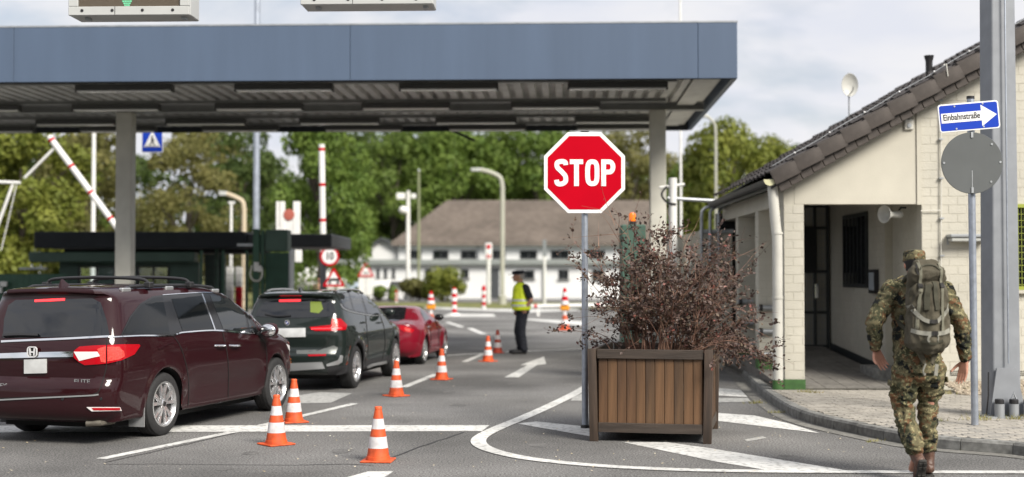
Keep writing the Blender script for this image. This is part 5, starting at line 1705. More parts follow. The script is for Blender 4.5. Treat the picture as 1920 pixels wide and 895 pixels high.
def wheel(c, x, y, r, wd, rim_r, spokes, side, style='twin'):
    """wheel with its outer face toward side*x."""
    c0 = (0, 0, 0)
    t = MB().lathe([(rim_r, -wd / 2), (r - .03, -wd / 2), (r - .008, -wd / 2 + .02), (r, -wd / 2 + .05), (r, wd / 2 - .05), (r - .008, wd / 2 - .02), (r - .03, wd / 2 - .004), (rim_r + .035, wd / 2 + .004), (rim_r, wd / 2 - .004)], 48, 'X', closed=True)
    for g in range(3):      # tread grooves stand as thin dark ribs between lands
        t.lathe([(r - .004, -.05 + g * .05 - .018), (r + .004, -.05 + g * .05 - .016), (r + .004, -.05 + g * .05 + .016), (r - .004, -.05 + g * .05 + .018)], 48, 'X')
    Mx = Matrix.Translation((x, y, r)) @ (Matrix.Identity(4) if side > 0 else Matrix.Rotation(PI, 4, 'Z'))
    wo = t.xform(Mx).build('wheel', M_rubber, c.root, sharp=30)
    MB().lathe([(rim_r + .004, wd / 2 - .001), (rim_r - .012, wd / 2 + .002), (rim_r - .03, wd / 2 - .02), (rim_r - .045, wd / 2 - .1), (rim_r - .05, -wd / 2 + .02)], 48, 'X', cap=False).xform(Mx).build('rim', P_rim, wo, sharp=30)
    MB().lathe([(.0, wd / 2 - .10), (rim_r - .04, wd / 2 - .10), (rim_r - .04, wd / 2 - .12), (.0, wd / 2 - .12)], 32, 'X').xform(Mx).build('brake_disc', P_rimd, wo, sharp=30)
    sp = MB()
    n = spokes
    xo = wd / 2 - .012
    for k in range(n):
        a0 = 2 * PI * k / n + .3
        for sgn in ((-1, 1) if style == 'twin' else (0,)):
            a1 = a0 + sgn * .10; a2 = a0 + sgn * .27
            p0, p1 = rim_r * .17, rim_r - .016
            w0, w1 = (.030, .040) if style == 'twin' else (.05, .075)
            q0 = Vector((0, math.cos(a1) * p0, math.sin(a1) * p0)); q1 = Vector((0, math.cos(a2) * p1, math.sin(a2) * p1))
            d = (q1 - q0).normalized(); nn = Vector((0, -d.z, d.y))
            vs = []
            for dx, e in ((0, 0), (-.035, .006)):
                for q, w_, lift in ((q0, w0, .0), (q0.lerp(q1, .5), (w0 + w1) / 2, -.008), (q1, w1, -.004)):
                    for s_ in (-1, 1): vs.append(q + nn * s_ * (w_ / 2 + e) + Vector((xo + dx + lift, 0, 0)))
            fs = [(0, 1, 3, 2), (2, 3, 5, 4), (6, 8, 9, 7), (8, 10, 11, 9), (0, 2, 8, 6), (2, 4, 10, 8), (1, 7, 9, 3), (3, 9, 11, 5), (0, 6, 7, 1), (4, 5, 11, 10)]
            sp.add(vs, fs)
    sp.xform(Mx).build('spokes', P_rim, wo, smooth=False)
    MB().lathe([(rim_r * .24, xo - .04), (rim_r * .23, xo - .005), (rim_r * .17, xo + .006), (.0, xo + .008)], 24, 'X').xform(Mx).build('hub', P_rim, wo, sharp=30)
    MB().lathe([(rim_r * .12, xo + .0085), (rim_r * .11, xo + .012), (.0, xo + .013)], 20, 'X').xform(Mx).build('hub_cap', P_rimd, wo, sharp=30)
    return wo
sstep = lambda t: np.clip(t, 0, 1) ** 2 * (3 - 2 * np.clip(t, 0, 1))

M_pipe_dull = pbr('dull_exhaust', (.16, .145, .12), .5, .5, var=.3, vscale=12)
# ---------------------------------------------------------------- burgundy minivan
def Wvan(y, z):
    w_ = np.where(z < .85, .985 - .05 * (np.clip(.85 - z, 0, 1) / .6) ** 2, np.where(z < 1.16, .985 - .025 * ((z - .85) / .31) ** 1.5, .96 - .225 * (np.clip(z - 1.16, 0, 1) / .54) ** 1.12))
    w_ = w_ - .05 * np.clip((1.0 - y) / 1.0, 0, 1) ** 2 - .11 * np.clip((y - 4.0) / 1.2, 0, 1) ** 2
    w_ = w_ + .014 * np.exp(-((z - (1.02 - .02 * (y - 2.5))) / .05) ** 2) * sstep((y - .9) / .5) * sstep((4.6 - y) / .6) * (z < 1.2)
    w_ = w_ - .022 * np.exp(-((z - .52) / .13) ** 2) * sstep((y - 1.65) / .3) * sstep((3.75 - y) / .3)
    for wy in (1.2, 4.2):
        d = np.hypot(y - wy, z - .37)
        w_ = w_ + .018 * np.clip(1 - (d - .42) / .10, 0, 1) ** .7 * (d < .52)
    return w_
SV = dict(L=5.16, halfw=.99, belt=1.18, top_z=1.70, crown=.055, bow_r=.10, bow_f=.30, sill=.25, arch_r=.425, tyre=.37, wheels=(1.20, 4.20), tyre_x=.955,
          rear=[(.16, .25), (.05, .30), (.0, .42), (.0, .64), (.03, .70), (.075, .74), (.07, .84), (.075, 1.0), (.10, 1.13), (.15, 1.22), (.27, 1.44), (.36, 1.60), (.30, 1.645), (.31, 1.68)],
          top=[(.31, 1.68), (.55, 1.70), (1.1, 1.715), (2.0, 1.72), (2.6, 1.70), (3.05, 1.63), (3.5, 1.43), (3.9, 1.20), (4.1, 1.12), (4.5, 1.07), (4.85, .98), (5.08, .83)],
          front=[(5.0, .25), (5.12, .38), (5.16, .58), (5.14, .72), (5.08, .83)], W=Wvan,
          r=(.035, lambda y, z: .20 - .04 * np.clip((z - 1.1) / .5, 0, 1), lambda y, z: .17 - .03 * np.clip((y - 3.4) / .6, 0, 1), .34))
van = make_car('minivan', 'dark burgundy minivan with roof rails and lit rear brake lamp, nearest of the queue', SV, G(309, 817), 16.0, .91, .37, P_van)
for sx in (1, -1):
    for wy in SV['wheels']:
        wheel(van, sx * (.955 - .118), wy, .37, .235, .262, 5, sx)
# glass
panel(van, [(6, 634), (206, 631), (200, 601), (189, 568), (174, 560), (30, 563), (16, 573), (8, 600)], .006, 'rear_window', G_tint)
gb_ = panel(van, [(226, 629), (243, 594), (262, 570), (286, 556), (330, 550.5), (391, 549), (428, 557), (462, 581), (485, 623), (470, 628), (417, 622), (390, 620.5), (338, 625), (318, 629)], .004, 'window_surround', P_black, mirror=True)
panel(van, [(230, 626.5), (247, 594), (266, 571), (287, 560), (304, 557), (318, 626.5)], .007, 'window', G_side, mirror=True)
panel(van, [(321, 561), (380, 555), (399, 617), (342, 621.5)], .007, 'window', G_side, mirror=True)
panel(van, [(393, 554), (410, 556), (428, 562), (449, 578), (459, 592), (463, 623), (418, 617.5)], .007, 'window', G_clear, mirror=True)
panel(van, [(463, 596), (478, 621), (468, 623.5)], .007, 'quarter_light', G_clear, mirror=True)
seam(van, [(205, 633), (262, 630), (318, 629.5), (332, 626.5), (345, 623.5), (399, 620), (440, 622.5), (482, 626.5)], 2.2, 'chrome_belt', M_chrome, .012, True)
seam(van, [(378, 552), (390, 585), (402, 619)], 2.0, 'chrome_pillar', M_chrome, .012, True)
seam(van, [(304, 554), (340, 551.5), (391, 549.5), (428, 556.5), (460, 578), (484, 612)], 1.3, 'chrome_rail', M_chrome, .010, True)
seam(van, [(3, 641), (60, 638.5), (130, 635.5), (205, 631.5)], 3.6, 'chrome_strip', M_chrome, .012)
# tailgate fittings
panel(van, [(66, 563), (122, 560), (122, 564.5), (66, 567)], .012, 'brake_lamp', P_brake, res=3)
panel(van, [(0, 663), (40, 661.5), (139, 659.5), (139, 669.5), (100, 670), (30, 671.5), (0, 672)], .018, 'chrome_garnish', M_chrome)
tl = panel(van, [(141, 657.5), (150, 650.5), (175, 648.5), (199, 647.5), (199, 682), (160, 685), (149, 679), (139.5, 671), (139.5, 660)], .016, 'tail_lamp', P_lamp)
panel(van, [(140, 660), (183, 660), (188, 668), (150, 677)], .021, 'reversing_lens', P_flare, tl, res=4)
panel(van, [(183, 655), (198.5, 650), (198.5, 680), (190, 679)], .021, 'lamp_glow', P_lampd, tl, res=4)
tl2 = panel(van, [(201, 647.5), (232, 646), (259, 646), (261, 649), (250, 665), (226, 676), (201, 682)], .016, 'tail_lamp', P_lamp)
panel(van, [(202, 651), (222, 651), (230, 660), (231, 669), (222, 674), (202, 678)], .021, 'lamp_glow', P_lampd, tl2, res=4)
panel(van, [(47, 674.5), (88, 673), (88, 699.5), (47, 700.5)], .02, 'number_plate', P_plate)
seam(van, [(200, 634), (200.5, 648), (200, 682), (196, 703), (187, 731), (176, 739), (150, 742), (0, 747)], 1.6, 'tailgate_gap', P_seam, .006)
seam(van, [(0, 750), (80, 746), (165, 742), (185, 740)], 2.6, 'step_reflection', P_satin, .010)  # silver strip stands for the sky reflected on the bumper shelf
rf_ = panel(van, [(163, 763.5), (224, 763.5), (227, 770), (172, 771)], .012, 'reflector', P_flare, res=4)
panel(van, [(172, 764.5), (223, 764.5), (224, 768.5), (176, 769)], .016, 'red_reflector', P_lamp, rf_, res=4)
seam(van, [(8, 630.5), (40, 629), (74, 630)], 4.0, 'rear_wiper', M_sblack, .035)
# H emblem: rounded frame with an H inside
def local_at(c, px, py, off):
    p, n = hit(c, px, py)
    return p + n * off, n
ep, en = local_at(van, 64, 660.5, .03)
Me = facing(ep)
em = MB()
strip_mb([tuple(p) for p in rrect(.118, .108, .03)] + [tuple(rrect(.118, .108, .03)[0])], .012, em, 0, Me, .012)
emo = em.build('emblem', P_badge, van.root, smooth=False)
hm = MB()
hm.prism([(-.040, .042), (-.022, .042), (-.016, -.042), (-.030, -.042)], .012, Me).prism([(.040, .042), (.022, .042), (.016, -.042), (.030, -.042)], .012, Me).prism([(-.0195, .006), (.0195, .006), (.018, -.010), (-.018, -.010)], .0118, Me)
hm.build('emblem_letter', P_badge, emo, smooth=False)
MB().prism(rrect(.108, .098, .028), .004, facing(ep - Vector((0, -.004, 0)))).build('emblem_ground', P_seam, emo, smooth=False)
ep, en = local_at(van, 154, 716, .004)
link('lettering', text_mesh('ELITE', .062, M_chrome, .003, 1.35, .001), van.root).matrix_local = facing(ep, R(4))
ep, en = local_at(van, -12, 723, .004)
link('lettering', text_mesh('ODYSSEY', .066, M_chrome, .003, 1.3, .001), van.root).matrix_local = facing(ep, R(-2))
for px in (118, 190):
    p, n = hit(van, px, 748)
    MB().lathe([(.016, -.004), (.016, .004), (.0, .005)], 12, 'Y', tuple(p - Vector((0, .006, 0)))).build('parking_sensor', M_sblack, van.root)
# body seams on the side
seam(van, [(324, 629), (338, 650), (350, 690), (354, 730), (352, 766)], 1.2, 'door_gap', P_seam, .004, True)
seam(van, [(417, 622), (426, 665), (428.5, 707), (427, 755)], 1.2, 'door_gap', P_seam, .004, True)
seam(van, [(482, 627), (496, 642), (500, 668), (499, 705), (490, 744)], 1.2, 'door_gap', P_seam, .004, True)
seam(van, [(345, 776), (420, 761), (488, 746)], 5, 'sill_trim', P_clad, .008, True)
seam(van, [(297, 655), (312, 647), (326, 642)], 2.0, 'crease_trim', P_van, .010)
for pa, pb in ((402, 423), (429, 450)):
    p0, n0 = hit(van, pa, 648); p1, n1 = hit(van, pb, 647.5)
    MB().tube([p0 - n0 * .002, p0.lerp(p1, .2) + n0 * .035, p0.lerp(p1, .8) + n0 * .035, p1 - n1 * .002], [.012, .015, .015, .012], 8).build('door_handle', M_chrome, van.root)
p, n = hit(van, 549, 678)
panel(van, [(544, 673), (551.5, 671), (552.5, 680), (545.5, 682)], .010, 'side_marker', P_amber, res=3)
panel(van, [(536, 645), (547, 652), (549, 662), (541, 657)], .010, 'headlamp', P_flare, res=3)
# mirror
p, n = hit(van, 484, 622)
mm_ = MB().ball((p.x + .16, p.y + .02, p.z + .02), (.13, .085, .10), 16, 10).build('mirror', P_van, van.root)
MB().tube([(p.x - .02, p.y, p.z - .03), (p.x + .09, p.y + .02, p.z - .02)], .03, 8).build('arm', P_clad, mm_)
MB().ball((p.x + .16, p.y - .035, p.z + .02), (.115, .045, .082), 16, 10).build('mirror_glass', M_chrome, mm_)
# roof rails with two cross bars and a fin antenna
def roof_z(c, x, y):
    q, n, i, t = c.bvh.ray_cast(Vector((x, y, 4)), Vector((0, 0, -1)))
    return q.z if q else 1.6
for sx in (1, -1):
    x_ = sx * .66
    ys_ = np.linspace(.75, 3.0, 14)
    pts = [(x_, y_, roof_z(van, x_, y_) + .035 * min(1, 5 * min(y_ - .72, 3.03 - y_))) for y_ in ys_]
    rl = MB().tube(pts, [.012] + [.020] * 12 + [.012], 8).build('roof_rail', M_sblack, van.root)
    for y_ in (.80, 1.75, 2.9):
        MB().b2((x_ - .03, y_ - .09, roof_z(van, x_, y_) - .03), (x_ + .03, y_ + .09, roof_z(van, x_, y_) + .025)).build('foot', P_satin, rl, bevel=.012)
for y_ in (1.25, 2.2):
    zc_ = roof_z(van, .66, y_) + .06
    cb_ = MB().tube(cr([(-.70, y_, zc_), (-.58, y_, zc_ + .055), (0, y_, zc_ + .075), (.58, y_, zc_ + .055), (.70, y_, zc_)], 5), .02, 8).build('cross_bar', M_sblack, van.root)
    for sx in (1, -1): MB().b2((sx * .70 - .04, y_ - .05, zc_ - .05), (sx * .70 + .04, y_ + .05, zc_ + .02)).build('clamp', M_sblack, cb_, bevel=.01)
za = roof_z(van, 0, .62)
MB().add([(-.025, .50, za - .02), (.025, .50, za - .02), (.018, .72, za - .02), (-.018, .72, za - .02), (0, .52, za + .075), (0, .56, za + .08)], [(0, 3, 2, 1), (0, 1, 4), (1, 2, 5, 4), (2, 3, 5), (3, 0, 4, 5)]).build('antenna', P_van, van.root, sharp=60)
MB().tube([(.62, .12, .245), (.76, .16, .25), (.78, .40, .25)], .034, 10).build('exhaust', M_pipe_dull, van.root)
MB().b2((-.7, .5, .16), (.7, 4.6, .248)).build('floor_pan', P_under, van.root)
for sx in (1, -1):
    MB().b2((sx * .86 - .1, .74, .15), (sx * .86 + .1, .752, .42)).build('mud_flap', P_satin if sx > 0 else M_sblack, van.root)

# ---------------------------------------------------------------- dark sport utility
def Wsuv(y, z):
    w_ = np.where(z < .8, .91 - .04 * (np.clip(.8 - z, 0, 1) / .5) ** 2, np.where(z < 1.03, .91 - .02 * ((z - .8) / .23) ** 1.5, .89 - .20 * (np.clip(z - 1.03, 0, 1) / .55) ** 1.1))
    w_ = w_ - .05 * np.clip((.9 - y) / .9, 0, 1) ** 2 - .08 * np.clip((y - 3.5) / 1.0, 0, 1) ** 2
    w_ = w_ + .016 * np.exp(-((z - .93) / .045) ** 2) * sstep((y - .5) / .4)
    w_ = w_ - .028 * np.exp(-((z - .55) / .13) ** 2) * sstep((y - 1.4) / .25) * sstep((3.2 - y) / .25)
    for wy in (.93, 3.62):
        d = np.hypot(y - wy, z - .36)
        w_ = w_ + .025 * np.clip(1 - (d - .41) / .12, 0, 1) ** .7 * (d < .53)
    return w_
SS = dict(L=4.5, halfw=.91, belt=1.03, top_z=1.58, crown=.05, bow_r=.12, bow_f=.28, sill=.27, arch_r=.405, tyre=.36, wheels=(.93, 3.62), tyre_x=.89,
          rear=[(.16, .27), (.06, .33), (.01, .46), (.0, .60), (.05, .70), (.05, .85), (.06, .97), (.10, 1.05), (.22, 1.27), (.34, 1.47), (.24, 1.52), (.24, 1.56)],
          top=[(.24, 1.56), (.5, 1.585), (1.1, 1.60), (1.8, 1.595), (2.3, 1.54), (2.7, 1.42), (3.1, 1.22), (3.4, 1.07), (3.8, 1.02), (4.15, .95), (4.38, .82)],
          front=[(4.32, .27), (4.46, .42), (4.5, .58), (4.46, .7), (4.38, .82)], W=Wsuv,
          r=(.04, lambda y, z: .20 - .05 * np.clip((z - 1.0) / .4, 0, 1), lambda y, z: .15 + 0 * y, .30))
def suv_clad(p):
    if p[2] < .42: return True
    return any(math.hypot(p[1] - wy, p[2] - .36) < .475 for wy in (.93, 3.62))
suv = make_car('sport_utility', 'dark green black sport utility car with silver roof rails, second in the queue', SS, G(669, 728), 9.2, .90, .36, P_suv, suv_clad)
for sx in (1, -1):
    for wy in SS['wheels']:
        wheel(suv, sx * (.89 - .115), wy, .36, .23, .25, 5, sx)
panel(suv, [(479, 594), (484, 582), (496, 566), (530, 562.5), (607, 561.5), (622, 566), (633, 592), (612, 595), (547, 597)], .006, 'rear_window', G_tint)
sw_ = panel(suv, [(637, 560), (645, 549), (660, 546), (674, 545.5), (689, 549.5), (704, 564), (715, 590), (697, 591), (662, 585), (644, 578), (638, 569)], .004, 'window_surround', P_black, mirror=True)
panel(suv, [(639, 560), (646, 551), (651, 549.5), (660, 582), (646, 576.5), (640, 569)], .007, 'window', G_clear, mirror=True)
panel(suv, [(654, 549), (671, 547.5), (684, 587), (663.5, 583)], .007, 'window', G_clear, mirror=True)
panel(suv, [(675, 548), (688, 552), (702, 566), (711, 588), (698, 589), (688.5, 587.5)], .007, 'window', G_clear, mirror=True)
seam(suv, [(638, 570), (644, 579), (662, 586), (697, 592), (716, 591)], 1.4, 'window_trim', P_satin, .010, True)
panel(suv, [(524, 562.5), (564, 561.5), (564, 565.5), (524, 566.5)], .014, 'brake_lamp', P_brake, res=3)
tls = panel(suv, [(580, 614), (600, 612), (620, 610), (622, 598), (638, 598), (650, 610), (647, 619), (622, 621), (590, 621)], .014, 'tail_lamp', P_lamp, res=4)
panel(suv, [(622, 600), (632, 600), (634, 613), (622, 615)], .020, 'lamp_glow', P_lampd, tls, res=3)
seam(suv, [(584, 617.5), (610, 617), (640, 616)], 1.8, 'light_bar', P_brake, .020, parent=tls)
pl_ = panel(suv, [(516, 617), (573, 616), (573, 632), (516, 633)], .018, 'number_plate', P_plate, res=5)
panel(suv, [(512.5, 617), (515.8, 617), (515.8, 633), (512.5, 633)], .018, 'country_band', M_blue, pl_, res=4)
ep, en = local_at(suv, 539, 606, .012)
rm = facing(ep)
ro = MB().prism(circle(.042, 24), .010, rm).build('emblem', P_badge, suv.root)
MB().prism(circle(.036, 24), .002, facing(ep - Vector((0, .0105, 0)))).build('emblem_ring', P_seam, ro)
for q in range(4):
    pts = [(0, 0)] + [(.023 * math.cos(PI / 2 * q + PI / 2 * k / 6), .023 * math.sin(PI / 2 * q + PI / 2 * k / 6)) for k in range(7)]
    MB().prism(pts, .002, facing(ep - Vector((0, .013, 0)))).build('emblem_quarter', (M_wsheet, M_blue)[q % 2 == 1], ro, smooth=False)
seam(suv, [(633, 594), (638, 600), (630, 598)], 1.0, 'tailgate_gap', P_seam, .004)
seam(suv, [(622, 621), (616, 640), (600, 656), (560, 660), (500, 662)], 1.2, 'tailgate_gap', P_seam, .004)
panel(suv, [(556, 657), (600, 656), (626, 648), (634, 652), (628, 664), (556, 664)], .004, 'bumper_band', pbr('bumper_grey', (.16, .17, .165), .35, .4), res=5)
panel(suv, [(577, 665), (612, 664), (611, 667.5), (579, 668.5)], .012, 'reflector', P_lamp, res=3)
panel(suv, [(530, 682), (604, 679), (609, 691), (535, 696)], .012, 'skid_plate', P_satin, res=5)
panel(suv, [(612, 683), (633, 676), (639, 666), (642.5, 668), (641, 679), (633, 684), (613, 687)], .012, 'corner_trim', P_satin, res=3)
seam(suv, [(688, 690), (700, 684), (731, 678)], 4.2, 'sill_trim', P_satin, .012, True)
seam(suv, [(685, 588), (688, 620), (690, 655), (684, 684)], 1.0, 'door_gap', P_seam, .004, True)
seam(suv, [(712, 591), (720, 615), (722, 650), (716, 676)], 1.0, 'door_gap', P_seam, .004, True)
for pa in (676, 706):
    p0, n0 = hit(suv, pa, 605.5); p1, n1 = hit(suv, pa + 9, 605)
    MB().tube([p0, p0.lerp(p1, .2) + n0 * .03, p0.lerp(p1, .8) + n0 * .03, p1], .012, 8).build('door_handle', P_suv, suv.root)
p, n = hit(suv, 715, 589)
MB().ball((p.x + .15, p.y + .02, p.z + .03), (.10, .06, .07), 14, 9).build('mirror', P_suv, suv.root)
for sx in (1, -1):
    x_ = sx * .60
    ys_ = np.linspace(.55, 2.35, 12)
    rl = MB().tube([(x_, y_, roof_z(suv, x_, y_) + .04 * min(1, 4 * min(y_ - .54, 2.36 - y_))) for y_ in ys_], [.01] + [.018] * 10 + [.01], 8).build('roof_rail', P_satin, suv.root)
    for y_ in (.62, 1.45, 2.25): MB().b2((x_ - .02, y_ - .05, roof_z(suv, x_, y_) - .02), (x_ + .02, y_ + .05, roof_z(suv, x_, y_) + .03)).build('foot', M_sblack, rl)
za = roof_z(suv, 0, .6)
MB().add([(-.025, .55, za - .02), (.025, .55, za - .02), (.018, .75, za - .02), (-.018, .75, za - .02), (0, .57, za + .065), (0, .60, za + .07)], [(0, 3, 2, 1), (0, 1, 4), (1, 2, 5, 4), (2, 3, 5), (3, 0, 4, 5)]).build('antenna', P_black, suv.root, sharp=60)
seam(suv, [(497, 590), (520, 594), (545, 593)], 2.0, 'rear_wiper', M_sblack, .03)
panel(suv, [(582, 566), (602, 566), (606, 580), (598, 588), (582, 586)], .008, 'vest_in_window', pbr('vest_yellow_dim', (.16, .22, .015), .4, coat=1.0), res=5)
MB().b2((-.65, .5, .18), (.65, 4.0, .268)).build('floor_pan', P_under, suv.root)

# ---------------------------------------------------------------- red sports car
def Wred(y, z):
    w_ = np.where(z < .62, .865 - .05 * (np.clip(.62 - z, 0, 1) / .4) ** 2, np.where(z < .86, .865 - .04 * ((z - .62) / .24) ** 1.6, .825 - .26 * (np.clip(z - .86, 0, 1) / .36) ** 1.0))
    w_ = w_ - .09 * np.clip((.7 - y) / .7, 0, 1) ** 2 - .12 * np.clip((y - 2.9) / 1.0, 0, 1) ** 2
    w_ = w_ - .03 * np.exp(-((z - .5) / .12) ** 2) * sstep((y - 1.2) / .25) * sstep((2.75 - y) / .25)
    for wy in (.77, 3.08):
        d = np.hypot(y - wy, z - .32)
        w_ = w_ + .035 * np.clip(1 - (d - .34) / .2, 0, 1) ** .8 * (d < .54)
    return w_
SR = dict(L=3.92, halfw=.86, belt=.86, top_z=1.2, crown=.04, bow_r=.16, bow_f=.35, sill=.18, arch_r=.345, tyre=.305, wheels=(.77, 3.08), tyre_x=.85,
          rear=[(.16, .2), (.05, .3), (.0, .46), (.01, .62), (.05, .76), (.08, .88)],
          top=[(.08, .88), (.4, .91), (.7, .97), (1.0, 1.09), (1.3, 1.18), (1.65, 1.21), (1.95, 1.17), (2.3, 1.02), (2.6, .87), (3.1, .79), (3.5, .70), (3.75, .58)],
          front=[(3.75, .18), (3.9, .32), (3.92, .42), (3.75, .58)], W=Wred, r=(.04, .22, lambda y, z: .16 + 0 * y, .3))
red = make_car('sports_car', 'low red sports car with a hard top, third in the queue', SR, G(797, 683), 8.3, .885, .305, P_red)
for sx in (1, -1):
    for wy in SR['wheels']:
        wheel(red, sx * (.85 - .1), wy, .305, .2, .225, 7, sx, 'single')
panel(red, [(705, 578), (748, 576), (762, 577), (759, 598), (744, 603), (700, 602)], .006, 'rear_window', G_tint)
panel(red, [(786, 576), (793, 581), (806, 598), (797, 602), (790, 590)], .006, 'window', G_clear, mirror=True)
tlr = panel(red, [(750, 610), (764, 613), (777, 619), (772, 625), (757, 622), (750, 618)], .010, 'tail_lamp', P_lamp, res=3)
panel(red, [(758, 615), (768, 617), (769, 622), (760, 620)], .016, 'lamp_glow', P_lampd, tlr, res=3)
seam(red, [(797, 603), (806, 622), (808, 645), (802, 664)], .9, 'door_gap', P_seam, .004, True)
seam(red, [(815, 600), (822, 620), (823, 650)], .9, 'door_gap', P_seam, .004, True)
seam(red, [(700, 677), (745, 675), (775, 671)], 5, 'diffuser', P_clad, .010)
p, n = hit(red, 812, 600)
MB().ball((p.x + .13, p.y + .02, p.z + .06), (.11, .07, .075), 14, 9).build('mirror', P_black, red.root)
p0, n0 = hit(red, 801, 614); p1, n1 = hit(red, 808, 613)
MB().tube([p0, p0.lerp(p1, .5) + n0 * .025, p1], .01, 8).build('door_handle', M_chrome, red.root)
MB().b2((-.6, .4, .12), (.6, 3.4, .178)).build('floor_pan', P_under, red.root)
# ================================================================ people
def blob(mb, name, m, parent, voxel=.012, smooth=6, wrinkle=0.0, wscale=14.0, stretch=(1, 1, 1), seed=0, factor=.5, cut=None):
    me = mb.mesh(name, None, smooth=False)
    o = bpy.data.objects.new(name, me); COL.objects.link(o)
    r_ = o.modifiers.new('r', 'REMESH'); r_.mode = 'VOXEL'; r_.voxel_size = voxel; r_.adaptivity = 0
    s_ = o.modifiers.new('s', 'SMOOTH'); s_.iterations = smooth; s_.factor = factor
    dg = bpy.context.evaluated_depsgraph_get()
    m2 = bpy.data.meshes.new_from_object(o.evaluated_get(dg))
    bpy.data.objects.remove(o); bpy.data.meshes.remove(me)
    if wrinkle:
        n = len(m2.vertices)
        co = np.empty(n * 3); m2.vertices.foreach_get('co', co); co = co.reshape(-1, 3)
        no = np.empty(n * 3); m2.vertices.foreach_get('normal', no); no = no.reshape(-1, 3)
        d = np.array([wr_noise(c, wscale, stretch, seed) for c in co])
        co += no * (d * wrinkle)[:, None]
        m2.vertices.foreach_set('co', co.ravel())
    m2.materials.clear(); m2.materials.append(m)
    m2.polygons.foreach_set('use_smooth', [True] * len(m2.polygons))
    m2.name = name
    m2.update()
    return link(name, m2, parent)
def wr_noise(c, s, st, seed):
    p = Vector((c[0] * s * st[0] + seed, c[1] * s * st[1], c[2] * s * st[2]))
    w = Vector((noise.noise(p * .6), noise.noise(p * .6 + Vector((9, 3, 1))), noise.noise(p * .6 + Vector((2, 7, 5)))))
    a = 1 - abs(noise.noise(p + w * 1.2)) * 2.2
    return a * .7 + noise.noise(p * 2.3) * .3 - .3
def camo_mat(name='camouflage_cloth', k=.70):
    m = pbr(name, (.10, .10, .05), .9, bump=.5, bscale=120)
    t = m.node_tree; b = t.nodes['Principled BSDF']
    b.inputs['Specular IOR Level'].default_value = .2
    tcn = t.nodes.new('ShaderNodeTexCoord')
    def layer(prev, col, scale, lo, hi, off, detail=3):
        n = t.nodes.new('ShaderNodeTexNoise'); n.inputs['Scale'].default_value = scale; n.inputs['Detail'].default_value = detail; n.inputs['Roughness'].default_value = .72
        mp_ = t.nodes.new('ShaderNodeMapping'); mp_.inputs['Location'].default_value = off
        t.links.new(tcn.outputs['Object'], mp_.inputs['Vector']); t.links.new(mp_.outputs['Vector'], n.inputs['Vector'])
        r_ = t.nodes.new('ShaderNodeValToRGB'); r_.color_ramp.elements[0].position = lo; r_.color_ramp.elements[1].position = hi
        t.links.new(n.outputs['Fac'], r_.inputs['Fac'])
        mx_ = t.nodes.new('ShaderNodeMix'); mx_.data_type = 'RGBA'
        t.links.new(r_.outputs['Color'], mx_.inputs[0])
        if isinstance(prev, tuple): mx_.inputs[6].default_value = (*prev, 1)
        else: t.links.new(prev, mx_.inputs[6])
        mx_.inputs[7].default_value = (*col, 1)
        return mx_.outputs[2]
    c = layer((.200 * k, .175 * k, .100 * k), (.085 * k, .088 * k, .050 * k), 9, .49, .52, (0, 0, 0), 5)
    c = layer(c, (.22 * k, .115 * k, .060 * k), 11, .545, .575, (4, 1, 2), 5)
    c = layer(c, (.40 * k, .36 * k, .20 * k), 34, .585, .605, (1, 7, 3), 2)
    c = layer(c, (.018 * k, .021 * k, .020 * k), 7.5, .555, .575, (8, 2, 9), 6)
    t.links.new(c, b.inputs['Base Color'])
    return m
M_camo = camo_mat()
M_skin = pbr('skin', (.50, .27, .19), .5, var=.12, vscale=14)
M_skinr = pbr('ruddy_skin', (.48, .24, .17), .5, var=.15, vscale=12)
M_boot = pbr('brown_boot_leather', (.10, .052, .036), .5, var=.35, vscale=16, bump=.4, bscale=60)
M_sole = pbr('boot_sole', (.03, .028, .025), .8, var=.4, vscale=30, bump=.6, bscale=50)
M_hair = pbr('dark_hair', (.012, .011, .010), .7)
M_pack = pbr('backpack_cloth', (.072, .066, .046), .85, col2=(.125, .110, .080), vscale=9, dirt=.3, bump=.6, bscale=160, spec=.25)
M_packd = pbr('backpack_cloth_dark', (.06, .058, .042), .85, var=.2, vscale=9, bump=.5, bscale=120, spec=.25)
M_strap = pbr('webbing', (.16, .155, .115), .8, var=.15, vscale=25, bump=.5, bscale=300)
M_strapg = pbr('pale_webbing', (.24, .235, .20), .8, var=.15, vscale=25)
def hand_mb(mb, wrist, d, palmn, thumb_side, size=.19, curl=.5, s=1.0):
    """palm with five fingers; d points from wrist to fingers, palmn is the palm normal (fingers curl toward it)."""
    d = Vector(d).normalized(); n = Vector(palmn); n = (n - d * n.dot(d)).normalized()
    side = d.cross(n).normalized() * thumb_side
    wrist = Vector(wrist)
    pl = size * .50
    for k in (-1, -.33, .33, 1):
        mb.capsule(wrist + side * .014 * k * s, wrist + d * pl + side * k * .030 * s, .016 * s, .0125 * s, 10)
    for k, ln, cu in ((1, .42, .8), (.33, .48, 1.0), (-.33, .45, 1.1), (-1, .36, 1.25)):
        p = wrist + d * pl + side * k * .031 * s
        a = curl * cu * .35
        for j, fr in enumerate((.45, .32, .25)):
            a += curl * cu * (.45 if j else .0)
            q = p + (d * math.cos(a) + n * math.sin(a) + side * k * .05) * size * ln * fr
            mb.capsule(p, q, (.0105 - .0012 * j) * s, (.0100 - .0014 * j) * s, 8)
            p = q
    p = wrist + d * size * .12 + side * .024 * s
    for j, (fr, sp) in enumerate(((.24, .75), (.18, .40), (.14, .15))):
        q = p + (d * .8 + side * sp + n * (.25 + .2 * j)).normalized() * size * fr
        mb.capsule(p, q, (.0135 - .0015 * j) * s, (.012 - .0015 * j) * s, 8)
        p = q

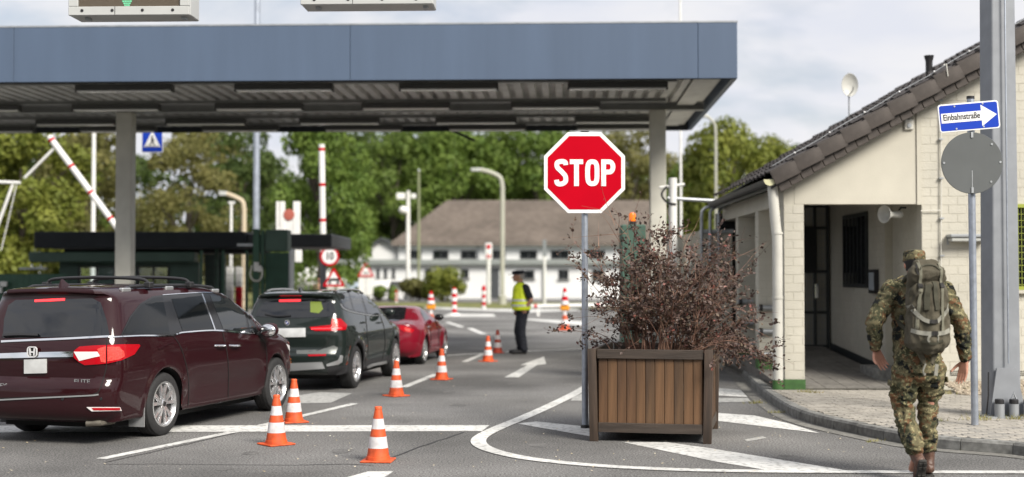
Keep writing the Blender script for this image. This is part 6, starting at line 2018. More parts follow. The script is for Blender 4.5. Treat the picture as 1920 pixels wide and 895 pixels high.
# ---------------------------------------------------------------- soldier walking away
SO = Vector(((1721 - 960) / FPX * 11.35, 11.35, 0))
sol = thing('person', 'person in camouflage uniform and cap walking away with a large olive backpack', 'person', SO)
V = Vector
J = dict(pel=V((0, 0, .98)), chest=V((0, .03, 1.44)), neck=V((0, .06, 1.66)), head=V((.0, .10, 1.80)),
         Ls=V((-.215, .03, 1.585)), Le=V((-.385, -.03, 1.315)), Lw=V((-.345, .08, 1.095)), Rs=V((.225, .03, 1.585)), Re=V((.350, -.05, 1.285)), Rw=V((.390, -.02, 1.015)),
         Lh=V((-.105, 0, .93)), Lk=V((-.125, .03, .54)), La=V((-.085, -.20, .215)), Rh=V((.10, 0, .93)), Rk=V((.105, .10, .54)), Ra=V((.115, .13, .14)))
b = MB()
b.capsule(J['pel'], J['chest'], .12, .13).capsule(J['chest'], J['neck'] - V((0, 0, .06)), .12, .06).capsule(J['neck'] - V((0, .01, .06)), J['head'], .056, .06)
b.ball(J['head'] + V((0, .0, .02)), (.077, .095, .108), 18, 14).ball(J['head'] + V((0, .05, -.055)), (.05, .05, .05))
b.capsule(J['head'] + V((0, .09, .0)), J['head'] + V((0, .112, -.022)), .011, .014, 8)            # nose
for s_ in (-1, 1):
    b.ball(J['head'] + V((s_ * .078, .0, .0)), (.012, .022, .032), 10, 8)                          # ears
    b.ball(J['head'] + V((s_ * .03, .088, .018)), (.014, .010, .009), 8, 6)
b.capsule(J['head'] + V((-.022, .088, -.06)), J['head'] + V((.022, .088, -.06)), .008, .008, 8)    # lips
for a in 'LR':
    b.capsule(J[a + 's'], J[a + 'e'], .045, .038).capsule(J[a + 'e'], J[a + 'w'], .036, .027)
    b.capsule(J[a + 'h'], J[a + 'k'], .075, .055).capsule(J[a + 'k'], J[a + 'a'], .052, .038)
b.capsule(J['La'], J['La'] + V((.0, .13, -.13)), .035, .03).capsule(J['Ra'], J['Ra'] + V((.01, .16, -.08)), .035, .03)
b.capsule(J['Ls'], J['chest'] + V((0, 0, .08)), .06, .1).capsule(J['Rs'], J['chest'] + V((0, 0, .08)), .06, .1)
hand_mb(b, J['Lw'] + V((.005, .005, -.01)), (.32, .05, -.80), (.35, -.75, -.2), 1, .20, .55, 1.12)
hand_mb(b, J['Rw'] + V((-.005, .0, -.02)), (-.16, .02, -1), (-.6, -.5, .1), 1, .21, .30, 1.12)
body = blob(b, 'body', M_skinr, sol, .0055, 3, 0)
# jacket
j = MB()
j.capsule(V((-.075, .02, .96)), V((-.085, .03, 1.50)), .125, .135).capsule(V((.075, .02, .96)), V((.085, .03, 1.50)), .125, .135).capsule(V((-.05, -.03, 1.0)), V((-.05, -.03, 1.45)), .12, .12).capsule(V((.05, -.03, 1.0)), V((.05, -.03, 1.45)), .12, .12)
j.capsule(V((-.09, .02, .90)), V((-.08, .02, .98)), .125, .115).capsule(V((.09, .02, .90)), V((.08, .02, .98)), .125, .115)
j.capsule(V((-.04, -.04, .90)), V((.04, -.04, .90)), .125, .125)
j.capsule(J['Ls'] + V((.03, 0, -.02)), V((-.06, .04, 1.62)), .092, .075).capsule(J['Rs'] + V((-.03, 0, -.02)), V((.06, .04, 1.62)), .092, .075)
j.capsule(V((0, .05, 1.60)), V((0, .06, 1.68)), .09, .075)
for a in 'LR':
    mid = J[a + 's'].lerp(J[a + 'e'], .5)
    j.capsule(J[a + 's'], mid, .092, .080).capsule(mid, J[a + 'e'], .080, .073).capsule(J[a + 'e'], J[a + 'e'].lerp(J[a + 'w'], .6), .072, .060).capsule(J[a + 'e'].lerp(J[a + 'w'], .6), J[a + 'e'].lerp(J[a + 'w'], .97), .060, .047)
jm = blob(j, 'jacket', M_camo, sol, .009, 3, .021, 9, (1, 1, 1.3), 3)
# flat hem: drop everything below the hem line
def trim_below(o, z):
    bm = bmesh.new(); bm.from_mesh(o.data)
    r_ = bmesh.ops.bisect_plane(bm, geom=bm.verts[:] + bm.edges[:] + bm.faces[:], plane_co=(0, 0, z), plane_no=(0, 0, -1), clear_outer=False)
    dv = [v for v in bm.verts if v.co.z < z - 1e-5 and abs(v.co.x) < .25]
    bmesh.ops.delete(bm, geom=dv, context='VERTS')
    bm.to_mesh(o.data); bm.free()
trim_below(jm, .895)
for a, nm in (('L', 'cuff'), ('R', 'cuff')):
    d = (J[a + 'w'] - J[a + 'e']).normalized()
    MB().capsule(J[a + 'w'] - d * .055, J[a + 'w'] - d * .010, .052, .048).build(nm, M_camo, jm, sharp=60)
for s_ in (-1, 1):                                                                               # shoulder tabs
    MB().box((s_ * .17, .03, 1.685), (.12, .045, .012), Matrix.Rotation(s_ * .42, 3, 'Y')).build('shoulder_tab', M_camo, jm, bevel=.004)
MB().box((-.315, .0, 1.51), (.03, .075, .06), Matrix.Rotation(.5, 3, 'Y')).build('arm_patch', M_hair, jm, bevel=.004)
# trousers
p = MB()
p.capsule(V((-.075, .01, .90)), V((-.085, .01, .98)), .12, .11).capsule(V((.075, .01, .90)), V((.085, .01, .98)), .12, .11).capsule(V((0, -.03, .90)), V((0, -.02, .95)), .12, .11)
kL, kR = J['Lk'], J['Rk']
p.capsule(J['Lh'] + V((-.01, -.01, -.03)), kL + V((0, 0, .12)), .118, .098).capsule(kL + V((0, 0, .12)), kL, .098, .088).capsule(kL, kL.lerp(J['La'], .5), .088, .083).capsule(kL.lerp(J['La'], .5), J['La'] + V((-.01, .01, .075)), .086, .080)
p.capsule(J['Rh'] + V((.01, -.01, -.03)), kR + V((0, 0, .12)), .115, .092).capsule(kR + V((0, 0, .12)), kR, .092, .080).capsule(kR, kR.lerp(J['Ra'], .5), .080, .075).capsule(kR.lerp(J['Ra'], .5), J['Ra'] + V((0, 0, .10)), .076, .072)
p.capsule(V((-.205, .0, .80)), V((-.215, .02, .68)), .035, .035).capsule(V((.20, .02, .82)), V((.185, .05, .68)), .035, .035)
tr = blob(p, 'trousers', M_camo, sol, .009, 3, .026, 8, (1, 1, 1.7), 11)
MB().box((-.245, -.01, .80), (.012, .14, .05), Matrix.Rotation(.1, 3, 'Y')).build('pocket_flap', M_camo, tr, bevel=.004)
MB().box((.232, .03, .83), (.012, .14, .05), Matrix.Rotation(-.1, 3, 'Y')).build('pocket_flap', M_camo, tr, bevel=.004)
# boots: the left one has its heel up and shows the sole
def boot(ank, ax, up, side):
    """ank: ankle; ax: direction heel to toe; up: direction up the shaft."""
    ax, up = V(ax).normalized(), V(up).normalized()
    q = MB()
    heel = ank - up * .085 - ax * .035
    q.capsule(ank + up * .11, ank, .058, .052).capsule(ank, heel + up * .02, .052, .042).capsule(heel + up * .015, heel + ax * .12, .044, .046).capsule(heel + ax * .10, heel + ax * .215 - up * .002, .048, .040)
    bt = blob(q, 'boot', M_boot, sol, .008, 4, .005, 26, (1, 1, 1), side)
    sx = ax.cross(up).normalized()
    so = MB()
    out = [(-.055, -.032), (-.06, 0), (-.055, .032), (.02, .036), (.06, .034), (.12, .044), (.19, .044), (.25, .026), (.262, 0), (.25, -.026), (.19, -.044), (.12, -.044), (.06, -.034), (.02, -.036)]
    Mx = Matrix.Identity(4)
    for i, c_ in enumerate((ax, sx, up)):
        for k in range(3): Mx[k][i] = c_[k]
    Mx.translation = heel - up * .058
    so.prism([(a, b_) for a, b_ in out], .026, Mx)
    sole = so.build('sole', M_sole, bt, bevel=.004)
    tr_ = MB()
    for k in range(7):
        if k == 2: continue
        for s_ in (-1, 1):
            tr_.prism([(-.045 + k * .042, s_ * .004), (-.020 + k * .042, s_ * .006), (-.020 + k * .042, s_ * .033), (-.045 + k * .042, s_ * .030)], .008, Mx @ Matrix.Translation((0, 0, -.0085)))
    tr_.build('tread', M_sole, sole)
    MB().capsule(ank + up * .105, ank + up * .115, .062, .062).build('collar', M_sole, bt)
    return bt
boot(J['La'] + V((.003, -.005, -.02)), (.04, .52, -.90), (-.03, .62, .50), 1)
boot(J['Ra'] + V((0, 0, -.01)), (.10, 1, -.03), (0, .04, 1), 2)
# cap with a dark band of hair
cp = MB()
cp.lathe([(.0985, 0), (.101, .03), (.099, .07), (.090, .086), (.05, .094), (.0, .096)][::1], 28)
cp.xform(Matrix.Translation(J['head'] + V((0, .0, .035))) @ Matrix.Rotation(-.08, 4, 'X') @ Matrix.Diagonal((.92, 1.12, 1, 1)))
cpo = cp.build('cap', M_camo, sol, sharp=50)
MB().lathe([(.0, -.002), (.09, 0), (.091, .006), (.0, .008)], 20).xform(Matrix.Translation(J['head'] + V((0, .09, .045))) @ Matrix.Rotation(-.3, 4, 'X') @ Matrix.Diagonal((.8, .9, 1, 1))).build('peak', M_camo, cpo)
MB().lathe([(.074, -.05), (.083, -.015), (.092, .02), (.095, .05)], 24).xform(Matrix.Translation(J['head'] + V((0, -.006, .0))) @ Matrix.Diagonal((.95, 1.1, 1, 1))).build('hair', M_hair, sol)

# backpack on his back: a thing of its own
bp = thing('backpack', 'large olive grey military backpack with pale straps on the back of the walking person', 'backpack', SO + V((-.005, -.16, 1.08)))
q = MB()
q.capsule(V((-.085, -.12, .11)), V((-.075, -.13, .50)), .118, .105).capsule(V((.085, -.12, .11)), V((.075, -.13, .50)), .118, .105).capsule(V((0, -.15, .10)), V((0, -.15, .52)), .12, .10)
q.capsule(V((-.10, -.04, .08)), V((-.09, -.03, .55)), .09, .08).capsule(V((.10, -.04, .08)), V((.09, -.03, .55)), .09, .08)
pk = blob(q, 'main_sack', M_pack, bp, .010, 3, .022, 8, (1.2, 1.2, .9), 5)
q = MB()
q.capsule(V((-.10, -.12, .66)), V((.08, -.12, .67)), .085, .085).capsule(V((-.08, -.09, .73)), V((.07, -.08, .735)), .055, .055).capsule(V((-.105, -.10, .62)), V((.105, -.10, .63)), .08, .08).capsule(V((-.09, -.02, .66)), V((.08, -.02, .66)), .07, .07)
lid = blob(q, 'lid', M_pack, bp, .010, 4, .014, 9, (1, 1, 1.4), 8)
def on_pack(x, z, off=.008):
    """point on the rear of the pack"""
    return V((x, -.245 + (x / .19) ** 2 * .09 + (0.02 if z > .55 else 0) - off, z))
def webbing(pts, wd, m, nm, th=.006, parent=None, bvhs=None):
    Q = cr(pts, 5)
    vs, fs = [], []
    L3 = []
    for i, c_ in enumerate(Q):
        a, b_ = Q[max(0, i - 1)], Q[min(len(Q) - 1, i + 1)]
        t = V((b_[0] - a[0], b_[1] - a[1])).normalized(); n_ = V((-t.y, t.x)) * wd / 2
        for s_ in (-1, 1):
            x, z = c_[0] + n_.x * s_, c_[1] + n_.y * s_
            h_ = None
            for bv in PB:
                r_ = bv.ray_cast(V((x, -2, z)), V((0, 1, 0)))
                if r_[0] is not None and (h_ is None or r_[0].y < h_): h_ = r_[0].y
            if h_ is None: h_ = -.10
            L3.append(V((x, h_ - .004, z)))
    n = len(Q)
    vs = L3 + [v - V((0, th, 0)) for v in L3]
    m_ = 2 * n
    for i in range(n - 1):
        a = 2 * i
        fs += [(m_ + a, m_ + a + 1, m_ + a + 3, m_ + a + 2), (a, a + 2, m_ + a + 2, m_ + a), (a + 1, m_ + a + 1, m_ + a + 3, a + 3)]
    me = MB().add(vs, fs).mesh(nm, m, sharp=50); fix_normals(me)
    return link(nm, me, parent or bp)
PB = [BVHTree.FromPolygons([v.co.copy() for v in o.data.vertices], [tuple(f.vertices) for f in o.data.polygons]) for o in (pk, lid)]
webbing([(-.095, .78), (-.09, .66), (-.10, .52), (-.125, .36), (-.14, .20)], .028, M_strap, 'strap')
webbing([(.105, .76), (.105, .62), (.10, .46), (.10, .18)], .028, M_strap, 'strap')
webbing([(-.185, .40), (-.15, .34), (-.09, .285), (-.03, .26)], .034, M_strapg, 'strap')
webbing([(.185, .41), (.14, .345), (.09, .30), (.04, .262)], .034, M_strapg, 'strap')
webbing([(-.185, .185), (-.10, .165), (.0, .160), (.10, .165), (.185, .19)], .036, M_strapg, 'strap')
webbing([(-.10, .10), (0, .075), (.10, .10)], .02, M_packd, 'bottom_seam')
webbing([(-.03, .58), (-.05, .48), (-.055, .36)], .05, M_packd, 'pocket_fold', .012)
webbing([(.035, .60), (.03, .48), (.045, .36)], .04, M_packd, 'pocket_fold', .012)
webbing([(-.03, .265), (.0, .262), (.04, .265)], .032, M_hair, 'buckle', .016)
webbing([(-.015, .165), (.015, .165), (.045, .165)], .034, M_hair, 'buckle', .016)
webbing([(-.095, .585), (-.098, .55)], .04, M_hair, 'buckle', .016)
webbing([(.105, .59), (.105, .55)], .04, M_hair, 'buckle', .016)
webbing([(-.02, .155), (-.045, .13), (-.05, .105), (-.035, .09)], .018, M_strapg, 'loose_strap', .006)
webbing([(.04, .155), (.05, .12), (.045, .10), (.06, .085)], .018, M_strapg, 'loose_strap', .006)
webbing([(-.10, .70), (-.06, .735), (.04, .74), (.10, .70)], .014, M_packd, 'lid_zip', .006)
webbing([(-.115, .745), (-.125, .70), (-.11, .66)], .012, M_hair, 'zip_cord', .008)
for s_ in (-1, 1):                                                                               # hip belt wings hanging below
    MB().add([(s_ * .14, -.10, .06), (s_ * .05, -.12, .035), (s_ * .0 + s_ * .02, -.13, -.10), (s_ * .05, -.125, -.115), (s_ * .14, -.08, .06), (s_ * .05, -.10, .035), (s_ * .02, -.11, -.10), (s_ * .05, -.105, -.115)],
             [(0, 1, 2, 3), (7, 6, 5, 4), (0, 4, 5, 1), (1, 5, 6, 2), (2, 6, 7, 3), (3, 7, 4, 0)]).build('hip_belt', M_pack, bp, bevel=.006)
MB().tube(cr([(-.03, -.14, -.10), (-.055, -.14, -.16), (-.04, -.13, -.20), (-.03, -.13, -.18)], 4), .008, 6).build('belt_strap', M_strapg, bp)
MB().box((.07, -.135, -.155), (.035, .012, .10), Matrix.Rotation(.12, 3, 'Y')).build('belt_strap', M_strapg, bp, bevel=.003)
for s_ in (-1, 1):                                                                               # shoulder straps over the shoulders and under the arms
    MB().tube(cr([(s_ * .11, -.02, .58), (s_ * .13, .06, .64), (s_ * .14, .20, .56), (s_ * .17, .24, .40), (s_ * .20, .14, .26), (s_ * .16, .0, .18)], 5), .022, 8).build('shoulder_strap', M_packd, bp)
    MB().box((s_ * .205, .02, .285), (.03, .05, .045)).build('strap_slider', M_hair, bp, bevel=.006)

# ---------------------------------------------------------------- officer in the yellow vest, looking left
OY = 29.0
of = thing('person', 'officer in a yellow reflective vest and dark cap standing hand in pocket on the road', 'person', V(((977 - 960) / FPX * OY, OY, 0)), 0)
M_navy = pbr('navy_cloth', (.012, .014, .022), .85, var=.2, vscale=10)
M_vest = pbr('hi_vis_yellow', (.80, .98, .03), .6, var=.06, vscale=8, emit=(.55, .8, .02), estr=0.0)
M_refl = pbr('reflective_tape', (.62, .63, .60), .35, .3)
# he faces -x (left in the picture), body slightly turned
K = dict(pel=V((.03, 0, .98)), chest=V((.0, 0, 1.38)), neck=V((-.02, 0, 1.55)), head=V((-.055, 0, 1.67)))
b = MB()
b.capsule(K['pel'], K['chest'], .12, .13).capsule(K['chest'], K['neck'], .12, .055).capsule(K['neck'], K['head'] + V((.02, 0, 0)), .055, .06)
b.ball(K['head'] + V((.01, 0, .02)), (.098, .078, .11), 18, 14).ball(K['head'] + V((-.05, 0, -.055)), (.05, .05, .05))
b.capsule(K['head'] + V((-.09, 0, .01)), K['head'] + V((-.118, 0, -.02)), .011, .015, 8)
for s_ in (-1, 1): b.ball(K['head'] + V((.015, s_ * .08, .0)), (.022, .012, .034), 10, 8)
sh, el, wr = V((.08, -.17, 1.44)), V((.19, -.24, 1.17)), V((.07, -.20, .99))
sh2, el2, wr2 = V((-.01, .19, 1.45)), V((.03, .25, 1.17)), V((-.06, .22, .98))
for a_, b_, c_ in ((sh, el, wr), (sh2, el2, wr2)):
    b.capsule(K['chest'] + V((0, 0, .06)), a_, .09, .06).capsule(a_, b_, .05, .042).capsule(b_, c_, .042, .032)
hand_mb(b, wr, (-.5, .2, -.8), (.2, .9, 0), 1, .18, .5, 1.1); hand_mb(b, wr2, (-.3, -.1, -.9), (.1, -.9, 0), -1, .18, .5, 1.1)
for s_, fx_ in ((-1, .02), (1, -.03)):
    b.capsule(V((.03, s_ * .09, .93)), V((fx_ - .02, s_ * .1, .5)), .08, .055).capsule(V((fx_ - .02, s_ * .1, .5)), V((fx_ + .02, s_ * .11, .1)), .052, .04)
    b.capsule(V((fx_ + .02, s_ * .11, .06)), V((fx_ - .14, s_ * .12, .045)), .04, .035)
blob(b, 'body', M_skin, of, .009, 3)
t_ = MB()
t_.capsule(V((.03, -.06, .95)), V((.03, .06, .95)), .135, .135)
for s_, fx_ in ((-1, .02), (1, -.03)):
    t_.capsule(V((.03, s_ * .08, .93)), V((fx_ - .02, s_ * .1, .5)), .112, .085).capsule(V((fx_ - .02, s_ * .1, .5)), V((fx_ + .03, s_ * .11, .10)), .085, .078)
blob(t_, 'trousers', M_navy, of, .014, 4, .014, 8, (1, 1, 1.5), 3)
t_ = MB()
for a_, b_ in ((sh, el), (sh2, el2)): t_.capsule(K['chest'] + V((0, 0, .08)), a_, .08, .078).capsule(a_, a_.lerp(b_, .75), .078, .066)
t_.capsule(V((.02, 0, 1.0)), V((-.01, 0, 1.47)), .14, .10)
blob(t_, 'shirt', M_navy, of, .014, 4, .008, 9, seed=5)
t_ = MB()
t_.capsule(V((.0, -.09, 1.03)), V((-.01, -.09, 1.40)), .185, .145).capsule(V((.0, .09, 1.03)), V((-.01, .09, 1.40)), .185, .145).capsule(V((.0, -.09, 1.44)), V((.0, .09, 1.44)), .095, .095)
ve = blob(t_, 'vest', M_vest, of, .012, 4, .012, 7, (1, 1, .7), 2)
trim_below(ve, .95)
vb = BVHTree.FromPolygons([v.co.copy() for v in ve.data.vertices], [tuple(f.vertices) for f in ve.data.polygons])
for z0, z1 in ((1.03, 1.075), (1.14, 1.185)):
    vs = []
    n = 36
    for k in range(n):
        a = 2 * PI * k / n; d = V((math.cos(a), math.sin(a), 0))
        for z in (z0, z1):
            r_ = vb.ray_cast(V((.01, 0, z)) + d * 2, -d)
            vs.append((r_[0] if r_[0] is not None else V((.01, 0, z)) + d * .17) + d * .006)
    MB().add(vs, [(2 * k, 2 * ((k + 1) % n), 2 * ((k + 1) % n) + 1, 2 * k + 1) for k in range(n)]).build('reflective_band', M_refl, ve)
cp = MB().lathe([(.105, 0), (.112, .03), (.115, .06), (.10, .078), (.0, .085)], 24).xform(Matrix.Translation(K['head'] + V((.005, 0, .055))) @ Matrix.Rotation(-.12, 4, 'Y') @ Matrix.Diagonal((1.05, .86, 1, 1)))
co_ = cp.build('cap', M_navy, of, sharp=50)
MB().lathe([(.0, 0), (.07, 0), (.071, .008), (.0, .01)], 16).xform(Matrix.Translation(K['head'] + V((-.12, 0, .055))) @ Matrix.Rotation(-.25, 4, 'Y')).build('peak', M_navy, co_)
MB().lathe([(.085, -.05), (.095, -.01), (.10, .05)], 20).xform(Matrix.Translation(K['head'] + V((.022, 0, .012))) @ Matrix.Diagonal((.95, .82, 1, 1))).build('hair', pbr('grey_hair', (.35, .33, .31), .8), of)
for s_, fx_ in ((-1, .02), (1, -.03)):
    sh_ = MB().capsule(V((fx_ + .04, s_ * .11, .055)), V((fx_ - .16, s_ * .125, .045)), .052, .044)
    blob(sh_, 'shoe', M_sblack, of, .010, 3)
    MB().b2((fx_ - .20, s_ * .12 - .045, .002), (fx_ + .08, s_ * .12 + .045, .018)).build('sole', M_sole, of, bevel=.006)

# ---------------------------------------------------------------- person with a dark beret behind the sport utility car
HY = 44.0
hd = thing('person', 'person in a dark cap whose head shows over the roof of the dark car', 'person', V(((600 - 960) / FPX * HY, HY, 0)))
s_ = At(600, 517, HY).z / 1.78
b = MB()
b.ball(V((0, 0, 1.66)), (.078, .096, .115), 16, 12).capsule(V((0, 0, 1.48)), V((0, 0, 1.62)), .055, .055).capsule(V((0, 0, .95)), V((0, 0, 1.40)), .12, .12)
b.capsule(V((0, -.09, 1.66)), V((0, -.112, 1.635)), .011, .014, 8)
for a in (-1, 1):
    b.ball(V((a * .08, 0, 1.65)), (.012, .022, .034), 10, 8)
    b.capsule(V((a * .19, 0, 1.42)), V((a * .24, .02, 1.14)), .05, .04).capsule(V((a * .24, .02, 1.14)), V((a * .22, -.06, .9)), .038, .03).capsule(V((0, 0, 1.38)), V((a * .19, 0, 1.42)), .09, .06)
    b.capsule(V((a * .09, 0, .92)), V((a * .1, 0, .5)), .08, .055).capsule(V((a * .1, 0, .5)), V((a * .1, .02, .08)), .052, .04).capsule(V((a * .1, .02, .05)), V((a * .11, -.14, .04)), .04, .035)
    hand_mb(b, (a * .22, -.06, .9), (0, -.2, -1), (-a, 0, 0), a, .18, .5, 1.1)
bo_ = blob(b, 'body', M_skinr, hd, .012, 3)
t_ = MB().capsule(V((-.06, 0, 1.0)), V((-.07, 0, 1.40)), .13, .12).capsule(V((.06, 0, 1.0)), V((.07, 0, 1.40)), .13, .12)
for a in (-1, 1): t_.capsule(V((a * .17, 0, 1.42)), V((a * .24, .02, 1.14)), .075, .062).capsule(V((a * .24, .02, 1.14)), V((a * .222, -.05, .95)), .06, .048)
blob(t_, 'jacket', M_camo, hd, .016, 4, .01)
t_ = MB()
for a in (-1, 1): t_.capsule(V((a * .085, 0, .95)), V((a * .1, 0, .5)), .12, .09).capsule(V((a * .1, 0, .5)), V((a * .1, .02, .12)), .085, .07)
blob(t_, 'trousers', M_camo, hd, .016, 4, .01)
for a in (-1, 1):
    blob(MB().capsule(V((a * .1, .04, .06)), V((a * .11, -.16, .045)), .055, .045), 'shoe', M_sblack, hd, .012, 3)
MB().lathe([(.092, -.005), (.112, .03), (.12, .06), (.09, .085), (.0, .095)], 20).xform(Matrix.Translation((.01, 0, 1.70)) @ Matrix.Diagonal((.95, 1.05, 1, 1))).build('cap', M_hair, hd)
for c_ in [o for o in hd.children]: pass
hd.scale = (s_, s_, s_)

of.scale = (1.15, 1.15, 1.0)
bp.scale = (.88, .95, .97)
# ================================================================ planter, bush, near signs
M_wood = pbr('stained_wood', (0.060, 0.030, 0.014), 0.6, col2=(0.145, 0.074, 0.034), vscale=16, stretch=(1, 1, .07), thresh=(.3, .72), bump=.5, bscale=60, dirt=.45)
M_wood2 = pbr('stained_wood_light', (0.085, 0.045, 0.020), 0.6, col2=(0.17, 0.088, 0.040), vscale=14, stretch=(1.2, 1.2, .06), thresh=(.3, .7), bump=.5, bscale=60, dirt=.5)
M_wood3 = pbr('stained_wood_mid', (0.048, 0.026, 0.014), 0.6, col2=(0.13, 0.072, 0.034), vscale=18, stretch=(1, 1, .06), thresh=(.3, .7), bump=.5, bscale=60, dirt=.5)
M_frame_w = pbr('dark_stained_frame', (0.032, 0.024, 0.019), 0.55, col2=(0.062, 0.046, 0.036), vscale=18, stretch=(.12, 1, 1), thresh=(.3, .7), bump=.4, bscale=70)
M_post_w = pbr('dark_stained_post', (0.035, 0.025, 0.019), 0.55, col2=(0.075, 0.05, 0.035), vscale=18, stretch=(1, 1, .1), thresh=(.3, .7), bump=.4, bscale=70)
M_soil = pbr('soil', (.03, .022, .016), .95, var=.4, vscale=20, bump=1, bscale=30)
A = G(1106, 830); Bq = G(1330, 830)
PW = Bq.x - A.x + .02; PH = At(1106, 655, A.y).z
pl = thing('planter', 'large square dark stained wooden planter box with vertical planks at the stop sign', 'planter', (1.41, 13.68, 0), R(-11.5))
D_ = 1.45; hw = PW / 2; pt = .085
# posts taper outward a little toward the top
LEAN = .02
def post(x, y, sx, sy):
    x2, y2 = x + sx * LEAN, y + sy * LEAN
    MB().add([(x - pt / 2, y - pt / 2, 0), (x + pt / 2, y - pt / 2, 0), (x + pt / 2, y + pt / 2, 0), (x - pt / 2, y + pt / 2, 0),
              (x2 - pt / 2, y2 - pt / 2, PH), (x2 + pt / 2, y2 - pt / 2, PH), (x2 + pt / 2, y2 + pt / 2, PH), (x2 - pt / 2, y2 + pt / 2, PH)],
             [(0, 3, 2, 1), (4, 5, 6, 7), (0, 1, 5, 4), (1, 2, 6, 5), (2, 3, 7, 6), (3, 0, 4, 7)]).build('post', M_post_w, pl, bevel=.006, seg=2)
for sx in (-1, 1):
    for yy in (pt / 2, D_ - pt / 2): post(sx * (hw - pt / 2), yy, sx, -1 if yy < .5 else 1)
zb0, zb1, zt0 = .095, .195, PH - .10
for yy, sgn in ((0, -1), (D_, 1)):
    y0 = .012 if sgn < 0 else D_ - .052
    MB().b2((-hw + pt + .001, y0, zb0), (hw - pt - .001, y0 + .04, zb1)).build('rail', M_frame_w, pl, bevel=.004)
    MB().b2((-hw + pt - .008, y0 - .012 * (1 if sgn < 0 else -1), zt0), (hw - pt + .008, y0 + .035, PH - .004)).build('rail', M_frame_w, pl, bevel=.004)
M_frame_w2 = pbr('dark_stained_frame_side', (0.04, 0.03, 0.022), 0.55, col2=(0.075, 0.055, 0.042), vscale=18, stretch=(1, .12, 1), thresh=(.3, .7), bump=.4, bscale=70)
for sx in (-1, 1):
    x0 = sx * hw - (.052 if sx > 0 else -.012)
    MB().b2((x0, pt + .001, zb0), (x0 + .04, D_ - pt - .001, zb1)).build('rail', M_frame_w2, pl, bevel=.004)
    MB().b2((x0, pt + .001, zt0), (x0 + .04, D_ - pt - .001, PH - .004)).build('rail', M_frame_w2, pl, bevel=.004)
def planks(n, a, b_, front, fixed):
    wdt = (b_ - a) / n
    for k in range(n):
        g = .004
        x0, x1 = a + k * wdt + g / 2, a + (k + 1) * wdt - g / 2
        dep = random.uniform(-.003, .003)
        m = random.choice((M_wood, M_wood2, M_wood3))
        if front: mb = MB().b2((x0, fixed + .030 + dep, zb1 - .02), (x1, fixed + .055 + dep, zt0 + .02))
        else: mb = MB().b2((fixed - .028 + dep, x0, zb1 - .02), (fixed - .003 + dep, x1, zt0 + .02))
        # shift the texture of each plank by giving it its own origin
        c = Vector([(min(p[i] for p in mb.v) + max(p[i] for p in mb.v)) / 2 for i in range(3)]); c.z += random.uniform(-.2, .2)
        mb.xform(Matrix.Translation(-c))
        o = mb.build('plank', m, pl, bevel=.003)
        o.location = c
planks(11, -hw + pt + .002, hw - pt - .002, True, .0)
planks(11, -hw + pt + .002, hw - pt - .002, True, D_ - .085)
planks(10, pt + .002, D_ - pt - .002, False, hw - .022)
planks(10, pt + .002, D_ - pt - .002, False, -hw + .053)
MB().b2((-hw + .06, .065, PH - .16), (hw - .06, D_ - .065, PH - .09)).build('soil', M_soil, pl)
MB().b2((-hw + .06, .066, .12), (hw - .06, D_ - .066, .15)).build('bottom', M_frame_w, pl)
# ---- the bush in it
bush = thing('shrub', 'bushy dark purple leaved shrub with long thin twigs growing in the wooden planter', 'shrub', (pl.location.x + .14, pl.location.y + D_ / 2 - .05, PH - .09))
M_twig = pbr('twig', (.13, .062, .044), .7, col2=(.30, .18, .125), vscale=5, thresh=(.4, .7))
M_pleaf = pbr('purple_leaf', (.034, .021, .018), .55, col2=(.155, .104, .088), vscale=7, thresh=(.3, .75), detail=4, spec=.35)
M_pleaf2 = pbr('olive_purple_leaf', (.06, .045, .03), .5, col2=(.14, .10, .07), vscale=9, spec=.4)
M_rleaf = pbr('reddish_leaf', (.13, .035, .032), .5, col2=(.22, .08, .06), vscale=9)
rng = random.Random(21)
tw, lv = MB(), ([], [], [])
lvf = ([], [], [])
def leaf(p, d, s, k):
    n = Vector((rng.gauss(0, 1), rng.gauss(0, 1), rng.gauss(.4, 1))).normalized()
    d = (d + Vector((rng.gauss(0, .7), rng.gauss(0, .7), rng.gauss(0, .5)))).normalized()
    v = d.cross(n)
    if v.length < .1: return
    v = v.normalized(); n = v.cross(d)
    o = len(lv[k])
    p = p + d * .006
    lv[k].extend([p, p + d * s * .5 - v * s * .36 + n * s * .10, p + d * s + n * s * .04, p + d * s * .5 + v * s * .36 + n * s * .10])
    lvf[k].extend([(o, o + 1, o + 2), (o, o + 2, o + 3)])
def pick():
    r_ = rng.random()
    return 0 if r_ < .70 else (1 if r_ < .95 else 2)
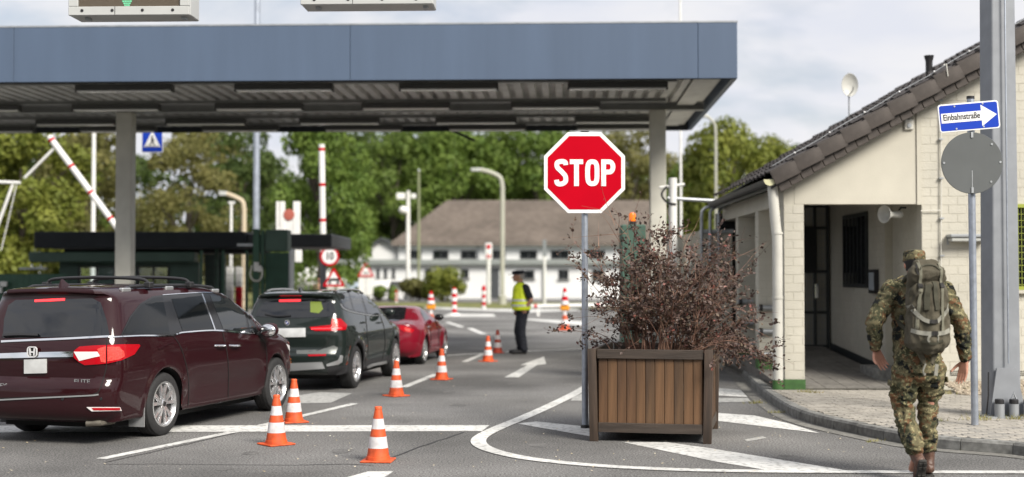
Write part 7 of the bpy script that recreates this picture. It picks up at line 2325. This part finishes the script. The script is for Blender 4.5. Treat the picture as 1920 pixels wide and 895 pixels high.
def grow(p, d, length, r0, depth, leafy, bend):
    n = max(4, int(length / .07))
    pts, rs = [p.copy()], [r0]
    d = d.normalized()
    for i in range(n):
        d = (d + Vector((rng.gauss(0, .09), rng.gauss(0, .09), rng.gauss(0, .07))) + bend * (1.0 / n)).normalized()
        p = p + d * (length / n)
        pts.append(p.copy()); rs.append(max(.0011, r0 * (1 - .85 * (i + 1) / n)))
        t = (i + 1) / n
        if depth == 0 and t > .18 and rng.random() < .62:
            sd = (d + Vector((rng.gauss(0, .8), rng.gauss(0, .8), rng.gauss(.0, .6)))).normalized()
            grow(p, sd, length * rng.uniform(.18, .42), r0 * .42, 1, leafy, Vector((0, 0, -.15)))
        if depth == 1 and rng.random() < .35:
            sd = (d + Vector((rng.gauss(0, .9), rng.gauss(0, .9), rng.gauss(0, .7)))).normalized()
            grow(p, sd, length * rng.uniform(.25, .5), r0 * .5, 2, leafy, Vector((0, 0, -.1)))
        dens = leafy * (0.45 if depth == 0 else (1.25 if depth == 1 else 2.8)) * (t > (.5 if depth == 0 else .15))
        k = int(dens) + (rng.random() < dens % 1)
        for _ in range(k): leaf(p + Vector((rng.gauss(0, .012), rng.gauss(0, .012), rng.gauss(0, .012))), d, rng.uniform(.024, .052), pick())
    tw.tube(pts, rs, 5 if depth == 0 else 3, cap=False)
for i in range(70):
    a = rng.uniform(0, 2 * PI); r_ = .40 * math.sqrt(rng.random())
    base = Vector((.06 + r_ * math.cos(a), r_ * math.sin(a) * .9, 0))
    out = rng.uniform(.15, 1.0) * (.42 if math.cos(a) < -.1 else .9)
    d = Vector((math.cos(a) * out * .75 + rng.gauss(0, .15), math.sin(a) * out * .6, 1))
    ln = rng.uniform(.75, 1.2) * (1.12 - .28 * out)
    grow(base, d, ln, rng.uniform(.006, .011), 0, 1.0, Vector((math.cos(a) * .3 * out, 0, -.55 * out)))
for i in range(18):          # low, wide growth that hangs over the rim
    a = rng.uniform(0, 2 * PI)
    sx_ = 1 if rng.random() < .84 else -1
    base = Vector((sx_ * rng.uniform(.1, .5), rng.uniform(-.5, .4), 0))
    d = Vector((sx_ * rng.uniform(.5, 1.2), rng.uniform(-.55, .4), rng.uniform(.5, .95) + (.25 if sx_ < 0 else 0)))
    grow(base, d, rng.uniform(.55, .95), rng.uniform(.005, .008), 0, .85, Vector((sx_ * .2, 0, -1.0)))
for x_, z_, px_, lx in ((-.1, 0, 1.55, -.38), (.02, 0, 1.45, .05), (.15, 0, 1.25, .4), (-.2, 0, 1.3, -.12), (.3, 0, 1.35, .25), (.05, 0, 1.30, .55), (.28, 0, .95, .95), (.4, 0, .9, 1.0), (-.25, 0, 1.5, -.15), (.2, 0, 1.5, .1), (.1, 0, 1.4, .3)):   # long bare shoots
    grow(Vector((x_, -.1, 0)), Vector((lx * .55, -.05, 1)), px_, .008, 1, .12, Vector((lx * .5, 0, -.1)))
o = tw.build('twigs', M_twig, bush); o['kind'] = 'stuff'
for k, m in ((0, M_pleaf), (1, M_pleaf2), (2, M_rleaf)):
    mb = MB(); mb.v = lv[k]; mb.f = lvf[k]
    o = mb.build('leaves', m, bush, smooth=False); o['kind'] = 'stuff'
print('bush leaves', sum(len(x) for x in lvf) // 2)

# ---- stop sign
SY = 14.85
sb_ = G(1097, 803)
st = thing('stop_sign', 'red octagonal STOP sign with a white rim on a galvanised post beside the planter', 'traffic sign', (sb_.x, sb_.y, 0))
cz_ = At(1096, 325, sb_.y).z; ax_ = (1096 - 1097) / FPX * sb_.y
MB().lathe([(.036, .0), (.036, cz_ + .47), (.0, cz_ + .475)], 18).build('post', M_galv, st)
MB().lathe([(.05, 0.001), (.05, .03), (.04, .04), (.037, .04)], 18).build('foot', M_sblack, st)
MB().b2((-.045, -.045, cz_ + .462), (.045, .045, cz_ + .472)).build('cap', M_sblack, st)
def octa(r_): return [(r_ * math.cos(R(22.5 + 45 * k)), r_ * math.sin(R(22.5 + 45 * k))) for k in range(8)]
RO = .455 / math.cos(R(22.5))
Yf = -.05
MB().prism(octa(RO), .016, facing((ax_, Yf, cz_))).build('plate', M_wsheet, st, bevel=.003)
MB().prism(octa(RO * .905), .003, facing((ax_, Yf - .0162, cz_))).build('red_field', M_red, st, smooth=False)
# letters built as strokes: height .305, stroke .052
LH, SW = .300, .054
def stroke(mb, pts, M_): strip_mb(pts, SW, mb, 0, M_, .003)
letters = {'S': (.150, cr([(.125, .085), (.118, .118), (.075, .1265), (.030, .112), (.0285, .065), (.060, .030), (.095, -.005), (.122, -.045), (.120, -.100), (.075, -.1265), (.030, -.118), (.022, -.080)], 5)),
           'O': (.165, [(.0825 + math.copysign(abs(math.cos(a)) ** .62, math.cos(a)) * .053, math.copysign(abs(math.sin(a)) ** .62, math.sin(a)) * .1235) for a in [2 * PI * k / 40 for k in range(41)]])}
x_ = -.335
Ml = lambda x: facing((ax_ + x, Yf - .0195, cz_))
lm = MB(); stroke(lm, [tuple(p) for p in letters['S'][1]], Ml(x_)); me = lm.mesh('letter', M_wsheet, smooth=False); fix_normals(me); link('letter', me, st)
x_ += .170
lm = MB(); lm.prism([(0, LH / 2), (0, LH / 2 - SW), (.048, LH / 2 - SW), (.048, -LH / 2), (.102, -LH / 2), (.102, LH / 2 - SW), (.150, LH / 2 - SW), (.150, LH / 2)], .003, Ml(x_)); lm.build('letter', M_wsheet, st, smooth=False)
x_ += .170
lm = MB(); stroke(lm, letters['O'][1], Ml(x_)); me = lm.mesh('letter', M_wsheet, smooth=False); fix_normals(me); link('letter', me, st)
x_ += .182
lm = MB(); lm.prism([(0, -LH / 2), (SW, -LH / 2), (SW, LH / 2), (0, LH / 2)], .003, Ml(x_))
stroke(lm, [(SW, LH / 2 - SW / 2)] + [(.09 + .042 * math.sin(a), LH / 2 - SW / 2 - .058 + .058 * math.cos(a)) for a in [PI * k / 14 for k in range(15)]] + [(SW, LH / 2 - SW / 2 - .116)], Ml(x_))
me = lm.mesh('letter', M_wsheet, smooth=False); fix_normals(me); link('letter', me, st)
for z in (cz_ + .25, cz_ - .25):
    MB().tube([(-.06, .0, z), (-.06, .05, z), (.06, .05, z), (.06, 0, z)], .008, 6).build('clamp', M_zinc, st)
# ---- one way sign and the back of a round sign on one pole
op = G(1828, 797, KH)
YP = op.y
pole_t = thing('sign_pole', 'slim galvanised pole carrying the blue arrow sign and the grey round sign', 'pole', op)
ztop = At(1822, 186, YP).z
lean = (1819 - 1828) / FPX * YP * .3
MB().tube([(0, 0, -.1), (lean * .5, 0, (ztop - KH) / 2), (lean, 0, ztop - KH)], .038, 18).build('shaft', M_galv, pole_t)
MB().tube([(lean, 0, ztop - KH + .001), (lean, 0, ztop - KH + .03)], .042, 18).build('cap', M_sblack, pole_t)
cxy = At(1816, 219, YP - .06)
ow = thing('arrow_sign', 'blue rectangular one way sign with a white arrow pointing right, slightly tilted', 'traffic sign', cxy)
tl_ = R(5.2)
WS, HS = .665, .300
F = lambda off=0.0: facing((0, -off, 0), R(4), tl_)
MB().prism(rrect(WS, HS, .03), .014, F()).build('plate', M_wsheet, ow, bevel=.002)
MB().prism(rrect(WS - .028, HS - .028, .022), .002, F(.0142)).build('blue_field', M_blue, ow, smooth=False)
MB().prism([(-.305, .052), (.135, .052), (.135, .115), (.305, 0), (.135, -.115), (.135, -.052), (-.305, -.052)], .002, F(.0164)).build('arrow', M_wsheet, ow, smooth=False)
tx = text_mesh('Einbahnstraße', .091, M_sblack, .001, .79, .0016)
o = link('lettering', tx, ow); o.matrix_local = F(.0195) @ Matrix.Translation((-.083, .004, 0))
for x, y in ((-.15, .12), (-.15, -.12), (.16, .125), (.15, -.12)):
    MB().prism(circle(.010, 10, (x, y)), .004, F(.0166)).build('rivet', M_zinc, ow, smooth=False)
rs_ = thing('round_sign', 'plain grey back of a round traffic sign below the blue arrow sign', 'traffic sign', At(1822, 306, YP - .065))
MB().prism(circle(.328, 48), .012, facing((0, 0, 0))).build('plate', pbr('sign_back_grey', (.098, .106, .108), .55, .1, var=.05, vscale=5, dirt=.1), rs_, bevel=.003)
for x, y in ((-.30, .0), (.30, .01), (.21, .2), (.2, -.2), (0, .29), (0, -.28)):
    MB().prism(circle(.012, 10, (x, y)), .006, facing((0, -.0122, 0))).build('rivet', M_zinc, rs_)
MB().prism([(-.004, -.31), (.004, -.31), (.004, -.08), (-.004, -.08)], .002, facing((0, -.0121, 0))).build('scratch', M_zinc, rs_, smooth=False)
for y in (.30, -.29): MB().prism([(-.012, y - .03), (.012, y - .03), (.012, y + .03), (-.012, y + .03)], .003, facing((0, -.0185, 0))).build('clip', M_zinc, rs_, smooth=False)

# ---- dark green control box with an orange lamp behind the bush, and white pipes by the pillar
BY = 22.0
gx = At(1186, 520, BY)
gb3 = thing('control_cabinet', 'dark green control cabinet with an orange warning lamp behind the bush', 'cabinet', (gx.x, BY, 0))
zt_ = At(0, 422, BY).z
MB().b2((-.20, -.2, 0), (.20, .25, zt_)).build('body', M_boothg, gb3, bevel=.02)
MB().lathe([(.065, zt_), (.065, zt_ + .06), (.0, zt_ + .061)], 16).build('lamp_base', M_sblack, gb3)
MB().lathe([(.055, zt_ + .062), (.055, zt_ + .17), (.04, zt_ + .20), (.0, zt_ + .205)], 16).build('lamp', pbr('orange_lamp', (.75, .16, .01), .25, emit=(1, .2, .01), estr=.25), gb3)
vpn = thing('white_standpipe', 'white standpipe with side branches beside the right canopy pillar', 'standpipe', (At(1262, 500, 25).x, 25, 0))
zz = lambda py: At(0, py, 25).z
MB().tube([(0, 0, 0), (0, 0, zz(334))], .08, 12).build('pipe', M_white, vpn)
MB().tube([(-.25, 0, zz(352)), (.22, 0, zz(346))], .03, 8).build('branch', M_white, vpn)
MB().tube([(-.1, -.02, zz(372)), (.95, -.02, zz(378))], .035, 8).build('branch', M_zinc, vpn)
MB().tube(cr([(-.12, -.05, zz(350)), (-.22, -.08, zz(365)), (-.12, -.08, zz(380)), (.05, -.08, zz(384))], 4), .02, 6).build('cable', M_sblack, vpn)
hp = thing('handrail', 'row of bent grey pipes against the cream wall right of the canopy pillar', 'handrail', (At(1330, 500, 24.5).x, 24.5, 0))
for k in range(3):
    x = (-14 + k * 16) / FPX * 24.5
    MB().tube(cr([(x, 0, zz(490)), (x, 0, zz(410)), (x + .03, 0, zz(396)), (x + .16, 0, zz(390)), (x + .5, 0, zz(388))], 4), .03, 8).build('pipe', M_zinc, hp)
